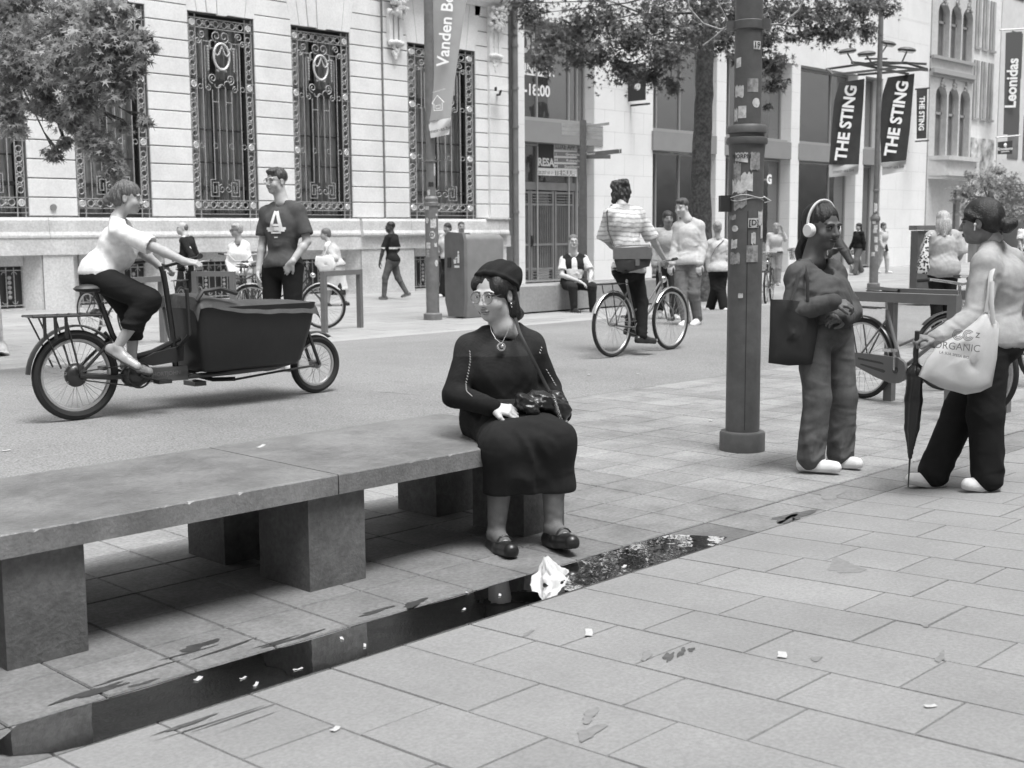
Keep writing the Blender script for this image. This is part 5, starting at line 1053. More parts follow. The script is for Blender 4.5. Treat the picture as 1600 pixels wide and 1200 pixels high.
# ================================================================ TREES
def leaf_mat(name, g, tr=.35):
    m = bpy.data.materials.new(name); m.use_nodes = True; N = m.node_tree.nodes; L = m.node_tree.links; p = N["Principled BSDF"]; p.inputs["Roughness"].default_value = .5
    a = N.new("ShaderNodeAttribute"); a.attribute_name = "Col"; k = N.new("ShaderNodeMath"); k.operation = 'MULTIPLY'; k.inputs[1].default_value = g; L.new(a.outputs["Fac"], k.inputs[0]); L.new(k.outputs[0], p.inputs["Base Color"])
    t = N.new("ShaderNodeBsdfTranslucent"); L.new(k.outputs[0], t.inputs[0]); mx = N.new("ShaderNodeMixShader"); mx.inputs[0].default_value = tr; L.new(p.outputs[0], mx.inputs[1]); L.new(t.outputs[0], mx.inputs[2]); L.new(mx.outputs[0], N["Material Output"].inputs[0]); return m
STAR = []
for k, (a, l) in enumerate([(90, 1.0), (38, .86), (-14, .62), (-62, .30), (-118, .30), (194, .62), (142, .86)]):
    STAR.append((a, l)); 
_pts = []
for k in range(7):
    a, l = STAR[k]; a2, l2 = STAR[(k + 1) % 7]; _pts.append((l * math.cos(math.radians(a)), l * math.sin(math.radians(a)))); 
    da = (a2 - a) % 360 - 360 if (a2 - a) % 360 > 180 else (a2 - a) % 360; am = a + da / 2; lm = .22 if k not in (3,) else .10; _pts.append((lm * math.cos(math.radians(am)), lm * math.sin(math.radians(am))))
LEAF = np.array(_pts)
def leaves(clumps, size, rg, droop=.75):
    """star-shaped leaves spread through ellipsoid clumps: centre, radii, count"""
    C, U, Vv, S, Cc = [], [], [], [], []
    for c, r, n in clumps:
        d = rg.normal(size=(n, 3)); d /= np.linalg.norm(d, axis=1)[:, None]; rr = np.abs(rg.normal(size=n)) * .52 + .12; p = np.array(c) + d * rr[:, None] * np.array(r)
        # sprigs: pull leaves towards a few twigs so that gaps open between them
        k = max(3, n // 22); tw = np.array(c) + rg.normal(size=(k, 3)) * np.array(r) * .6; j = rg.integers(0, k, n); f = rg.uniform(.1, .8, n)[:, None]; p = p * (1 - f) + (tw[j] + d * np.array(r) * .28) * f
        tip = np.stack([d[:, 0] * .7, d[:, 1] * .7, -droop + rg.normal(size=n) * .35], 1) + rg.normal(size=(n, 3)) * .35; tip /= np.linalg.norm(tip, axis=1)[:, None]
        nn = np.stack([d[:, 0] * .8, d[:, 1] * .8, np.ones(n) * .7], 1) + rg.normal(size=(n, 3)) * .55; u = np.cross(tip, nn); u /= np.linalg.norm(u, axis=1)[:, None]
        C.append(p); U.append(u); Vv.append(tip); S.append(size * rg.uniform(.5, 1.25, n)); Cc.append(rg.uniform(.6, 1.45, n) * rg.uniform(.75, 1.2))
    C, U, Vv, S, Cc = np.concatenate(C), np.concatenate(U), np.concatenate(Vv), np.concatenate(S), np.concatenate(Cc); n = len(C); k = len(LEAF)
    W_ = np.cross(U, Vv); fold = (np.abs(LEAF[:, 0]) * .25)[None, :, None]
    P = C[:, None, :] + S[:, None, None] * (LEAF[None, :, 0:1] * U[:, None, :] + LEAF[None, :, 1:2] * Vv[:, None, :] + fold * W_[:, None, :])
    return P.reshape(-1, 3), n, k, np.repeat(Cc, k)
def leaf_object(name, clumps, size, rg, m, parent, off, droop=.75):
    P, n, k, cc = leaves(clumps, size, rg, droop); me = bpy.data.meshes.new(name); me.vertices.add(len(P)); me.vertices.foreach_set("co", (P - np.array(off)).astype(np.float32).ravel())
    me.loops.add(n * k); me.loops.foreach_set("vertex_index", np.arange(n * k, dtype=np.int32)); me.polygons.add(n); me.polygons.foreach_set("loop_start", np.arange(0, n * k, k, dtype=np.int32)); me.polygons.foreach_set("loop_total", np.full(n, k, np.int32)); me.update(calc_edges=True)
    return finish(name, me, m, parent, False, cc)
m_leaf = leaf_mat("maple_leaf", .12); m_leaf3 = leaf_mat("pale_leaf", .34, .4)
m_bark = mat("tree_bark", .10, .95, var=.45, scale=16, bump=1.0, bscale=30, dirt=.3, dscale=4); m_bark2 = mat("plane_tree_bark", .50, .9, var=.35, scale=9, bump=.3, dirt=.4, dscale=4)
def tree(name, label, base, trunk, clumps, size, m_l, m_b, seed, limbs_from, dens=1.0, extra=()):
    rg = np.random.default_rng(seed); t = thing(name, base, label, "tree"); b = MB(); pts = [np.array(p[:3], float) for p in trunk]; rs = [p[3] for p in trunk]
    P, R_ = [], []
    for i in range(len(pts) - 1):
        for k in range(5): f = k / 5; P.append(pts[i] * (1 - f) + pts[i + 1] * f + rg.normal(size=3) * rs[i] * .04); R_.append(rs[i] * (1 - f) + rs[i + 1] * f)
    P.append(pts[-1]); R_.append(rs[-1]); b.tube(P, R_, 16)
    b.build("trunk", m_b, t, base, ang=180)
    b = MB()
    for c, r, n in clumps:
        q = limbs_from[rg.integers(len(limbs_from))]; a = np.array(q, float); c = np.array(c); mid = a * .45 + c * .55 + (0, 0, .25) + rg.normal(size=3) * .3
        if rg.random() < .45: continue
        b.tube([a, a * .8 + mid * .2 + (0, 0, .1), mid, c], [.04, .03, .015, .005], 6)
        for k in range(4): e = c + rg.normal(size=3) * np.array(r) * .4; b.tube([mid * .2 + c * .8, c * .6 + e * .4 + (0, 0, .06), e], [.008, .006, .003], 4)
    b.build("limbs", m_bark, t, base, ang=180)
    leaf_object("crown", [(c, r, int(n * dens)) for c, r, n in clumps], size, rg, m_l, t, base)
    return t
# the liquidambar whose crown fills the top of the view
Tb = np.array([21.35, 15.15, 0.0]); dT = depth_of(Tb + (0, 0, 4))
def cl(px, py, rpx, dd, d, n, squash=.8):
    c = UP(px, py, d + dd); r = rpx * (d + dd) / F; return (c, (r, r, r * squash), n)
C2 = [cl(*a) for a in [(832, 22, 34, -1.2, dT, 260), (862, 62, 36, -1.4, dT, 300), (850, 95, 26, -1.5, dT, 170), (905, 40, 44, -1.8, dT, 380), (900, 88, 30, -1.9, dT, 240), (935, 92, 34, -2.2, dT, 260), (950, 30, 46, -2, dT, 400), (975, 108, 32, -2.3, dT, 240), (990, 60, 46, -2.5, dT, 400), (1012, 120, 26, -2.0, dT, 200), (1030, 30, 50, -2.2, dT, 420), (1040, 88, 40, -2.3, dT, 340), (1048, 134, 20, -1.6, dT, 120), (1080, 50, 44, -1.8, dT, 360), (1100, 15, 50, -1.2, dT, 300),
                              (1128, 62, 40, -1.5, dT, 320), (1150, 30, 44, -1, dT, 320), (1165, 88, 28, -1.3, dT, 220), (1200, 60, 34, -1.3, dT, 300), (1212, 98, 26, -1.2, dT, 230), (1208, 132, 20, -1.2, dT, 130), (1215, 20, 34, -1, dT, 200), (1250, 22, 36, -.6, dT, 260), (1262, 52, 22, -.6, dT, 120), (1290, 20, 38, -.6, dT, 300), (1296, 58, 26, -.5, dT, 190), (1320, 40, 30, -.6, dT, 240), (1345, 14, 34, -.4, dT, 280), (1352, 48, 24, -.4, dT, 170), (1380, 10, 26, -.3, dT, 150), (810, 5, 26, -1.2, dT, 120), (1236, 60, 14, -.8, dT, 60), (1200, 165, 10, -1.0, dT, 30),
                              (1180, -40, 60, -.5, dT, 400), (1080, -50, 80, -1, dT, 600), (960, -50, 80, -1.4, dT, 600), (860, -50, 60, -1, dT, 300), (1290, -50, 70, -.2, dT, 450), (1000, -150, 90, 0, dT, 450), (1180, -160, 110, .6, dT, 500), (1080, -120, 110, 2.0, dT, 500), (1250, -120, 90, 2.5, dT, 350), (960, -80, 80, 2.0, dT, 350), (1100, -20, 70, 2.6, dT, 300), (1020, -10, 60, 2.5, dT, 250), (1180, 10, 60, 2.5, dT, 250)]]
tb = lambda px, py, r: (*UP(px, py, dT), r)
tree("street_tree", "dark street tree with a leafy crown spreading over the top centre, behind the striped cyclist", Tb, [(*Tb, .27), (*(Tb + (0, 0, .25)), .22), tb(1094, 300, .205), tb(1098, 200, .19), tb(1101, 110, .18), tb(1104, 60, .17), tb(1110, -60, .12)], C2, .095, m_leaf, m_bark, 21, [UP(1101, 70, dT), UP(1103, 30, dT), UP(1106, -20, dT)], 1.45)
# the plane tree at the left edge
Tl = G(-8, 556); dl = depth_of(Tl + (0, 0, 3))
C1 = [cl(*a) for a in [(20, 20, 50, -1, dl - 2, 420), (60, 60, 50, -1.5, dl - 2, 420), (30, 110, 46, -1, dl - 2, 380), (110, 30, 50, -1.6, dl - 2, 420), (100, 90, 46, -1.8, dl - 2, 400), (150, 60, 44, -2, dl - 2, 380), (160, 110, 36, -2, dl - 2, 320), (185, 75, 34, -2, dl - 2, 280), (205, 105, 30, -2, dl - 2, 230), (215, 60, 26, -2, dl - 2, 130), (130, 140, 30, -1.8, dl - 2, 240), (70, 145, 30, -1.4, dl - 2, 200), (20, 160, 26, -1, dl - 2, 160), (60, 168, 20, -1.2, dl - 2, 90), (110, 190, 26, -1.6, dl - 2, 170), (140, 215, 26, -1.8, dl - 2, 170), (90, 175, 20, -1.5, dl - 2, 110), (165, 240, 26, -1.8, dl - 2, 230), (178, 266, 20, -1.8, dl - 2, 150), (150, 225, 26, -1.8, dl - 2, 150), (120, 165, 30, -1.8, dl - 2, 200), (185, 125, 26, -2, dl - 2, 150), (190, 200, 14, -1.8, dl - 2, 50), (85, 240, 14, -1.6, dl - 2, 55), (100, 225, 14, -1.6, dl - 2, 50), (25, 205, 20, -1, dl - 2, 110), (10, 180, 22, -1, dl - 2, 110), (180, 150, 20, -2, dl - 2, 110), (225, 190, 12, -2, dl - 2, 30), (200, 140, 14, -2, dl - 2, 50), (238, 72, 10, -2, dl - 2, 25), (160, 10, 40, -2, dl - 2, 220), (195, 15, 20, -2, dl - 2, 70), (50, -40, 90, -1, dl - 2, 500), (150, -60, 70, -1, dl - 2, 350), (-40, 60, 70, -.5, dl - 2, 300), (-60, -60, 110, 0, dl, 500), (60, -130, 110, 0, dl, 450), (-120, 60, 90, 0, dl, 300), (-40, -140, 110, 1.5, dl, 400)]]
tree("plane_tree", "pale barked tree at the left edge of the view with bright drooping leaves", Tl, [(*Tl, .17), (*(Tl + (0, 0, .2)), .115), (*(Tl + (-.02, 0, 1.4)), .085), (*(Tl + (-.1, 0, 3.2)), .08), (*(Tl + (-.15, 0, 5)), .06)], C1, .062, m_leaf3, m_bark2, 5, [Tl + (-.1, 0, 3.3), Tl + (-.12, 0, 4.2)], 2.5)
# the small round tree at the right edge
ds = 38.0; Ts = UP(1545, 380, ds); Ts[2] = 0
C3 = [cl(*a) for a in [(1510, 300, 22, 0, ds, 260), (1540, 285, 26, 0, ds, 320), (1575, 290, 26, 0, ds, 320), (1600, 300, 26, .3, ds, 260), (1525, 320, 20, 0, ds, 200), (1560, 325, 24, 0, ds, 260), (1590, 330, 24, 0, ds, 240), (1495, 310, 10, 0, ds, 60), (1515, 275, 12, 0, ds, 80), (1560, 268, 14, 0, ds, 100), (1620, 320, 22, .4, ds, 160), (1555, 300, 30, 1.2, ds, 250), (1500, 330, 12, 0, ds, 70)]]
tree("small_tree", "small round pale tree above the dark haired woman at the right", Ts, [(*Ts, .14), (*(Ts + (0, 0, 1.4)), .10), (*(Ts + (0, 0, 2.6)), .08)], C3, .10, m_leaf3, m_bark, 9, [Ts + (0, 0, 2.0)], 1.3)
# trees on the viewer's side of the street, for their shade and reflections
for i, (x, y) in enumerate([(12.5, -1.5), (-4, 1.0)]):
    bs = np.array([x, y, zf(y)]); rg = np.random.default_rng(40 + i); cs = []
    for k in range(34): a, e, r_ = rg.uniform(0, 6.28), rg.uniform(-.6, 1), rg.uniform(.8, 2.2); cs.append((bs + (r_ * math.cos(a), r_ * math.sin(a), 5.6 + e * 1.8), (.7, .7, .55), 120))
    tree("near_tree", ["leafy tree standing behind the viewer on the right", "leafy tree standing behind the viewer on the left"][i], bs, [(*bs, .2), (*(bs + (0, 0, 2.5)), .15), (*(bs + (0, 0, 5)), .1)], cs, .12, m_leaf, m_bark, 50 + i, [bs + (0, 0, 3.5), bs + (0, 0, 4.5)])
# ================================================================ FIGURES: smooth bodies grown from implicit surfaces
def _v(a): return np.array(a, float)
class Fld:
    """a list of blended solids; each entry is (kind, data, blend, bounding box)"""
    def __init__(s): s.p = []
    def cone(s, a, b, ra, rb, k=.02, op='u'): a, b = _v(a), _v(b); r = max(ra, rb); s.p.append(('c', (a, b, ra, rb), k, op, np.minimum(a, b) - r, np.maximum(a, b) + r)); return s
    def ell(s, c, r, A=None, k=.02, op='u'):
        c = _v(c); r = _v(r if hasattr(r, '__len__') else (r, r, r)); A = np.eye(3) if A is None else np.array(A, float); e = np.abs(A.T) @ r; s.p.append(('e', (c, r, A), k, op, c - e, c + e)); return s
    def chain(s, pts, rs, k=.015, op='u'):
        for i in range(len(pts) - 1): s.cone(pts[i], pts[i + 1], rs[i], rs[i + 1], k, op)
        return s
    def plane(s, p, n, k=.004):                 # keeps the side against the normal
        s.p.append(('p', (_v(p), _n(_v(n))), k, 'i', None, None)); return s
    def fold(s, fn): s.p.append(('f', fn, 0, 'f', None, None)); return s
    def box(s):
        L = [q[4] for q in s.p if q[3] == 'u']; H_ = [q[5] for q in s.p if q[3] == 'u']; return np.min(L, 0) - .02, np.max(H_, 0) + .02
    def ev(s, P, pad):
        D = np.full(len(P), 9.0, np.float32)
        for kind, dt, k, op, lo, hi in s.p:
            if kind == 'f': D = D + dt(P); continue
            if lo is not None:
                m = np.all((P > lo - pad) & (P < hi + pad), axis=1)
                if not m.any(): continue
                Q = P[m]
            else: m = slice(None); Q = P
            if kind == 'c':
                a, b, ra, rb = dt; ba = b - a; h = np.clip(((Q - a) @ ba) / max(ba @ ba, 1e-9), 0, 1); d = np.linalg.norm(Q - a - h[:, None] * ba, axis=1) - (ra + (rb - ra) * h)
            elif kind == 'e':
                c, r, A = dt; q = (Q - c) @ A.T; k0 = np.linalg.norm(q / r, axis=1); k1 = np.linalg.norm(q / r ** 2, axis=1) + 1e-6; d = k0 * (k0 - 1) / k1
            else: d = (Q - dt[0]) @ dt[1]
            o = D[m]
            if op == 'u': h = np.clip(.5 + .5 * (o - d) / k, 0, 1); o = o * (1 - h) + d * h - k * h * (1 - h)
            elif op == 's': h = np.clip(.5 - .5 * (o + d) / k, 0, 1); o = o * (1 - h) - d * h + k * h * (1 - h)
            else: h = np.clip(.5 - .5 * (o - d) / k, 0, 1); o = o * (1 - h) + d * h + k * h * (1 - h)
            D[m] = o
        return D
def surf(f, h, lo=None, hi=None):
    """surface nets over blocks near the surface"""
    l, u = f.box(); lo = l if lo is None else lo; hi = u if hi is None else hi; B = 8; n = np.maximum(1, np.ceil((hi - lo) / (h * B))).astype(int); N_ = n * B + 1
    gx, gy, gz = np.meshgrid(*[np.arange(k) for k in n], indexing='ij'); bc = np.stack([gx, gy, gz], -1).reshape(-1, 3); cen = lo + (bc + .5) * B * h
    dc = f.ev(cen, .25); keep = np.abs(dc) < B * h * 1.05 + .02
    D = np.repeat(np.repeat(np.repeat(np.where(dc > 0, 9., -9.).reshape(n).astype(np.float32), B, 0), B, 1), B, 2); D = np.pad(D, ((0, 1),) * 3, mode='edge')
    K = bc[keep]; ii = np.stack(np.meshgrid(*[np.arange(B + 1)] * 3, indexing='ij'), -1).reshape(-1, 3); idx = (K[:, None, :] * B + ii[None]).reshape(-1, 3); flat = (idx[:, 0] * N_[1] + idx[:, 1]) * N_[2] + idx[:, 2]
    uq = np.unique(flat); ix = np.stack(np.unravel_index(uq, N_), -1); D.reshape(-1)[uq] = f.ev(lo + ix * h, .06)
    S = D < 0; c = S[:-1, :-1, :-1].astype(np.int8); tot = sum(S[i:N_[0] - 1 + i, j:N_[1] - 1 + j, k:N_[2] - 1 + k].astype(np.int8) for i in (0, 1) for j in (0, 1) for k in (0, 1))
    act = (tot > 0) & (tot < 8); cells = np.argwhere(act); vid = np.full(act.shape, -1, np.int64); vid[act] = np.arange(len(cells))
    acc = np.zeros((len(cells), 3)); cnt = np.zeros(len(cells)); cor = np.array([(i, j, k) for i in (0, 1) for j in (0, 1) for k in (0, 1)])
    vals = np.stack([D[cells[:, 0] + i, cells[:, 1] + j, cells[:, 2] + k] for i, j, k in cor], 1)
    for a in range(8):
        for b_ in range(a + 1, 8):
            if np.abs(cor[a] - cor[b_]).sum() != 1: continue
            va, vb = vals[:, a], vals[:, b_]; m = (va < 0) != (vb < 0); t = np.clip(va[m] / (va[m] - vb[m]), .05, .95)[:, None]; acc[m] += cor[a] * (1 - t) + cor[b_] * t; cnt[m] += 1
    V = lo + (cells + acc / cnt[:, None]) * h; Q = []
    for ax in range(3):
        s0 = [slice(None)] * 3; s1 = [slice(None)] * 3; s0[ax] = slice(0, -1); s1[ax] = slice(1, None); A_, B_ = S[tuple(s0)], S[tuple(s1)]; ch = np.argwhere(A_ != B_); o1, o2 = [(1, 2), (2, 0), (0, 1)][ax]
        ch = ch[(ch[:, o1] > 0) & (ch[:, o2] > 0) & (ch[:, o1] < N_[o1] - 1) & (ch[:, o2] < N_[o2] - 1)]
        if not len(ch): continue
        e1 = np.zeros(3, int); e1[o1] = 1; e2 = np.zeros(3, int); e2[o2] = 1; g = lambda q: vid[q[:, 0], q[:, 1], q[:, 2]]
        q = np.stack([g(ch - e1 - e2), g(ch - e2), g(ch), g(ch - e1)], 1); fl = S[ch[:, 0], ch[:, 1], ch[:, 2]]; q[~fl] = q[~fl][:, ::-1]; Q.append(q[(q >= 0).all(1)])
    return V, np.concatenate(Q)
def smesh(name, parts, m, parent, col=None, relax=1):
    """parts: (vertices, quads) pairs joined into one mesh with a grey value per vertex"""
    VV, QQ, o = [], [], 0
    for V, Q in parts:
        for _ in range(relax):                 # a light relaxation removes the voxel steps
            a = np.zeros_like(V); c = np.zeros(len(V))
            for i in range(4): j = (i + 1) % 4; np.add.at(a, Q[:, i], V[Q[:, j]]); np.add.at(c, Q[:, i], 1); np.add.at(a, Q[:, j], V[Q[:, i]]); np.add.at(c, Q[:, j], 1)
            V = V * .45 + .55 * a / np.maximum(c, 1)[:, None]
        VV.append(V); QQ.append(Q + o); o += len(V)
    V, Q = np.concatenate(VV), np.concatenate(QQ); me = bpy.data.meshes.new(name); me.vertices.add(len(V)); me.vertices.foreach_set("co", V.astype(np.float32).ravel()); n = len(Q)
    me.loops.add(n * 4); me.loops.foreach_set("vertex_index", Q.astype(np.int32).ravel()); me.polygons.add(n); me.polygons.foreach_set("loop_start", np.arange(0, n * 4, 4, dtype=np.int32)); me.polygons.foreach_set("loop_total", np.full(n, 4, np.int32)); me.update(calc_edges=True)
    c = np.full(len(V), .4) if col is None else (np.full(len(V), col) if not callable(col) else col(V)); return finish(name, me, m, parent, True, c, 180)
m_skin = mat("skin", rough=.5, attr=True, var=.06, scale=40, spec=.35); m_cloth = mat("cloth", rough=.92, attr=True, var=.10, scale=28, bump=.25, bscale=420, spec=.2, wrinkle=.35); m_denim = mat("denim", rough=.9, attr=True, var=.22, scale=14, bump=.35, bscale=300, spec=.2, wrinkle=.7)
m_hair = mat("hair", rough=.42, attr=True, var=.35, scale=55, bump=.6, bscale=160, spec=.5); m_shoe = mat("shoe_leather", rough=.32, attr=True, var=.08, scale=20, spec=.5); m_canvas = mat("canvas", rough=.9, attr=True, var=.06, scale=14, bump=.3, bscale=500)
def sm(x): return np.clip(x, 0, 1) ** 2 * (3 - 2 * np.clip(x, 0, 1))
class Person:
    def __init__(s, base, label, J, fwd, sex='f', H=1.7, skin=.42, face=None, h=.009, hh=.006, group=None, girth=1.0, name="person", detail=False, hs=1.0, local=False, wst=1.0):
        s.hs = hs; s.wst = wst
        s.base = _v(base); s.d0 = depth_of(s.base); s.root = thing(name, s.base, label, "person", group, CANG); s.J = {}; s.sex = sex; s.S = H / 1.7; s.h = h; s.hh = hh; s.skin = skin; s.det = detail
        for k, q in J.items(): s.J[k] = _v(q) if local else s.loc(*q)
        s.f = _n(_v(fwd)); s.face = _n(_v(face if face is not None else fwd)); s.g = girth; s.prims()
    def loc(s, px, py, dd=0.0):
        p = UP(px, py, s.d0 + dd) - s.base; return np.array([p @ CR, p @ CA, p[2]])
    def prims(s):
        J, S, g = s.J, s.S, s.g; s.Pc = (J['hl'] + J['hr']) / 2; s.Ct = (J['sl'] + J['sr']) / 2; s.u = _n(J['sl'] - J['sr']); up = _n(J['neck'] - s.Pc); s.w = _n(np.cross(s.u, up)); s.up = np.cross(s.w, s.u); s.A = np.array([s.u, s.w, s.up])
        hu = J['hl'] - J['hr']; hu = _n(hu); hf = _n(np.cross(hu, (0, 0, 1))); s.HA = np.array([hu, hf, np.cross(hf, hu) * -1]); s.HA[2] = np.cross(s.HA[0], s.HA[1]); s.hf = hf
    def head_frame(s):
        f = s.face; u = _n(np.cross((0, 0, 1), f)); up = np.cross(f, u); return np.array([u, f, up])      # rows: person's left, front, up
    def hp(s, x, y, z): return s.J['head'] + (np.array([x, y, z]) * s.S * s.hs) @ s.HF
    def head(s, F_):
        s.HF = s.head_frame(); A, S, P = s.HF, s.S * s.hs, s.hp; m = s.sex == 'm'
        F_.ell(P(0, -.018, .032), (.076 * S, .094 * S, .084 * S), A, .03); F_.ell(P(0, .022, -.03), (.060 * S, .066 * S, .082 * S), A, .03)
        F_.ell(P(0, .048, -.092), ((.034 if m else .028) * S, .030 * S, .022 * S), A, .03)
        for e in (-1, 1):
            F_.ell(P(e * .038, .048, -.038), .030 * S, A, .02); F_.ell(P(e * .048, .005, -.068), (.018 * S, .03 * S, .028 * S), A, .025)
            F_.ell(P(e * .028, .078, .020), (.028 * S, .012 * S, .009 * S), A, .012); F_.ell(P(e * .032, .094, .002), (.020 * S, .014 * S, .011 * S), A, .010, 's'); F_.ell(P(e * .031, .072, .001), .0145 * S, A, .003)
            F_.ell(P(e * .078, -.012, -.010), (.009 * S, .019 * S, .031 * S), A, .006); F_.ell(P(e * .086, -.008, -.006), (.005 * S, .010 * S, .018 * S), A, .004, 's')
        F_.cone(P(0, .083, .008), P(0, .103, -.032), .009 * S, .0125 * S, .012)
        for e in (-1, 1): F_.ell(P(e * .011, .094, -.036), .009 * S, A, .008)
        F_.ell(P(0, .086, -.0605), (.022 * S, .011 * S, .0055 * S), A, .006); F_.ell(P(0, .084, -.0715), (.019 * S, .011 * S, .006 * S), A, .006); F_.ell(P(0, .098, -.066), (.024 * S, .008 * S, .0016 * S), A, .003, 's')
        nr = (.060 if m else .050) * S * s.g ** .5; F_.cone(P(0, -.022, -.05), s.J['neck'] + s.up * .0, nr, nr * 1.1, .03)
    def torso(s, F_, t=0.0, k=.05):
        J, S, g = s.J, s.S, s.g; sw = np.linalg.norm(J['sl'] - J['sr']) / 2; f = s.sex == 'f'; L = np.linalg.norm(s.Ct - s.Pc)
        F_.ell(s.Ct - s.up * .155 * S, (max(.125, sw * .80) * S + t * .8, .100 * S * g + t, .155 * S + t * .5), s.A, k); F_.ell(s.Pc * .55 + s.Ct * .45, (.122 * S * g * s.wst + t, .10 * S * g * s.wst + t, .15 * S + t), s.A, k)
        F_.ell(s.Pc + s.up * .03, ((.165 if f else .155) * S * g + t, .115 * S * g + t, .12 * S + t), s.HA, k)
        if t > 0: F_.ell(s.Ct - s.up * .085 * S - s.w * .010, (max(.12, sw * .92) * S + t * .6, .092 * S * g + t, .12 * S), s.A, .08)
        if t > .02: F_.ell(s.Pc - s.hf * .03 + s.up * .02, (.155 * S * g + t, .13 * S * g + t, .15), s.HA, .08)
        else:
            for e in (-1, 1): F_.ell(s.Pc - s.hf * .055 * S + s.HA[0] * e * .07 * S, .095 * S * g + t, None, k)
        for q in ('sl', 'sr'): F_.ell(J[q] * .94 + J['neck'] * .06 - s.up * .018, .046 * S + t * .7, None, .04); F_.cone(J['neck'] - s.up * .012 + s.u * (.03 if q == 'sl' else -.03), J[q] * .9 + J['neck'] * .1 - s.up * .012, .040 * S + t * .6, .042 * S + t * .7, .045)
        if f:
            for e in (-1, 1): F_.ell(s.Ct - s.up * .165 * S + s.w * .062 * S * g + s.u * e * .068 * S, (.064 * S + t, .058 * S + t, .075 * S + t), s.A, .075)
    def arm(s, F_, sd, t=0.0, ru=.046, re=.038, rw=.027, k=.02):
        J, S, g = s.J, s.S, s.g ** .5; a, e, w = J['s' + sd], J['e' + sd], J['w' + sd]; F_.cone(a, e, ru * S * g + t, re * S * g + t, k); m = e * .7 + w * .3; F_.cone(e, m, re * S * g + t, (re + .002) * S * g + t, k); F_.cone(m, w, (re + .001) * S * g + t, rw * S + t, k)
    def leg(s, F_, sd, t=0.0, k=.03):
        J, S, g = s.J, s.S, s.g ** .7; a, e, w = J['h' + sd], J['k' + sd], J['a' + sd]; F_.cone(a, e, .088 * S * g + t, .056 * S * g + t, k); m = e * .68 + w * .32; F_.cone(e, m, .054 * S * g + t, .057 * S * g + t, k); F_.cone(m, w, .056 * S * g + t, .036 * S + t, k)
    def foot(s, F_, sd, k=.01):
        a, t = s.J['a' + sd], s.J['t' + sd]; F_.cone(a, a - (0, 0, .03), .028, .026, k); F_.cone(a - (0, 0, .035), a * .4 + t * .6, .024, .022, k); F_.cone(a * .4 + t * .6, t, .024, .014, k)
    def hand(s, F_, sd, D=None, Nn=None, curl=.5, sc=1.0, spread=.0, thumb=1):
        """palm, four jointed fingers of unequal length and a thumb from the side of the palm"""
        W = s.J['w' + sd]; D = _n(W - s.J['e' + sd]) if D is None else _n(_v(D)); Nn = _v(Nn if Nn is not None else (0, 0, -1)); Nn = _n(Nn - D * (Nn @ D)); T = np.cross(D, Nn) * thumb; q = sc * s.S * (.95 if s.sex == 'f' else 1.05)
        F_.cone(W - D * .015, W + D * .02, .025 * q, .026 * q, .015)
        for i, (o, L) in enumerate(((.030, .040), (.010, .045), (-.010, .042), (-.029, .033))):
            K = W + D * (.085 - .004 * abs(i - 1)) * q + T * o * q; F_.cone(W + D * .02 * q + T * o * .6 * q, K, .014 * q, .0105 * q, .012); P = K; a = .15 + curl * .55; F_.cone(K, K, .0115 * q, .0115 * q, .004)
            for j, (l, r) in enumerate(((L, .0092), (L * .62, .0082), (L * .5, .0074))):
                d = D * math.cos(a) + Nn * math.sin(a) + T * spread * (1.5 - i) * .1; E = P + _n(d) * l * q; F_.cone(P, E, (r + .0006) * q, r * q, .0025); P = E; a += curl * (1.35 + .08 * i)
        b0 = W + D * .022 * q + T * .028 * q; b1 = b0 + _n(D * .75 + T * .65 + Nn * .25) * .038 * q; b2 = b1 + _n(D * .9 + T * .2 + Nn * (.35 + curl * .4)) * .030 * q; b3 = b2 + _n(D * .85 - T * .15 + Nn * (.4 + curl * .5)) * .024 * q
        F_.cone(b0, b1, .016 * q, .012 * q, .012); F_.cone(b1, b2, .011 * q, .0098 * q, .003); F_.cone(b2, b3, .0098 * q, .0082 * q, .003)
    def face_col(s, lip=.75, brow=.18, eye=.04, extra=None):
        def fn(V):
            c = np.full(len(V), s.skin); Q = (V - s.J['head']) @ s.HF.T / (s.S * s.hs); x, y, z = np.abs(Q[:, 0]), Q[:, 1], Q[:, 2]; fr = y > .045
            lm = fr & (x < .024) & (np.abs(z + .066) < .012) & (y > .078); c[lm] = s.skin * lip; c[fr & (x < .021) & (np.abs(z + .066) < .0024) & (y > .07)] = s.skin * .35
            bz = .0205 + .006 * np.cos((x - .030) / .018 * 1.2) - .003; bm = fr & (x > .011) & (x < .052) & (np.abs(z - bz) < .0042); c[bm] = s.skin * brow + .01
            em = fr & (np.hypot((x - .031) / 1.6, (z - .0005)) < .0074) & (y > .062); c[em] = min(.7, s.skin * 1.35 + .05); im = fr & (np.hypot(x - .031, z - .001) < .0054) & (y > .06); c[im] = eye; ll = fr & (np.abs(np.hypot((x - .031) / 1.55, (z - .0005)) - .0090) < .0022) & (z > .001); c[ll] = s.skin * .22
            nm = fr & (np.hypot(x - .009, z + .044) < .0045) & (y > .08); c[nm] = s.skin * .3
            if extra is not None: c = extra(c, V, Q)
            return c
        return fn
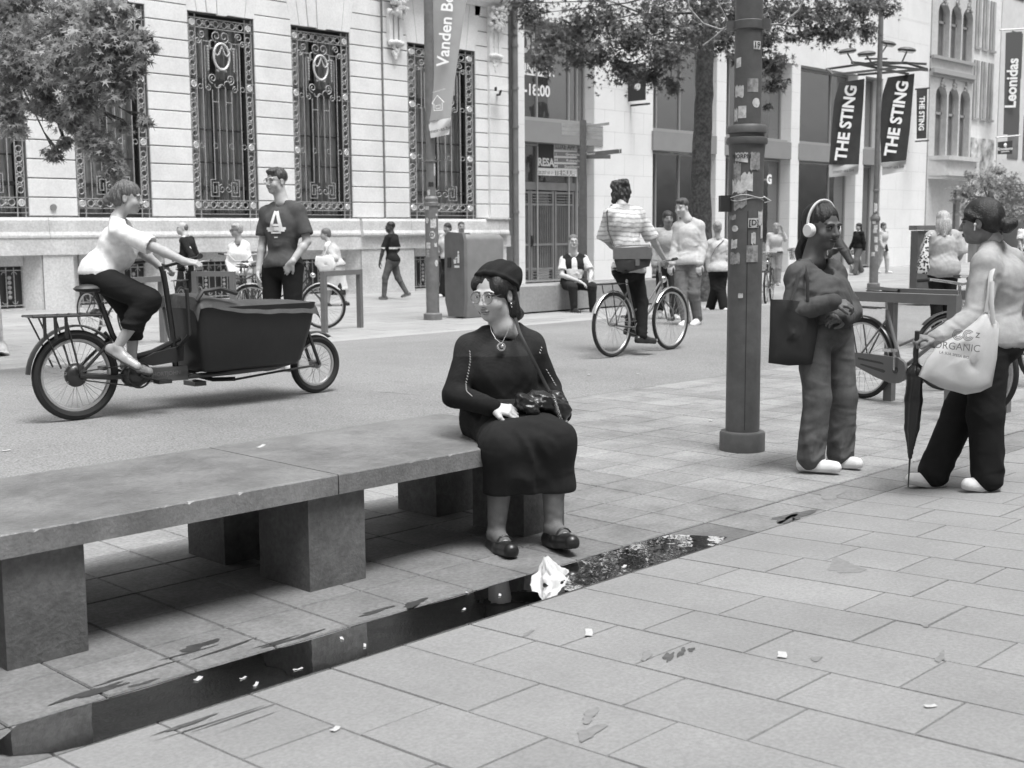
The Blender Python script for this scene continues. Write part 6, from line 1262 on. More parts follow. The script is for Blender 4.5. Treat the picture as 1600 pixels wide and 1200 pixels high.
    def body(s, bare=('arms', 'legs'), hands=True, hand_args={}, feet=False, colx=None, **fc):
        """one continuous body: head, neck, torso, limbs and hands"""
        B = Fld(); s.torso(B); s.head(B)
        for q in 'lr': s.arm(B, q); s.leg(B, q); s.foot(B, q)
        if hands:
            for q in 'lr':
                if hand_args.get(q) is not False: s.hand(B, q, **hand_args.get(q, {}))
        parts = []
        if s.det:
            hc = s.J['head']; n = s.J['neck']; zc = n[2] * .55 + (hc[2] - .1) * .45; hl = Fld(); hl.p = [p for p in B.p]; lo, hi = hc - .17, hc + .17; lo[2] = zc - .004; V1 = surf(B, s.hh, lo, hi); 
            parts.append(V1); B2 = Fld(); B2.p = list(B.p); lo2, hi2 = B2.box(); hi2[2] = zc + .004 + s.h; parts.append(surf(B2, s.h, lo2, hi2))
            hb = []
            if hands:
                for q in 'lr':
                    if hand_args.get(q) is not False:
                        W = s.J['w' + q]; parts.append(surf(B, s.hh * .9, W - .15, W + .15))
        else: parts.append(surf(B, s.h))
        s.B = B; o = smesh("body", parts, m_skin, s.root, s.face_col(extra=colx, **fc)); return o
    def cloth(s, name, fld, col, m=None, h=None, relax=1): return smesh(name, [surf(fld, h or s.h)], m or m_cloth, s.root, col, relax)
def on_surface(s, tb, d, start=.25, lift=.004):
    """lays lettering vertices on the last garment along direction d"""
    P = _v(tb.v) - _v(d) * start; d = _n(_v(d)); t = np.zeros(len(P))
    for _ in range(60): t += np.clip(s.last.ev(P + d * t[:, None], .3), -.02, .05) * .7
    tb.v = [tuple(p) for p in P + d * (t - lift)[:, None]]; return tb
def nz(P, f, seed, amp):                        # cheap smooth noise
    r = np.random.default_rng(seed); o = np.zeros(len(P))
    for i in range(5): d = r.normal(size=3); o += np.sin(P @ (d * f * (1 + .4 * i)) + r.uniform(0, 6)) / (1 + .5 * i)
    return (o * amp / 2.2).astype(np.float32)
def folds(c, ax, f, amp, rad, seed=0):          # broken, wandering folds gathering round a point (elbow, knee, waist)
    c, ax = _v(c), _n(_v(ax)); r = np.random.default_rng(seed); w = r.normal(size=(6, 3)); ph = r.uniform(0, 6.28, 6); ax2 = _n(ax + .45 * r.normal(size=3)); ax3 = _n(ax + .8 * r.normal(size=3))
    def fn(P):
        q = P - c; d2 = (q * q).sum(1) / rad ** 2; W_ = 1.5 * np.sin(q @ w[0] * 11 + ph[0]) + 1.1 * np.sin(q @ w[1] * 19 + ph[1])
        a1 = np.abs(np.sin(q @ ax2 * f * .42 + W_)) ; a2 = np.abs(np.sin(q @ ax3 * f * .33 + 1.3 * np.sin(q @ w[2] * 13 + ph[2]) + ph[3])); m = .5 + .5 * np.sin(q @ w[3] * 9 + ph[4]); k = .5 + .5 * np.sin(q @ w[4] * 8 + ph[5])
        return (.8 * amp * np.exp(-d2) * ((a1 - .6) * m * 1.5 + (a2 - .6) * k)).astype(np.float32)
    return fn
def shirt(s, t=.014, sleeve='long', col=.5, hem=None, loose=0.0, cuff=.0, name="shirt", m=None, amp=.006, neck_r=.075, neck_up=.0, ru=.05, rf=.045, rwf=.04, zhem=None, sl=.62, seed=0, belly=0.0, h=None, vneck=0, bunch=0.0):
    F_ = Fld(); s.torso(F_, t + loose, .055); J, S = s.J, s.S
    if zhem is not None: F_.ell(s.Pc + (0, 0, -.02), (.172 * S * s.g + t + loose, .135 * S * s.g + t + loose, .19), s.HA, .05)
    if belly: F_.ell(s.Pc * .6 + s.Ct * .4 + s.w * .05, (.12 + belly, .09 + belly, .13), s.A, .06)
    F_.fold(folds(s.Pc + s.up * .10, s.up, 60, amp * 1.2, .16, seed + 6))
    dr = Fld(); F_.fold(folds(s.Ct - s.up * .22, s.u * .5 + s.up * .6, 42, amp * 1.0, .34, seed + 7)); F_.fold(folds(s.Ct - s.up * .28, s.u * -.6 + s.up * .5, 70, amp * .7, .30, seed + 9))
    if zhem is not None: F_.plane((0, 0, zhem), (0, 0, -1)); s.cut = ((0, 0, zhem + .02), (0, 0, 1))
    else: F_.plane(s.Pc - s.up * (hem or .0), -s.up); s.cut = (s.Pc + s.up * (.02 - (hem or 0)), s.up)
    for q in 'lr':
        a, e, w = J['s' + q], J['e' + q], J['w' + q]; g = s.g ** .5
        if sleeve == 'long':
            w2 = w - _n(w - e) * cuff; F_.cone(a * .93 + J['neck'] * .07 - s.up * .01, e, ru * S * g + t * .6 + loose * .25, rf * S * g + t * .8 + loose * .4, .03); F_.cone(e, w2, rf * S * g + t * .8 + loose * .4, rwf * S + t * .4 + loose * .2, .02); F_.fold(folds(e, w - e, 85, amp * 1.3, .10, seed + 1)); F_.fold(folds(w2 - _n(w - e) * .05, w - e, 110, amp * .9, .07, seed + 2))
            if bunch: F_.fold(folds((e + w2) / 2, _n(w - e) + np.array([0, 0, .25]), 190, bunch, .13, seed + 12)); F_.fold(folds((a + e) / 2, _n(e - a) + s.w * .6, 90, bunch, .16, seed + 14))
        else:
            m_ = a + (e - a) * sl; F_.cone(a * .93 + J['neck'] * .07 - s.up * .01, m_, ru * S * g + t * .6 + loose * .3, ru * S * g + t + loose, .03)
        F_.fold(folds(a - (0, 0, .05), e - a, 55, amp, .12, seed + 3))
    F_.fold(lambda P: nz(P, 22, seed + 4, amp * .25))
    n = J['neck']; hd = _n(_n(J['head'] - n) * .25 + s.up); F_.plane(n + hd * (.01 + neck_up), hd); F_.cone(n - hd * .02 + s.w * .01, n + hd * .15, neck_r * .92, neck_r, .012, 's')
    if vneck: F_.ell(n + s.w * (.07) - s.up * (.02 + .03 * vneck), (.05, .08, .07 + .03 * vneck), s.A, .01, 's')
    if sleeve == 'short':
        for q in 'lr':
            a, e = J['s' + q], J['e' + q]; d = _n(e - a); F_.cone(a + d * (np.linalg.norm(e - a) * sl + .075), e + d * .12, .085, .085, .004, 's')
    ax = _n(_n(J['head'] - n) * .25 + s.up)
    def cc(V):
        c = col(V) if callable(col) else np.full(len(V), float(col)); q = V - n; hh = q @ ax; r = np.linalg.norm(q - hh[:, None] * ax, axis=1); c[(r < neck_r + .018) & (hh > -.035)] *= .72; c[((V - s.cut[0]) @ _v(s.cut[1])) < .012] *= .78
        if sleeve == 'long':
            for q_ in 'lr': c[np.linalg.norm(V - J['w' + q_], axis=1) < .055] *= .82
        else:
            for q_ in 'lr': a_, e_ = J['s' + q_], J['e' + q_]; L_ = np.linalg.norm(e_ - a_); t_ = (V - a_) @ ((e_ - a_) / L_); c[(t_ > L_ * sl + .035) & (np.linalg.norm(V - e_, axis=1) < .16)] *= .8
        return c
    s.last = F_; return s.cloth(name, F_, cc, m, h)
def trousers(s, t=.012, col=.05, rk=.07, ra=.06, m=None, name="trousers", amp=.008, top=.10, end=.0, seed=0, rh=.095, h=None, k=.03, gath=1.0):
    F_ = Fld(); J, S = s.J, s.S; g = s.g
    F_.ell(s.Pc + (0, 0, .02), (.168 * S * g + t, .12 * S * g + t, .13), s.HA, .05)
    for e in (-1, 1): F_.ell(s.Pc - s.hf * .055 * S + s.HA[0] * e * .07 * S, .098 * S * g + t, None, .05)
    F_.plane(*(s.cut if hasattr(s, 'cut') else (s.Pc + s.up * top, s.up)))
    for q in 'lr':
        a, e, w = J['h' + q], J['k' + q], J['a' + q]; w2 = w - _n(w - e) * end; F_.cone(a, e, rh * S * g ** .7 + t, rk + t * .5, k); F_.cone(e, w2, rk + t * .5, ra, .03)
        F_.fold(folds(e, w - e, 60, amp, .13, seed + 1)); F_.fold(folds(w2 + (0, 0, .04), (.1, .1, 1), 75, amp * 1.5 * gath, .13, seed + 2)); F_.fold(folds((a + e) / 2, (.5, .3, .8), 38, amp * .6, .2, seed + 8)); dr = _n(w - e); F_.ell(w2 + dr * (.055 + ra * .55), (ra * 1.5, ra * 1.5, .05), None, .003, 's') if end > .12 else None
    F_.fold(folds(s.Pc - (0, 0, .06), (.6, 0, .8), 50, amp, .14, seed + 3)); zmin = min(J['al'][2], J['ar'][2])
    if end < .12: F_.plane((0, 0, .012 if end <= 0 else zmin - .05), (0, 0, -1))
    return s.cloth(name, F_, col, m or m_cloth, h)
def shoes(s, col=.75, sole=.6, m=None, fat=1.0, h=None, name="shoe", top=.0, sides='lr'):
    for q in sides:
        F_ = Fld(); a, t = s.J['a' + q], s.J['t' + q]; v = t - a; L = np.linalg.norm(v); sd = _n(np.cross(v, (0, 0, 1))); ang = math.asin(min(.9, .058 / L)); v = v / L; n0 = np.cross(sd, v); d = v * math.cos(ang) + n0 * math.sin(ang); n = np.cross(sd, d)
        if n[2] < 0: n = -n; d = v * math.cos(ang) - n0 * math.sin(ang); n = np.cross(sd, d); n = n if n[2] > 0 else -n
        hl = a - n * .052 - d * .045; mid = hl * .45 + t * .55
        F_.cone(hl, mid, .037 * fat, .043 * fat, .02); F_.cone(mid, t, .043 * fat, .035 * fat, .02); F_.cone(hl + n * .01, a - n * (.012 - top), .035 * fat, .040 * fat, .025); F_.cone(mid + n * .012, a, .030 * fat, .034 * fat, .02)
        F_.cone(hl - n * .012, mid - n * .012, .038 * fat, .042 * fat, .01); F_.cone(mid - n * .012, t - n * .006, .042 * fat, .034 * fat, .01); b0 = a - n * .088; F_.plane(b0, -n, .003)
        smesh(name, [surf(F_, h or min(s.h, .007))], m or m_shoe, s.root, lambda V: np.where((V - b0) @ n < .024 * fat, sole, col))
def hair(s, blobs, col=.03, subs=None, strand=(90, .004), dirv=(0, 0, 1), m=None, h=None, name="hair", front=True):
    """blobs in head coordinates: ('e', centre, radii) or ('c', a, b, ra, rb)"""
    F_ = Fld()
    for q in blobs:
        if q[0] == 'e': F_.ell(s.hp(*q[1]), _v(q[2]) * s.S * s.hs, s.HF, q[3] if len(q) > 3 else .02)
        else: F_.cone(s.hp(*q[1]), s.hp(*q[2]), q[3] * s.S * s.hs, q[4] * s.S * s.hs, .02)
    for q in (subs or [((0, .085, -.035), (.062, .075, .072))]): F_.ell(s.hp(*q[0]), _v(q[1]) * s.S * s.hs, s.HF, .008, 's')
    rg = np.random.default_rng(len(blobs) * 7 + 3); w = rg.normal(size=(4, 3)); strand = (strand[0], min(strand[1], .0032) if s.h > .0095 else strand[1])
    def st(P):
        Q = (P - s.J['head']) @ s.HF.T / s.hs; th = np.arctan2(Q[:, 0], Q[:, 1] + .05); r = np.linalg.norm(Q, axis=1); wp = 1.6 * np.sin(Q @ w[0] * 14) + 1.1 * np.sin(Q @ w[1] * 27)
        return (strand[1] * (np.sin(th * 9 + wp) + .7 * np.sin(th * 23 + Q[:, 2] * 30 + 1.7 * wp) + .8 * np.sin(Q @ w[2] * 30 + wp) * .6 + .5 * np.sin(Q @ w[3] * 60))).astype(np.float32) * .55
    F_.fold(st)
    def hc(V):
        Q = (V - s.J['head']) @ s.HF.T; th = np.arctan2(Q[:, 0], Q[:, 1] + .05); return (col(V) if callable(col) else col) * (1 + .22 * np.sin(th * 31 + 2 * np.sin(Q[:, 2] * 40) + Q[:, 2] * 60) + .18 * np.sin(th * 67 + 3 * np.sin(Q[:, 2] * 25)))
    return s.cloth(name, F_, hc, m or m_hair, h or s.hh)
CAP = [('e', (0, -.022, .040), (.086, .104, .090)), ('e', (0, -.05, -.01), (.078, .075, .075))]
def bag(s, pts, th, col, m, name, label, cat, straps, strap_r=.010, text=None, root=None, bulge=.03, sag=0):
    """a cloth bag: outline in photo points at given depth offsets, with thickness; the bag is a thing of its own"""
    P3 = [UP(x, y, s.d0 + dd) for x, y, dd in pts]; c = np.mean(P3, 0); t = thing(name, c, label, cat); n = len(P3); rings = []
    ctr = c; b = MB(); nn = -CA; K = 7; vs = []
    for sgn in (1, -1):
        for k in range(K):
            f = 1 - k / (K - 1) * .98; off = bulge * math.sqrt(max(0, 1 - f ** 2.2))
            for p in P3: q = ctr + (p - ctr) * f; w = .006 * math.sin(q[0] * 60 + q[2] * 37) + .005 * math.sin(q[2] * 80 - q[0] * 23); vs.append(q + nn * sgn * (th / 2 + off + w * (1 - f) * 1.5))
    fs = []
    for sgn in range(2):
        o = sgn * K * n
        for k in range(K - 1):
            for i in range(n): q = (o + k * n + i, o + k * n + (i + 1) % n, o + (k + 1) * n + (i + 1) % n, o + (k + 1) * n + i); fs.append(q if sgn == 0 else q[::-1])
        fs.append(tuple(o + (K - 1) * n + i for i in range(n)) if sgn == 0 else tuple(o + (K - 1) * n + i for i in range(n))[::-1])
    for i in range(n): fs.append((i, K * n + i, K * n + (i + 1) % n, (i + 1) % n))
    b.cur = col; b.add(vs, fs); b.build("bag_body", m, t, c, colored=True, ang=60)
    for sp in straps:
        b = MB(); b.cur = col; b.tube([UP(x, y, s.d0 + dd) for x, y, dd in sp], strap_r, 6, flat=.35); b.build("strap", m, t, c, colored=True)
    return t

def tmpl(H=1.7, f=(0, -1), stride=0.0, lead='l', arm=.1, turn=0.0, lean=0.0, hipw=.052, shw=.108, **ov):
    """standing or walking joints in local metres; f is the heading, stride the half step"""
    f = _n(np.array([f[0], f[1], 0.])); l = np.cross((0, 0, 1), f); z = np.array([0, 0, 1.]); J = {}
    J['neck'] = z * .845 * H + f * lean * .3; J['head'] = z * .935 * H + f * (.02 + lean * .36)
    for s, e in (('l', 1), ('r', -1)):
        ph = 1 if s == lead else -1; J['s' + s] = z * .815 * H + l * e * shw * H + f * lean * .28; J['h' + s] = z * .52 * H + l * e * hipw * H
        J['e' + s] = J['s' + s] - z * .175 * H + l * e * .03 + f * (-ph * arm * .5 - .01); J['w' + s] = J['e' + s] - z * .14 * H + f * (.05 - ph * arm * .7 + .02) + l * e * .01
        if ph > 0: J['k' + s] = z * .285 * H + l * e * .05 * H + f * (stride * .62 + .02); J['a' + s] = z * .088 + l * e * .045 * H + f * stride; J['t' + s] = J['a' + s] + f * .15 - z * .058 + l * e * .02
        else: J['k' + s] = z * .28 * H + l * e * .05 * H - f * (stride * .30 - .02); k = min(.12, stride * .4); J['a' + s] = z * (.088 + k) + l * e * .045 * H - f * stride; J['t' + s] = J['a' + s] + f * (.15 - k * .4) - z * (.058 + k) + l * e * .02
    for k, v in ov.items(): J[k] = _v(v)
    return J
# ================================================================ THE PEOPLE
m_wire = mat("glasses_wire", 0.22, 0.3, metal=0.6); m_silver = mat("silver", 0.7, 0.25, metal=0.8); m_lens = bpy.data.materials.new("spectacle_lens"); m_lens.use_nodes = True; _N = m_lens.node_tree.nodes; _L = m_lens.node_tree.links; _t = _N.new("ShaderNodeBsdfTransparent"); _g = _N.new("ShaderNodeBsdfGlossy"); _g.inputs["Roughness"].default_value = .02; _m = _N.new("ShaderNodeMixShader"); _m.inputs[0].default_value = .035; _L.new(_t.outputs[0], _m.inputs[1]); _L.new(_g.outputs[0], _m.inputs[2]); _L.new(_m.outputs[0], _N["Material Output"].inputs[0])
def spectacles(s, dark=False, r=.021, name="glasses", rr=.0011):
    t = bpy.data.objects.new(name, None); COL.objects.link(t); t.parent = s.root; b = MB(); f = s.HF[1]; R_ = s.S * s.hs
    for e in (-1, 1):
        c = s.hp(e * .031, .101, -.002); b.torus(c, f + s.HF[0] * e * .12, r * R_, rr, 24, 6); b.tube([s.hp(e * (.031 + r), .098, .004), s.hp(e * .070, .075, .008), s.hp(e * .080, 0.0, .006)], rr, 5)
    b.tube([s.hp(-.010, .101, .0), s.hp(0, .105, .003), s.hp(.010, .101, .0)], rr, 5); b.build("glasses_frame", m_ink if dark else m_wire, t)
    b = MB()
    for e in (-1, 1): c = s.hp(e * .031, .101, -.002); n = f + s.HF[0] * e * .12; b.cyl(c - _n(n) * .0003, c + _n(n) * .0003, r * R_ * .97, n=20)
    b.build("lenses", m_lens, t)
# ---------------------------------------------------------------- 1: the seated woman
W1 = Person((G(785, 865) + G(880, 852)) / 2, "seated woman in dark top, long dark skirt, beret and round glasses on the bench end",
    dict(head=(771, 459, .30), neck=(787, 508, .34), sl=(832, 538, .37), sr=(729, 543, .30), el=(858, 606, .42), er=(711, 617, .24), wl=(880, 648, .27), wr=(770, 637, .03),
         hl=(824, 652, .36), hr=(762, 656, .34), kl=(866, 690, .02), kr=(785, 698, -.04), al=(864, 826, .05), ar=(775, 836, .03), tl=(893, 847, -.13), tr=(798, 860, -.16)),
    (-.2, -.98, 0), 'f', 1.62, skin=.53, wst=.88, face=(-.53, -.84, -.14), h=.0075, hh=.0030, girth=1.08, detail=True, hs=1.14)
W1.body(hand_args=dict(r=dict(D=(.95, -.25, -.12), Nn=(-.1, .55, -.85), curl=.85, sc=1.08, thumb=-1), l=dict(D=(.15, -.3, -.95), Nn=(-.95, .1, -.2), curl=.55, sc=1.0)))
s = W1; J = s.J
def c_top(V):
    c = np.full(len(V), .018); m = (V[:, 2] > J['neck'][2] - .14); c[m] = .032; return c * (1 + .15 * np.sin(V[:, 2] * 900))
shirt(s, t=.016, sleeve='long', col=c_top, loose=.006, cuff=.0, amp=.0075, neck_r=.078, ru=.052, rf=.046, rwf=.036, seed=3, name="knit_top", hem=-.08)
F_ = Fld(); z_h = UP(800, 772, s.d0)[2]
F_.ell(s.Pc + (0, .02, .0), (.205, .165, .13), s.HA, .06); F_.ell(s.Pc + (0, .0, .09), (.165, .135, .10), s.HA, .05)
for q in 'lr': dwn = J['k' + q] * 1.0; dwn = np.array([dwn[0] + (.02 if q == 'l' else -.01), dwn[1] + .02, z_h + .02]); F_.cone(J['h' + q], J['k' + q], .122, .082, .11); F_.cone(J['k' + q], dwn, .080, .082, .11)
mk = (J['kl'] + J['kr']) / 2; F_.cone(s.Pc, mk + (0, .04, .0), .12, .085, .12); F_.cone(mk + (0, .03, 0), np.array([mk[0], mk[1] + .05, z_h]), .08, .10, .12)
F_.fold(folds(J['hr'] + (.02, -.1, .05), (.3, .5, .8), 48, .022, .2, 3)); F_.fold(folds(J['hl'] + (.02, -.1, .02), (-.3, .4, .8), 42, .022, .2, 5)); F_.fold(folds(mk - (0, 0, .12), (1, .2, .1), 34, .020, .22, 8)); F_.fold(lambda P: nz(P, 14, 4, .004))
F_.plane((0, 0, z_h), (0, 0, -1)); F_.plane(s.Pc + (0, 0, .115), (0, 0, 1)); F_.cone((mk[0], mk[1] + .03, z_h - .03), (mk[0], mk[1] + .03, z_h + .05), .085, .06, .03, 's')
s.cloth("skirt", F_, .019, h=.0085)
for q in 'lr': F_ = Fld(); F_.cone(J['k' + q] * .45 + J['a' + q] * .55, J['a' + q], .054, .039, .01); F_.cone(J['a' + q], J['a' + q] * .5 + J['t' + q] * .5 + (0, 0, .004), .043, .037, .02); F_.fold(folds(J['a' + q] + (0, 0, .04), (.1, .1, 1), 160, .003, .07, 3)); s.cloth("sock", F_, .15, h=.007)
shoes(s, .018, .010, fat=1.0, h=.0045)
for q in 'lr':
    a, t_ = J['a' + q], J['t' + q]; v = _n(t_ - a); sd = _n(np.cross(v, (0, 0, 1))); c = a * .42 + t_ * .58 + (0, 0, .028); b = MB(); b.tube([c - sd * .036 - (0, 0, .012), c - sd * .02 + (0, 0, .006), c + (0, 0, .011), c + sd * .02 + (0, 0, .006), c + sd * .036 - (0, 0, .012)], .007, 8, flat=.5); b.tube([c + v * .03 - sd * .03 - (0, 0, .016), c + v * .038 + (0, 0, -.004), c + v * .03 + sd * .03 - (0, 0, .016)], .0022, 6); b.build("shoe_strap", m_shoe, s.root); bpy.data.objects[-1] if False else None
for ob in [o for o in s.root.children if o.name.startswith("shoe_strap")]:
    me = ob.data; a_ = me.color_attributes.new("Col", 'FLOAT_COLOR', 'POINT'); a_.data.foreach_set("color", np.full(len(me.vertices) * 4, .03, np.float32))
# hair: side-swept fringe, bob curling at the nape; a snug dark knitted beret set back on the head
HB = [('e', (0, -.026, .038), (.084, .098, .087), .02), ('e', (0, -.070, -.040), (.078, .054, .075), .04), ('c', (.068, -.03, .02), (.074, -.04, -.090), .030, .032), ('c', (-.072, -.012, .02), (-.074, -.02, -.080), .024, .026), ('e', (.055, .012, .040), (.034, .056, .045), .04), ('e', (-.055, .018, .046), (.030, .052, .040), .04),
      ('e', (.05, -.075, -.105), (.046, .042, .034), .03), ('e', (-.04, -.075, -.100), (.05, .04, .036), .03)]
hair(s, HB, .020, subs=[((-.024, .106, -.016), (.066, .072, .088)), ((.028, .100, -.044), (.056, .066, .074)), ((.090, -.004, -.014), (.018, .020, .032))], strand=(80, .0032), h=.0035)
F_ = Fld(); R3 = s.HF; F_.ell(s.hp(.004, -.034, .054), _v((.094, .104, .084)) * 1.13, R3, .02); F_.ell(s.hp(.008, -.075, .066), _v((.088, .076, .066)) * 1.16, R3, .03); nb = _n(R3[2] * .78 - R3[1] * .62)
P0 = s.hp(0, .022, .066); F_.plane(P0, -nb); F_.fold(lambda P: (.0025 * np.sin((P - s.J['head']) @ R3[0] * 120 + 2 * np.sin((P - s.J['head']) @ R3[2] * 30)) - .008 * np.exp(-(((P - P0) @ nb - .014) / .010) ** 2)).astype(np.float32)); s.cloth("beret", F_, .020, h=.0045)
spectacles(s, r=.0245, rr=.0013)
b = MB(); n = J['neck']; pd = s.loc(783.5, 541, .19); a0, a1 = s.loc(766, 509, .26), s.loc(795, 511, .24)
b.tube([a0, s.loc(768, 518, .215), s.loc(775, 530, .195), pd + (0, 0, .012)], .0018, 5); b.tube([a1, s.loc(793, 519, .21), s.loc(787, 531, .195), pd + (0, 0, .012)], .0018, 5); b.torus(pd - (0, 0, .004), (.2, -1, .1), .017, .0055, 18, 6); b.ball(pd + (.004, -.004, .0), (.009, .004, .007), 8, 6); b.build("necklace", m_silver, s.root)
b = MB(); q = s.hp(.087, -.008, -.048); b.torus(q, s.HF[0], .008, .0016, 14, 5); b.ball(q - s.HF[2] * .012, .0035, 8, 6); b.build("earring", m_silver, s.root)
m_stitch = mat("silver_stitching", .42, .5)
b = MB()
for L_ in ([(733, 546, .16), (734, 562, .155), (731, 580, .15), (727, 598, .14), (728, 610, .10), (737, 618, .06)], [(846, 540, .27), (842, 552, .25)], [(852, 575, .33), (860, 588, .33), (868, 602, .32)]):
    P = [s.loc(*q) for q in L_]
    for p, q in zip(P, P[1:]):
        m_ = max(2, int(np.linalg.norm(q - p) / .012))
        for k in range(m_): c = p + (q - p) * (k + .5) / m_; b.tube([c, c + (.006, -.003, -.006)], .0016, 4)
b.build("seam_stitching", m_stitch, s.root)
b = MB(); w = J['wr']; d = _n(w - J['er']); b.torus(w + d * .025, d, .031, .0016, 20, 5); b.build("bracelet", m_ink, s.root)
# her shoulder bag: strap, chain and crumpled black leather
bg_ = thing("shoulder_bag", UP(850, 632, s.d0 + .05), "crumpled black leather bag with chain strap on the seated woman's lap", "handbag"); bo_ = bg_.location
F_ = Fld(); q0 = lambda x, y, d: UP(x, y, s.d0 + d); F_.cone(q0(818, 632, .06), q0(845, 628, .10), .035, .05, .03); F_.cone(q0(845, 628, .10), q0(876, 640, .16), .05, .045, .03); F_.cone(q0(815, 622, .02), q0(832, 640, .02), .03, .03, .02); F_.cone(q0(868, 622, .2), q0(850, 640, .12), .035, .03, .02)
F_.fold(lambda P: (nz(P, 34, 7, .012) + nz(P, 70, 9, .006))); V_, Q_ = surf(F_, .006); smesh("bag_body", [(V_ - _v(bo_), Q_)], m_shoe, bg_, .016)
b = MB(); b.tube([q0(*a) for a in [(803, 487, .40), (806, 500, .26), (812, 520, .16), (824, 545, .14), (838, 572, .17), (852, 600, .2), (866, 625, .18)]], .0085, 8, flat=.3); b.build("strap", m_ink, bg_, bo_)
b = MB(); P = [q0(*a) for a in [(864, 618, .10), (868, 632, .08), (872, 644, .08), (876, 656, .09), (878, 668, .1), (882, 660, .12)]]
for p, q in zip(P, P[1:]):
    for k in range(4): c = p + (q - p) * (k + .5) / 4; b.torus(c, (1, .3 * (k % 2), .4), .009, .0028, 10, 5)
b.torus(P[4], (.2, 1, .1), .016, .004, 14, 6); b.build("chain", m_silver, bg_, bo_)
# ---------------------------------------------------------------- 2: the woman with white headphones
W2 = Person((G(1283, 740) + G(1325, 732)) / 2, "standing woman in grey sweatshirt and wide jeans wearing white headphones",
    dict(head=(1286, 354, -.02), neck=(1270, 405, .02), sl=(1303, 424, .11), sr=(1243, 430, -.10), el=(1330, 486, .10), er=(1238, 490, -.15), wl=(1316, 500, -.16), wr=(1302, 472, -.27),
         hl=(1306, 522, .06), hr=(1270, 524, -.07), kl=(1318, 620, .05), kr=(1277, 622, -.09), al=(1313, 708, .09), ar=(1267, 713, -.06), tl=(1339, 724, .02), tr=(1305, 730, -.12)),
    (.7, -.7, 0), 'f', 1.64, skin=.12, face=(.55, -.83, -.12), h=.008, hh=.0034, girth=1.06, detail=True, hs=1.19)
W2.body(hand_args=dict(r=dict(D=(.95, -.05, -.12), Nn=(-.1, .5, -.8), curl=.5, thumb=-1), l=dict(D=(-.55, -.5, .15), Nn=(0, .6, -.6), curl=.6)), brow=.3, lip=.75, eye=.01)
s = W2; J = s.J
shirt(s, t=.020, sleeve='long', col=lambda V: np.full(len(V), .088), loose=.014, amp=.013, neck_r=.085, neck_up=-.01, ru=.049, rf=.046, rwf=.042, seed=11, bunch=.008, name="sweatshirt", hem=-.055, vneck=1)
F_ = Fld()
for q in 'lr': w = J['w' + q]; d = _n(w - J['e' + q]); F_.cone(w - d * .055, w - d * .005, .036, .034, .01)
s.cloth("cuff", F_, .075)
trousers(s, t=.014, col=lambda V: .115 * (1 - .25 * np.exp(-((V[:, 0] - J['kr'][0] + .09) / .012) ** 2)) * np.ones(len(V)), rk=.074, ra=.086, m=m_denim, name="jeans", amp=.010, top=.13, seed=12, rh=.092, gath=1.3, k=.012)
b = MB(); c = s.Pc + (0, 0, .095); b.tube([c + s.HA[0] * .166 * math.cos(a) + s.hf * .125 * math.sin(a) for a in np.linspace(0, 6.283, 29)[:-1]], .015, 6, closed=True, flat=.45); b.build("belt", m_ink, s.root)
shoes(s, .80, .66, fat=1.02, h=.006, m=m_canvas)
hair(s, [('e', (0, -.026, .040), (.086, .100, .088), .02), ('e', (0, -.06, -.02), (.078, .06, .065), .02), ('c', (0, -.10, -.04), (.0, -.13, -.15), .034, .032), ('c', (.0, -.13, -.15), (.0, -.12, -.25), .032, .018)], .012, subs=[((0, .090, -.020), (.082, .066, .086)), ((.08, .01, -.04), (.03, .06, .06)), ((-.08, .01, -.04), (.03, .06, .06)), ((0, -.02, -.13), (.1, .09, .06))], strand=(150, .004), h=.005)
hp_ = bpy.data.objects.new("headphones", None); COL.objects.link(hp_); hp_.parent = s.root
m_hp = mat("white_plastic", .78, .35)
b = MB(); b.tube([s.hp(.098 * math.cos(a), -.018, .020 + .112 * math.sin(a)) for a in np.linspace(-.15, math.pi + .15, 26)], .0085, 8, flat=2.0); b.build("headband", m_hp, hp_)
for e in (-1, 1):
    b = MB(); c = s.hp(e * .098, -.004, -.020); ax = s.HF[0]; b.tube([c - ax * e * .020, c - ax * e * .008, c + ax * e * .010, c + ax * e * .018], [.038, .042, .041, .034], 24); b.tube([s.hp(e * .104, -.014, .03), c + ax * e * .006], .008, 8); b.build("ear_cup", m_hp, hp_)
# her black tote
dk_ = -.13
bag(s, [(1226, 468, -.20), (1278, 474, -.20), (1277, 520, -.19), (1268, 569, -.17), (1232, 571, -.17), (1201, 567, -.17), (1203, 520, -.17), (1204, 468, -.18)], .02, .022, m_canvas, "tote_bag", "plain black tote bag hanging beside the woman with headphones", "bag",
    [[(1236, 470, -.30), (1244, 445, -.235), (1250, 415, -.12), (1250, 405, -.06), (1240, 412, .02)], [(1262, 472, -.245), (1262, 440, -.225), (1256, 412, -.11)]], .011, bulge=.03)
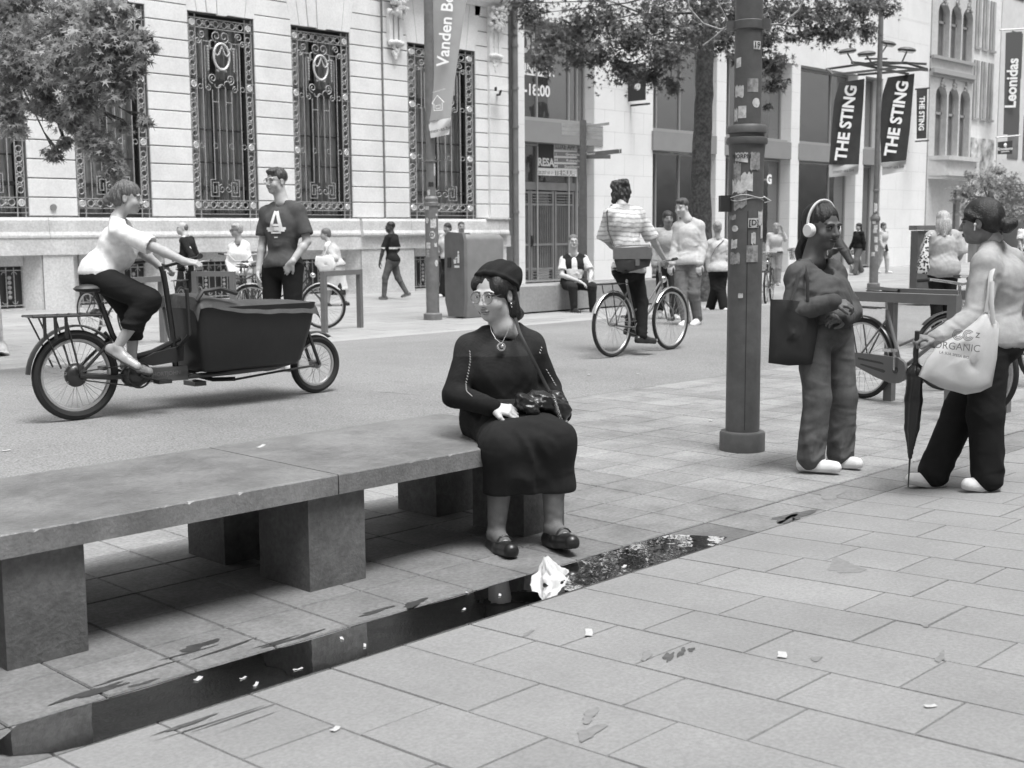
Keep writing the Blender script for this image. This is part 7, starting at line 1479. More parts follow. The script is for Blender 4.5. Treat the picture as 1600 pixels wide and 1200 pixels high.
# ---------------------------------------------------------------- 3: the woman with the printed tote and umbrella
W3 = Person((G(1440, 764) + G(1540, 770)) / 2, "dark haired woman in pale sweater and black trousers holding a furled umbrella",
    dict(head=(1531, 347, 0), neck=(1551, 384, .02), sl=(1539, 413, -.15), sr=(1580, 407, .17), el=(1526, 496, -.20), er=(1597, 500, .24), wl=(1462, 530, -.25), wr=(1576, 530, .28),
         hl=(1546, 540, -.08), hr=(1556, 534, .10), kl=(1540, 648, -.11), kr=(1502, 640, .08), al=(1543, 744, -.10), ar=(1459, 738, .08), tl=(1513, 757, -.12), tr=(1425, 749, .06)),
    (-.9, .4, 0), 'f', 1.66, skin=.20, face=(-.82, .56, -.06), h=.0085, hh=.0036, girth=.95, detail=True, hs=1.05)
W3.body(hand_args=dict(l=dict(D=(-.90, -.05, .10), Nn=(-.25, .2, -.95), curl=.95, sc=1.05)))
s = W3; J = s.J
shirt(s, t=.022, sleeve='long', col=.37, loose=.014, amp=.008, neck_r=.056, neck_up=.055, ru=.060, rf=.054, rwf=.038, seed=21, name="sweater", zhem=.80, bunch=.007)
b = MB(); n_ = J['neck']; hd = _n(J['head'] - n_ - (0, 0, 0)); c0 = n_ + hd * .015
b.tube([c0 + hd * k * .014 for k in range(6)], [.071, .069, .066, .064, .062, .060], 28, cap=False); b.cur = .5; b.c = [.5] * len(b.v); b.build("collar", m_cloth, s.root, colored=True)
trousers(s, t=.020, col=.014, rk=.086, ra=.088, name="wide_trousers", amp=.010, top=.08, seed=22, rh=.100, k=.02)
s_ = s
shoes(s, .74, .60, fat=1.04, h=.006, m=m_canvas)
hair(s, [('e', (0, -.022, .042), (.086, .106, .092), .02), ('e', (0, -.060, .0), (.078, .070, .066), .03), ('e', (.0, -.142, -.028), (.050, .040, .044), .012), ('e', (.01, -.172, -.020), (.030, .030, .032), .012), ('c', (.066, .045, .045), (.080, -.01, .012), .022, .016)], .016, subs=[((0, .108, -.040), (.076, .072, .086)), ((.086, -.002, -.022), (.022, .026, .042)), ((0, -.03, -.13), (.1, .09, .06))], strand=(60, .0012), h=.0045)
b = MB(); q = s.hp(.086, .004, -.012); b.ball(q, (.008, .008, .009), 8, 6); b.tube([q, q - s.HF[2] * .034 + s.HF[1] * .004], .0035, 6); b.build("earbud", m_hp, s.root)
# umbrella
u0, u1 = UP(1433, 523, s.d0 - .27), UP(1419, 761, s.d0 - .03); u1[2] = max(u1[2], .004)
um = thing("umbrella", u1, "black furled umbrella held upright with its tip on the paving", "umbrella"); ud = _n(u1 - u0); L_ = np.linalg.norm(u1 - u0)
b = MB(); b.tube([u0 - ud * .02, u0 + ud * .16], .013, 10); b.build("handle", m_ink, um, u1)
F_ = Fld(); z = [.19, .25, .30, .42, .60, .76, .80]; r_ = [.018, .045, .038, .046, .038, .014, .010]; ps_ = [u0 + ud * L_ * q for q in z]; F_.chain(ps_, r_, .01); ax1 = _n(np.cross(ud, CA)); ax2 = np.cross(ud, ax1)
F_.fold(lambda P: (.004 * np.sin(np.arctan2((P - u0) @ ax1, (P - u0) @ ax2) * 7 + ((P - u0) @ ud) * 5)).astype(np.float32)); V_, Q_ = surf(F_, .006); smesh("canopy", [(V_ - u1, Q_)], m_shoe, um, .014)
b = MB(); b.tube([u0 + ud * L_ * .78, u1], [.006, .0035], 8); b.tube([u0 + ud * L_ * .18 + ax1 * .01, u0 + ud * L_ * .22 + ax1 * .05, u0 + ud * L_ * .30 + ax1 * .055, u0 + ud * L_ * .33 + ax1 * .02], .004, 6); b.build("shaft", m_ink, um, u1)
tb_ = bag(s, [(1560, 506, -.30), (1556, 560, -.30), (1548, 603, -.30), (1530, 612, -.31), (1507, 616, -.32), (1470, 606, -.32), (1436, 588, -.32), (1448, 562, -.32), (1466, 540, -.31), (1500, 522, -.30), (1528, 500, -.30), (1541, 486, -.29)], .03, .50, m_canvas, "tote_bag", "cream cotton tote bag with printed lettering on the dark haired woman's shoulder", "bag",
          [[(1541, 488, -.31), (1546, 460, -.30), (1548, 432, -.27), (1552, 418, -.20), (1558, 412, -.10)], [(1552, 506, -.34), (1549, 470, -.33), (1550, 440, -.29)]], .013, bulge=.045)
dt_ = s.d0 - .378
bc_ = tb_.location
def flat_txt(t, a, c, size, bold, mm=None): return ptxt(t, a, c, size, dt_, mm or mat("faded_print", .16, .8), tb_, bc_, bold)
flat_txt("ORGANIC", (1465, 539), (1525, 545), .054, .0); flat_txt("LA SUA SPESA BIO", (1467, 550), (1514, 559), .020, .01)
b = MB()
for cx, cy in ((1497, 523), (1513, 524)):
    c = UP(cx, cy, dt_)
    for r_ in (.012, .020, .028): b.tube([c + CR * r_ * math.cos(a) + np.array([0, 0, 1]) * r_ * math.sin(a) for a in np.linspace(.6, 5.9, 18)], .0022, 4)
b.build("printed_rings", mat("faded_print"), tb_, bc_)
flat_txt("z", (1524, 522), (1531, 523), .06, .0)
# ---------------------------------------------------------------- 4: the cargo bicycle rider
cpos = CB0 + _n(CB1 - CB0) * .2
W4 = Person(cpos, "woman in white T-shirt and cropped black trousers riding the cargo bicycle",
    dict(head=(201, 309, 0), neck=(184, 340, 0), sl=(194, 355, .17), sr=(188, 362, -.17), el=(222, 394, .24), er=(244, 388, -.22), wl=(250, 416, .30), wr=(290, 409, -.30),
         hl=(163, 430, .09), hr=(155, 434, -.09), kl=(208, 492, .12), kr=(232, 469, -.12), al=(206, 562, .12), ar=(184, 541, -.12), tl=(232, 580, .12), tr=(214, 572, -.14)),
    (1, 0, 0), 'f', 1.68, skin=.40, face=(.99, .10, -.10), h=.009, hh=.0045, detail=True, hs=1.0, girth=.88)
W4.body(hand_args=dict(r=dict(D=(.95, .1, -.1), Nn=(0, .4, -.9), curl=.8), l=dict(D=(.9, 0, -.2), Nn=(0, 0, -1), curl=.8)))
s = W4; J = s.J
shirt(s, t=.016, sleeve='short', col=.78, loose=.012, amp=.009, neck_r=.07, seed=31, sl=.80, name="t_shirt", zhem=s.loc(150, 429, 0)[2])
trousers(s, t=.014, col=.018, rk=.085, ra=.080, name="trousers", amp=.012, top=.10, seed=32, end=.20, rh=.105)
shoes(s, .40, .12, fat=.92, h=.007)
hair(s, CAP + [('c', (0, -.10, .03), (0, -.16, -.03), .038, .028), ('c', (0, -.15, -.02), (0, -.19, -.09), .03, .012)], .13, subs=[((0, .090, -.035), (.068, .062, .080)), ((.082, -.01, -.02), (.02, .03, .045)), ((-.082, -.01, -.02), (.02, .03, .045))], strand=(70, .007), h=.006)
# ---------------------------------------------------------------- 5: the man in the lettered T-shirt
W5 = Person(GR(446, 578), "tall man with glasses in a dark T-shirt lettered A, one hand in his pocket",
    dict(head=(431, 283, 0), neck=(441, 316, .03), sl=(467, 328, -.05), sr=(415, 332, .06), el=(480, 377, -.06), er=(411, 378, .08), wl=(456, 410, -.16), wr=(404, 424, .02),
         hl=(457, 420, -.02), hr=(426, 420, .05), kl=(458, 498, -.05), kr=(424, 498, .03), al=(458, 562, 0), ar=(425, 562, .05), tl=(452, 574, -.14), tr=(417, 574, -.08)),
    (-.35, -.94, 0), 'm', 1.86, skin=.46, face=(-.66, -.74, -.02), h=.009, hh=.0045, detail=True, hs=.97, girth=.95)
W5.body(hand_args=dict(r=dict(D=(-.05, -.1, -1), Nn=(.9, 0, -.1), curl=.3), l=dict(D=(-.6, .2, -.7), Nn=(0, .8, -.3), curl=.4)))
s = W5; J = s.J
shirt(s, t=.014, sleeve='short', col=.085, loose=.014, amp=.012, neck_r=.072, seed=41, sl=.72, name="t_shirt", hem=.0)
trousers(s, t=.012, col=.014, rk=.070, ra=.062, name="trousers", amp=.008, top=.09, seed=42, rh=.092)
shoes(s, .6, .7, fat=1.1)
hair(s, [('e', (0, -.025, .046), (.083, .098, .084), .02), ('e', (0, .045, .088), (.055, .045, .026), .02)], .06, subs=[((0, .095, -.030), (.075, .066, .092)), ((.08, .0, -.035), (.03, .04, .055)), ((-.08, .0, -.035), (.03, .04, .055)), ((0, -.08, -.08), (.1, .06, .05))], strand=(90, .005), h=.0055)
spectacles(s, True, r=.020, rr=.0016)
CAMY = (0, 1, 0); m_pr = mat("shirt_print", .72, .7)
ctr = s.loc(430, 346, -.155); xd = _n(J['sl'] - J['sr']); xd[2] = 0; xd = _n(xd)
def strip(b, p0, p1, w0, w1, n=10):
    p0, p1 = np.array(p0), np.array(p1); d = _n(p1 - p0); nn = np.array([-d[1], d[0]])
    for k in range(n):
        qa, qb = p0 + (p1 - p0) * k / n, p0 + (p1 - p0) * (k + 1) / n; wa, wb = w0 + (w1 - w0) * k / n, w0 + (w1 - w0) * (k + 1) / n
        b.add([ctr + xd * q[0] + np.array([0, 0, q[1]]) for q in (qa - nn * wa, qb - nn * wb, qb + nn * wb, qa + nn * wa)], [(0, 1, 2, 3)])
b = MB(); strip(b, (-.062, -.09), (-.008, .10), .016, .014, 12); strip(b, (.062, -.09), (.010, .10), .020, .016, 12); strip(b, (-.035, -.035), (.04, -.035), .012, .012, 6); strip(b, (-.09, -.088), (-.035, -.088), .010, .010, 5); strip(b, (.03, -.088), (.095, -.088), .010, .010, 5)
on_surface(s, b, CAMY, lift=.006).build("shirt_print", m_pr, s.root, smooth=False)
q = s.loc(430, 357, -.16); b = MB()
for zz, hw, hh_ in ((0, .105, .012), (-.004, .06, .018), (-.04, .055, .009), (-.085, .018, .005)):
    for k in range(8): x0, x1 = -hw + 2 * hw * k / 8, -hw + 2 * hw * (k + 1) / 8; b.add([q + xd * x + (0, 0, zz + z) for x, z in ((x0, -hh_), (x1, -hh_), (x1, hh_), (x0, hh_))], [(0, 1, 2, 3)])
on_surface(s, b, CAMY, lift=.006).build("shirt_print", m_pr, s.root, smooth=False)
# ---------------------------------------------------------------- 6: the striped cyclist
ca, cc = CITY; cmid = ca + (cc - ca) * .3
W6 = Person(cmid, "cyclist in striped top with a leather satchel riding past the low wall, seen from behind",
    dict(head=(972, 300, .1), neck=(972, 322, 0), sl=(952, 334, -.05), sr=(999, 334, .08), el=(944, 372, .05), er=(1018, 372, .14), wl=(985, 408, .32), wr=(1038, 405, .42),
         hl=(972, 424, -.09), hr=(990, 424, .06), kl=(992, 468, .34), kr=(1002, 474, .08), al=(984, 512, .22), ar=(1003, 524, -.06), tl=(997, 524, .36), tr=(1021, 533, .02)),
    (.35, .93, 0), 'f', 1.70, skin=.40, face=(.55, .83, -.05), h=.009, hh=.006)
W6.body(hand_args=dict(l=dict(curl=.8), r=dict(curl=.8)))
s = W6; J = s.J
shirt(s, t=.016, sleeve='short', col=lambda V: np.where(np.sin((V[:, 2] + .010 * np.sin(V[:, 0] * 11 + 1) + .003 * np.sin(V[:, 0] * 60)) * 2 * math.pi / .050) > .62, .36, .64), loose=.022, amp=.010, neck_r=.07, seed=51, sl=.95, name="striped_top", hem=.04, h=.008)
trousers(s, t=.014, col=.016, rk=.070, ra=.060, name="trousers", amp=.009, top=.08, seed=52, rh=.10)
shoes(s, .03, .02, fat=1.05)
hair(s, [('e', (0, -.02, .045), (.095, .105, .095), .02), ('e', (0, -.07, -.03), (.09, .06, .085), .03), ('c', (.08, 0, 0), (.08, -.04, -.11), .03, .025), ('c', (-.08, 0, 0), (-.08, -.04, -.11), .03, .025), ('e', (.05, -.09, .07), (.05, .05, .05)), ('e', (-.06, -.06, .10), (.05, .05, .04)), ('e', (-.09, -.05, .0), (.035, .04, .05)), ('e', (.07, -.02, .10), (.04, .04, .03)), ('c', (-.05, -.08, -.07), (-.10, -.09, -.12), .03, .012), ('c', (.03, -.1, -.08), (.06, -.12, -.13), .03, .01)], .035, strand=(60, .009), h=.006)
st_ = bag(s, [(957, 386, -.28), (985, 383, -.27), (1015, 382, -.25), (1019, 398, -.25), (1014, 416, -.26), (985, 424, -.28), (965, 423, -.28), (960, 408, -.28)], .07, .045, m_shoe, "satchel", "dark leather satchel slung across the striped cyclist's back", "bag", [[(960, 388, -.22), (950, 360, -.16), (948, 332, -.13), (956, 320, -.05)]], .012, bulge=.03)
b = MB(); q = UP(996, 410, s.d0 - .345); b.obox(q, CR, CA, (0, 0, 1), (.022, .006, .035)); b.obox(UP(988, 396, s.d0 - .335), CR, CA, (0, 0, 1), (.21, .012, .06)); b.build("clasp", m_shoe, st_, st_.location); ob = [o for o in st_.children if o.name.startswith("clasp")][0]; me = ob.data; a_ = me.color_attributes.new("Col", 'FLOAT_COLOR', 'POINT'); a_.data.foreach_set("color", np.full(len(me.vertices) * 4, .16, np.float32))
# ---------------------------------------------------------------- the others
def by_template(base, label, H, f, sex='m', skin=.35, face=None, hs=1.0, h=.011, girth=1.0, group=None, name="person", hargs={}, **kw):
    f3 = (f[0], f[1], 0); ps = Person(base, label, tmpl(H, f, **kw), f3, sex, H, skin, face or f3, h, .007, group, girth, name, False, hs, True); ps.body(hand_args=hargs); return ps
def gx(px, py, road=False): return GR(px, py) if road else G(px, py)
SHORT = [('e', (0, -.025, .044), (.082, .098, .082), .02)]
NOF = [((0, .095, -.030), (.075, .066, .092)), ((.08, .0, -.035), (.03, .04, .055)), ((-.08, .0, -.035), (.03, .04, .055))]
# young man in the pale jacket crossing the road
s = Person(GR(1074, 508), "young man in a pale jacket and jeans crossing the road left of the tree",
    dict(head=(1065, 324, 0), neck=(1074, 343, .02), sl=(1094, 352, .0), sr=(1058, 354, .06), el=(1098, 386, .0), er=(1056, 386, .06), wl=(1093, 412, -.10), wr=(1049, 412, .0),
         hl=(1086, 412, .0), hr=(1064, 412, .03), kl=(1084, 458, -.05), kr=(1064, 458, -.02), al=(1090, 497, .05), ar=(1072, 501, -.05), tl=(1082, 507, -.10), tr=(1064, 508, -.2)),
    (-.35, -.94, 0), 'm', 1.84, skin=.50, face=(-.62, -.76, -.15), h=.010, hh=.0065, hs=1.0)
s.body(hand_args=dict(l=dict(curl=.5), r=dict(curl=.5))); shirt(s, t=.022, sleeve='long', col=.52, loose=.012, amp=.010, ru=.048, rf=.048, rwf=.046, seed=61, name="jacket", hem=.03, neck_up=.02)
trousers(s, t=.014, col=.17, rk=.078, ra=.070, m=m_denim, name="jeans", amp=.010, top=.08, seed=62); shoes(s, .8, .7, fat=1.15); hair(s, SHORT + [('e', (0, .045, .088), (.055, .045, .028), .02)], .07, subs=NOF, strand=(80, .005), h=.007)
# person half hidden behind him
s = by_template(GR(1042, 498), "woman with bundled light bags walking half hidden behind the pale jacketed man", 1.66, (.1, -1), 'f', .25, stride=.18, arm=.0)
shirt(s, col=.38, loose=.02, seed=63, name="blouse", hem=.05); trousers(s, col=.03, rk=.075, ra=.07, seed=64, name="trousers"); shoes(s, .6, .5); hair(s, CAP, .03)
# woman in the pale top seen from behind
s = Person(G(1122, 486), "woman in pale top and wide black trousers seen from behind, left of the big post",
    dict(head=(1121, 356, 0), neck=(1121, 372, 0), sl=(1109, 380, 0), sr=(1136, 380, 0), el=(1106, 400, .02), er=(1140, 402, 0), wl=(1107, 420, .04), wr=(1139, 424, -.02), hl=(1115, 424, 0), hr=(1130, 424, 0), kl=(1118, 452, 0), kr=(1126, 452, .0), al=(1110, 480, .15), ar=(1131, 480, -.1), tl=(1116, 486, .22), tr=(1126, 486, .02)),
    (.0, 1, 0), 'f', 1.60, skin=.38, face=(.25, .95, 0), h=.011, hh=.008)
s.body(); shirt(s, col=.50, loose=.018, amp=.007, seed=66, name="tunic", hem=.02, sleeve='long'); trousers(s, col=.016, rk=.085, ra=.085, seed=67, name="trousers"); shoes(s, .75, .6, fat=1.1); hair(s, CAP + [('e', (0, -.13, .05), (.035, .035, .035))], .28)
b = MB(); b.tube([s.loc(*q) for q in [(1112, 400, -.17), (1118, 388, -.18), (1128, 378, -.12), (1132, 374, -.02)]], .012, 6, flat=.4); b.build("bag_strap", m_ink, s.root)
# older man sitting on the low wall
s = Person(G(905, 488), "bearded older man with glasses, dark waistcoat and white T-shirt sitting on the low wall",
    dict(head=(896, 377, .22), neck=(896, 396, .28), sl=(914, 404, .25), sr=(879, 406, .25), el=(924, 428, .18), er=(878, 430, .15), wl=(922, 436, -.10), wr=(906, 440, -.12),
         hl=(905, 443, .3), hr=(885, 443, .3), kl=(925, 448, -.12), kr=(895, 449, -.12), al=(926, 480, .0), ar=(897, 481, -.05), tl=(931, 485, -.14), tr=(905, 487, -.18)),
    (.1, -1, 0), 'm', 1.76, skin=.5, face=(.12, -.99, -.05), h=.010, hh=.006, girth=1.15)
s.body(hand_args=dict(l=dict(curl=.3, D=(.1, -.5, -.8)), r=dict(curl=.3, D=(.8, -.4, -.4)))); J = s.J
shirt(s, t=.014, sleeve='short', col=.68, loose=.01, seed=71, name="t_shirt", hem=0, belly=.03)
F_ = Fld(); s.torso(F_, .032, .05); F_.plane(s.Ct + s.up * .12, s.up); F_.ell(s.Ct - s.up * .12 + s.w * .22, (.055, .16, .5), s.A, .01, 's'); F_.ell(J['neck'], (.10, .10, .09), None, .01, 's'); F_.plane(s.Pc + s.up * .0, -s.up); s.cloth("waistcoat", F_, .022)
trousers(s, col=.030, rk=.080, ra=.065, seed=72, name="trousers", amp=.008); shoes(s, .035, .02, fat=1.1); hair(s, SHORT, .16, subs=NOF, h=.007); hair(s, [('e', (0, .062, -.088), (.042, .042, .036), .02), ('e', (.035, .04, -.075), (.022, .035, .03)), ('e', (-.035, .04, -.075), (.022, .035, .03))], .42, subs=[((0, .1, -.064), (.024, .03, .010))], name="beard", h=.006); spectacles(s, True, rr=.002)
# man in the black polo shirt walking
s = Person(G(612, 468), "young man in black sports shirt with pale sleeve bands striding past the stone plinth",
    dict(head=(609, 355, 0), neck=(612, 366, 0), sl=(605, 371, -.13), sr=(618, 370, .13), el=(598, 392, -.16), er=(622, 390, .16), wl=(594, 408, -.16), wr=(613, 400, .10), hl=(611, 407, -.08), hr=(614, 407, .08), kl=(602, 434, -.08), kr=(622, 434, .08), al=(600, 462, -.08), ar=(635, 457, .08), tl=(594, 466, -.08), tr=(629, 463, .08)),
    (-1, -.1, 0), 'm', 1.74, skin=.05, face=(-.9, -.4, 0), h=.010, hh=.007)
s.body(hand_args=dict(l=dict(curl=.4), r=dict(curl=.4))); shirt(s, sleeve='short', sl=.85, col=lambda V: np.where((np.abs(V[:, 2] - (s.J['sl'] * .2 + s.J['el'] * .8)[2]) < .02) & (np.abs(V[:, 0] - s.J['sl'][0]) > .04), .6, .018), loose=.006, seed=81, name="sports_shirt", hem=.03)
trousers(s, col=.11, rk=.064, ra=.050, m=m_denim, seed=82, name="jeans", top=.06); shoes(s, .10, .3, fat=1.05); hair(s, SHORT, .012, subs=NOF)
# woman in the long pale skirt
s = Person(G(525, 478), "woman with pale shawl, bag and long white skirt walking left past the steel hoops",
    dict(head=(508, 366, 0), neck=(514, 378, 0), sl=(512, 386, -.13), sr=(520, 385, .15), el=(523, 404, -.2), er=(520, 404, .18), wl=(507, 402, -.26), wr=(505, 400, .12), hl=(522, 418, -.08), hr=(526, 418, .08), kl=(514, 447, -.08), kr=(532, 446, .08), al=(512, 474, -.08), ar=(539, 472, .08), tl=(506, 478, -.08), tr=(534, 478, .08)),
    (-1, -.1, 0), 'f', 1.66, skin=.36, face=(-.95, -.2, 0), h=.011, hh=.008, girth=1.2)
s.body(); J = s.J; shirt(s, col=lambda V: np.where(V[:, 0] > J['sl'][0] + .05, .50, .66), loose=.028, amp=.009, seed=91, name="shawl", hem=.0); F_ = Fld(); F_.ell(s.Pc, (.21, .16, .14), s.HA, .05)
for q in 'lr': F_.cone(J['h' + q], J['k' + q] * (1, 1, .8), .14, .155, .1)
F_.fold(folds(s.Pc - (0, 0, .3), (1, .3, 0), 34, .012, .3, 4)); F_.plane((0, 0, .32), (0, 0, -1)); s.cloth("skirt", F_, .64); F_ = Fld(); F_.cone(s.Pc - (0, 0, .3), (s.Pc[0] + .04, s.Pc[1], .25), .15, .16, .05); F_.plane((0, 0, .22), (0, 0, -1)); s.cloth("petticoat", F_, .04); shoes(s, .02, .02); hair(s, CAP, .14)
bag(s, [(494, 400, -.3), (520, 402, -.3), (526, 415, -.3), (520, 424, -.3), (500, 424, -.3), (492, 412, -.3)], .06, .62, m_canvas, "carrier_bag", "crumpled white bag carried by the woman in the long white skirt", "bag", [[(505, 402, -.3), (512, 385, -.28), (517, 378, -.1)]], .012)
# suited man
s = Person(UP(289, 493, 23.8) * (1, 1, 0), "balding man in dark suit and white shirt walking left behind the handlebars",
    dict(head=(284, 357, 0), neck=(290, 368, 0), sl=(286, 376, -.12), sr=(298, 374, .13), el=(300, 400, -.18), er=(306, 396, .15), wl=(292, 414, -.24), wr=(298, 414, .1), hl=(288, 418, -.08), hr=(293, 418, .08), kl=(280, 452, -.06), kr=(298, 452, .08), al=(280, 484, -.06), ar=(302, 480, .08), tl=(272, 489, -.06), tr=(294, 487, .08)),
    (-.9, -.4, 0), 'm', 1.74, skin=.42, face=(-.9, -.45, 0), h=.011, hh=.007)
s.body(); J = s.J; shirt(s, t=.012, sleeve='short', col=.7, seed=101, name="shirt", hem=.0); F_ = Fld(); s.torso(F_, .026, .05)
for q in 'lr': F_.cone(J['s' + q], J['e' + q], .066, .06, .03); F_.cone(J['e' + q], J['w' + q], .058, .046, .02)
F_.plane(s.Ct + s.up * .07, s.up); F_.ell(s.Ct - s.up * .05 + s.w * .24, (.05, .2, .26), s.A, .01, 's'); F_.plane(s.Pc - s.up * .12, -s.up); s.cloth("suit_jacket", F_, .022)
trousers(s, col=.022, seed=102, name="trousers"); shoes(s, .02, .02); hair(s, [('e', (0, -.05, .02), (.080, .072, .078), .02)], .16, subs=NOF + [((0, .02, .11), (.06, .09, .06))])
b = MB(); b.tube([s.loc(282, 374, -.16), s.loc(281, 396, -.2)], .022, 6, flat=.3); b.build("tie", m_ink, s.root)
# woman in the white shirt with the high handlebars
s = Person(UP(376, 497, 21.4) * (1, 1, 0), "fair short haired woman in sunglasses and loose white shirt standing behind the bicycles",
    dict(head=(369, 360, 0), neck=(373, 376, .02), sl=(385, 384, -.0), sr=(362, 386, .06), el=(390, 410, -.03), er=(358, 410, .03), wl=(378, 424, -.2), wr=(362, 428, -.15), hl=(383, 428, 0), hr=(368, 428, .03), kl=(384, 462, -.02), kr=(368, 462, 0), al=(384, 490, 0), ar=(370, 490, .05), tl=(380, 496, -.12), tr=(366, 496, -.1)),
    (-.4, -.9, 0), 'f', 1.66, skin=.34, face=(-.8, -.6, -.05), h=.011, hh=.007)
s.body(); shirt(s, col=.74, loose=.022, amp=.008, seed=111, name="shirt", hem=.02, vneck=1); trousers(s, col=.45, rk=.09, ra=.09, seed=112, name="trousers"); shoes(s, .5, .4); hair(s, CAP[:1] + [('e', (0, -.05, .0), (.084, .07, .07)), ('e', (.02, .05, .085), (.06, .04, .03))], .36, strand=(60, .008)); spectacles(s, True, rr=.004)
# two people by the litter bin
s = by_template(G(701, 463), "dark haired person in white top and black trousers walking behind the litter bin", 1.66, (-.6, -.8), 'f', .33, stride=.30, arm=.12)
shirt(s, col=.66, seed=121, sleeve='short', name="white_top", loose=.01); trousers(s, col=.014, rk=.085, ra=.10, seed=122, name="trousers"); shoes(s, .7, .6); hair(s, CAP, .03)
s = by_template(G(722, 458), "person whose head just shows above the grey litter bin", 1.70, (.2, -1), 'm', .33); shirt(s, col=.10, seed=125, name="shirt"); trousers(s, col=.04, seed=126); shoes(s, .1, .1); hair(s, SHORT, .05)
# far pedestrians on the right
s = by_template(G(1211, 446), "woman in pale top holding her phone to her ear, just right of the big post", 1.64, (-.2, -1), 'f', .36, el=None or (.24, -.05, 1.22), wl=(.12, -.12, 1.50), hargs=dict(l=dict(curl=.7)))
shirt(s, col=.50, loose=.02, seed=131, name="blouse"); trousers(s, col=.30, seed=132, rk=.08, ra=.07); shoes(s, .5, .4); hair(s, CAP + [('c', (0, -.08, -.02), (0, -.09, -.15), .05, .03)], .30)
s = by_template(G(1340, 430), "woman in black top and grey wide trousers turning, far behind the woman with headphones", 1.66, (-.8, -.3), 'f', .36, stride=.18, arm=.1)
shirt(s, col=.018, loose=.02, seed=141, name="black_top"); trousers(s, col=.13, rk=.09, ra=.10, seed=142); shoes(s, .3, .3); hair(s, CAP + [('c', (0, -.09, -.02), (.02, -.10, -.14), .045, .03)], .02)
s = by_template(G(1331, 429), "small child in pale clothes beside the woman in the black top", .78, (0, -1), 'f', .36, hs=1.35, h=.013); shirt(s, col=.7, loose=.02, seed=145, name="dress", hem=.1); trousers(s, col=.6, rk=.05, ra=.05, seed=146, t=.004); hair(s, CAP, .12)
s = by_template(G(1378, 427), "woman with a dark shoulder bag half hidden by the floodlight post", 1.68, (.6, -.7), 'f', .36, stride=.15)
shirt(s, col=.45, loose=.01, seed=151, name="top"); trousers(s, col=.42, rk=.07, ra=.06, seed=152); shoes(s, .7, .6); hair(s, CAP, .08)
bag(s, [(1380, 380, -.2), (1386, 382, -.2), (1388, 392, -.2), (1381, 394, -.2)], .06, .03, m_shoe, "handbag", "dark handbag of the woman half hidden by the floodlight post", "bag", [[(1382, 381, -.2), (1379, 374, -.15)]], .01)
# cyclist in the grey jacket, mostly hidden by the woman with headphones
s = Person(GR(1300, 476), "cyclist in a dark grey jacket leaning forward, mostly hidden by the woman with headphones",
    dict(head=(1287, 346, .1), neck=(1298, 360, 0), sl=(1308, 370, .13), sr=(1306, 374, -.13), el=(1322, 392, .16), er=(1319, 394, -.14), wl=(1330, 409, .2), wr=(1328, 410, -.16), hl=(1278, 410, .08), hr=(1276, 412, -.08), kl=(1300, 436, .1), kr=(1296, 430, -.1), al=(1290, 464, .1), ar=(1286, 458, -.1), tl=(1298, 470, .1), tr=(1294, 464, -.1)),
    (1, 0, 0), 'm', 1.72, skin=.35, face=(.95, -.2, 0), h=.011, hh=.008)
s.body(); shirt(s, col=.085, loose=.02, seed=155, name="jacket"); trousers(s, col=.03, seed=156); shoes(s, .05, .04); hair(s, SHORT, .04, subs=NOF)
a, c = GR(1262, 481), GR(1319, 474); bike("bicycle ridden by the cyclist in the dark grey jacket behind the woman with headphones", a, a + _n((c - a) * (1, 1, 0)) * 1.08, .345, 'diamond', m_bk, group=None, bars='flat', rack=False, light=False)
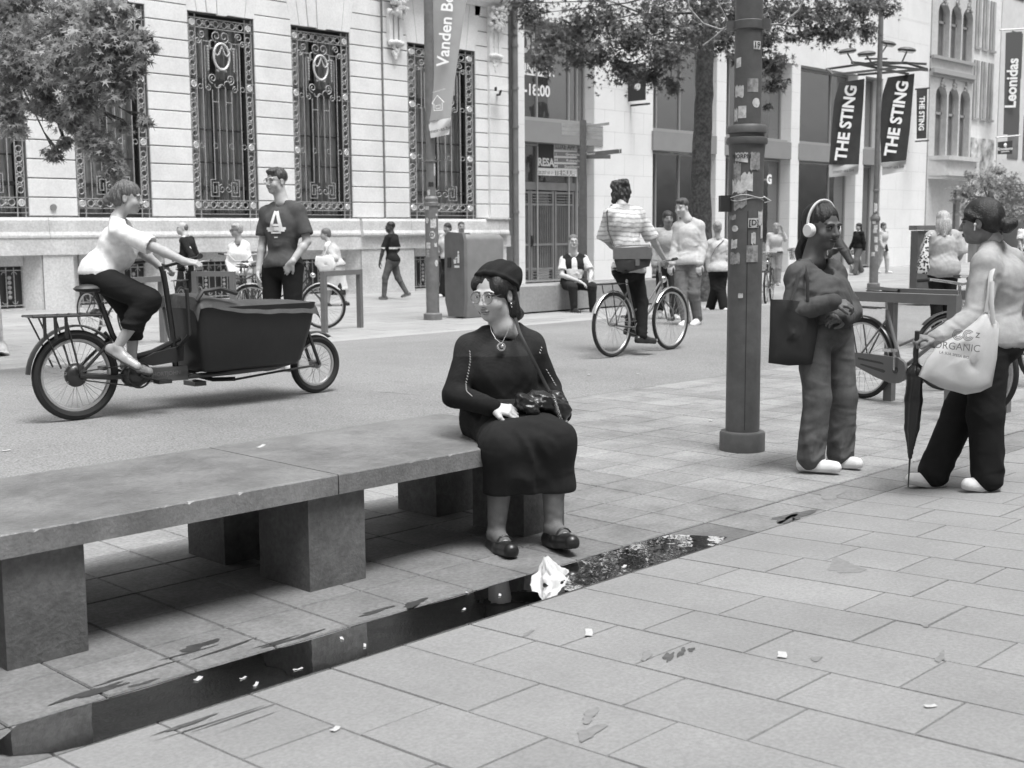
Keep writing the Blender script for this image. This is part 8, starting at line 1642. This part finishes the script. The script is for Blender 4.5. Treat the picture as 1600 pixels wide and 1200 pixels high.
# blonde woman with the spotted bag
s = Person(UP(1471, 545, 15.3) * (1, 1, 0), "blonde woman in a loose grey shirt and black trousers seen from behind",
    dict(head=(1473, 345, 0), neck=(1472, 360, 0), sl=(1454, 370, .0), sr=(1491, 368, .0), el=(1449, 392, .05), er=(1501, 396, .02), wl=(1458, 408, .20), wr=(1492, 414, .14), hl=(1462, 422, 0), hr=(1484, 422, 0), kl=(1463, 470, 0), kr=(1483, 470, 0), al=(1464, 528, 0), ar=(1482, 528, .05), tl=(1463, 536, .14), tr=(1483, 536, .18)),
    (0, 1, 0), 'f', 1.68, skin=.40, face=(.1, 1, 0), h=.010, hh=.007, hs=1.0)
s.body(); shirt(s, col=.42, loose=.022, amp=.008, ru=.06, seed=161, name="loose_shirt", hem=.10, sleeve='short', sl=.9); trousers(s, col=.014, seed=162, rk=.07, ra=.06); shoes(s, .1, .1)
hair(s, CAP + [('e', (0, -.115, -.07), (.085, .045, .105), .03), ('c', (.06, -.06, -.02), (.08, -.11, -.17), .04, .02), ('c', (-.06, -.06, -.02), (-.07, -.11, -.17), .04, .02), ('c', (0, -.10, -.02), (.01, -.14, -.18), .05, .03)], .46, strand=(70, .006), h=.007)
lb = bag(s, [(1446, 368, -.12), (1451, 372, -.14), (1450, 395, -.18), (1452, 420, -.2), (1447, 428, -.2), (1433, 427, -.2), (1434, 412, -.2), (1441, 390, -.18)], .05, .6, mat("spotted_bag_cloth", .6, .8), "spotted_bag", "black and white spotted shoulder bag of the blonde woman", "bag", [[(1449, 372, -.14), (1456, 364, -.1)]], .012)
m_ = mat("spotted_bag_cloth"); N_ = m_.node_tree.nodes; v_ = N_.new("ShaderNodeTexVoronoi"); v_.inputs["Scale"].default_value = 34; t_ = N_.new("ShaderNodeTexCoord"); m_.node_tree.links.new(t_.outputs["Object"], v_.inputs["Vector"]); r_ = N_.new("ShaderNodeValToRGB"); r_.color_ramp.interpolation = 'CONSTANT'; r_.color_ramp.elements[0].color = (.02, .02, .02, 1); r_.color_ramp.elements[1].position = .5; r_.color_ramp.elements[1].color = (.6, .6, .6, 1); m_.node_tree.links.new(v_.outputs["Distance"], r_.inputs[0]); m_.node_tree.links.new(r_.outputs[0], N_["Principled BSDF"].inputs["Base Color"])
# a passer-by at the right edge
s = by_template(G(1600, 440), "person in a white top at the right edge beyond the small tree", 1.7, (.2, -1), 'f', .36); shirt(s, col=.72, loose=.02, seed=171, name="white_top", sleeve='short'); trousers(s, col=.05, seed=172); shoes(s, .3, .3); hair(s, CAP, .15)
bpy.context.view_layer.update()
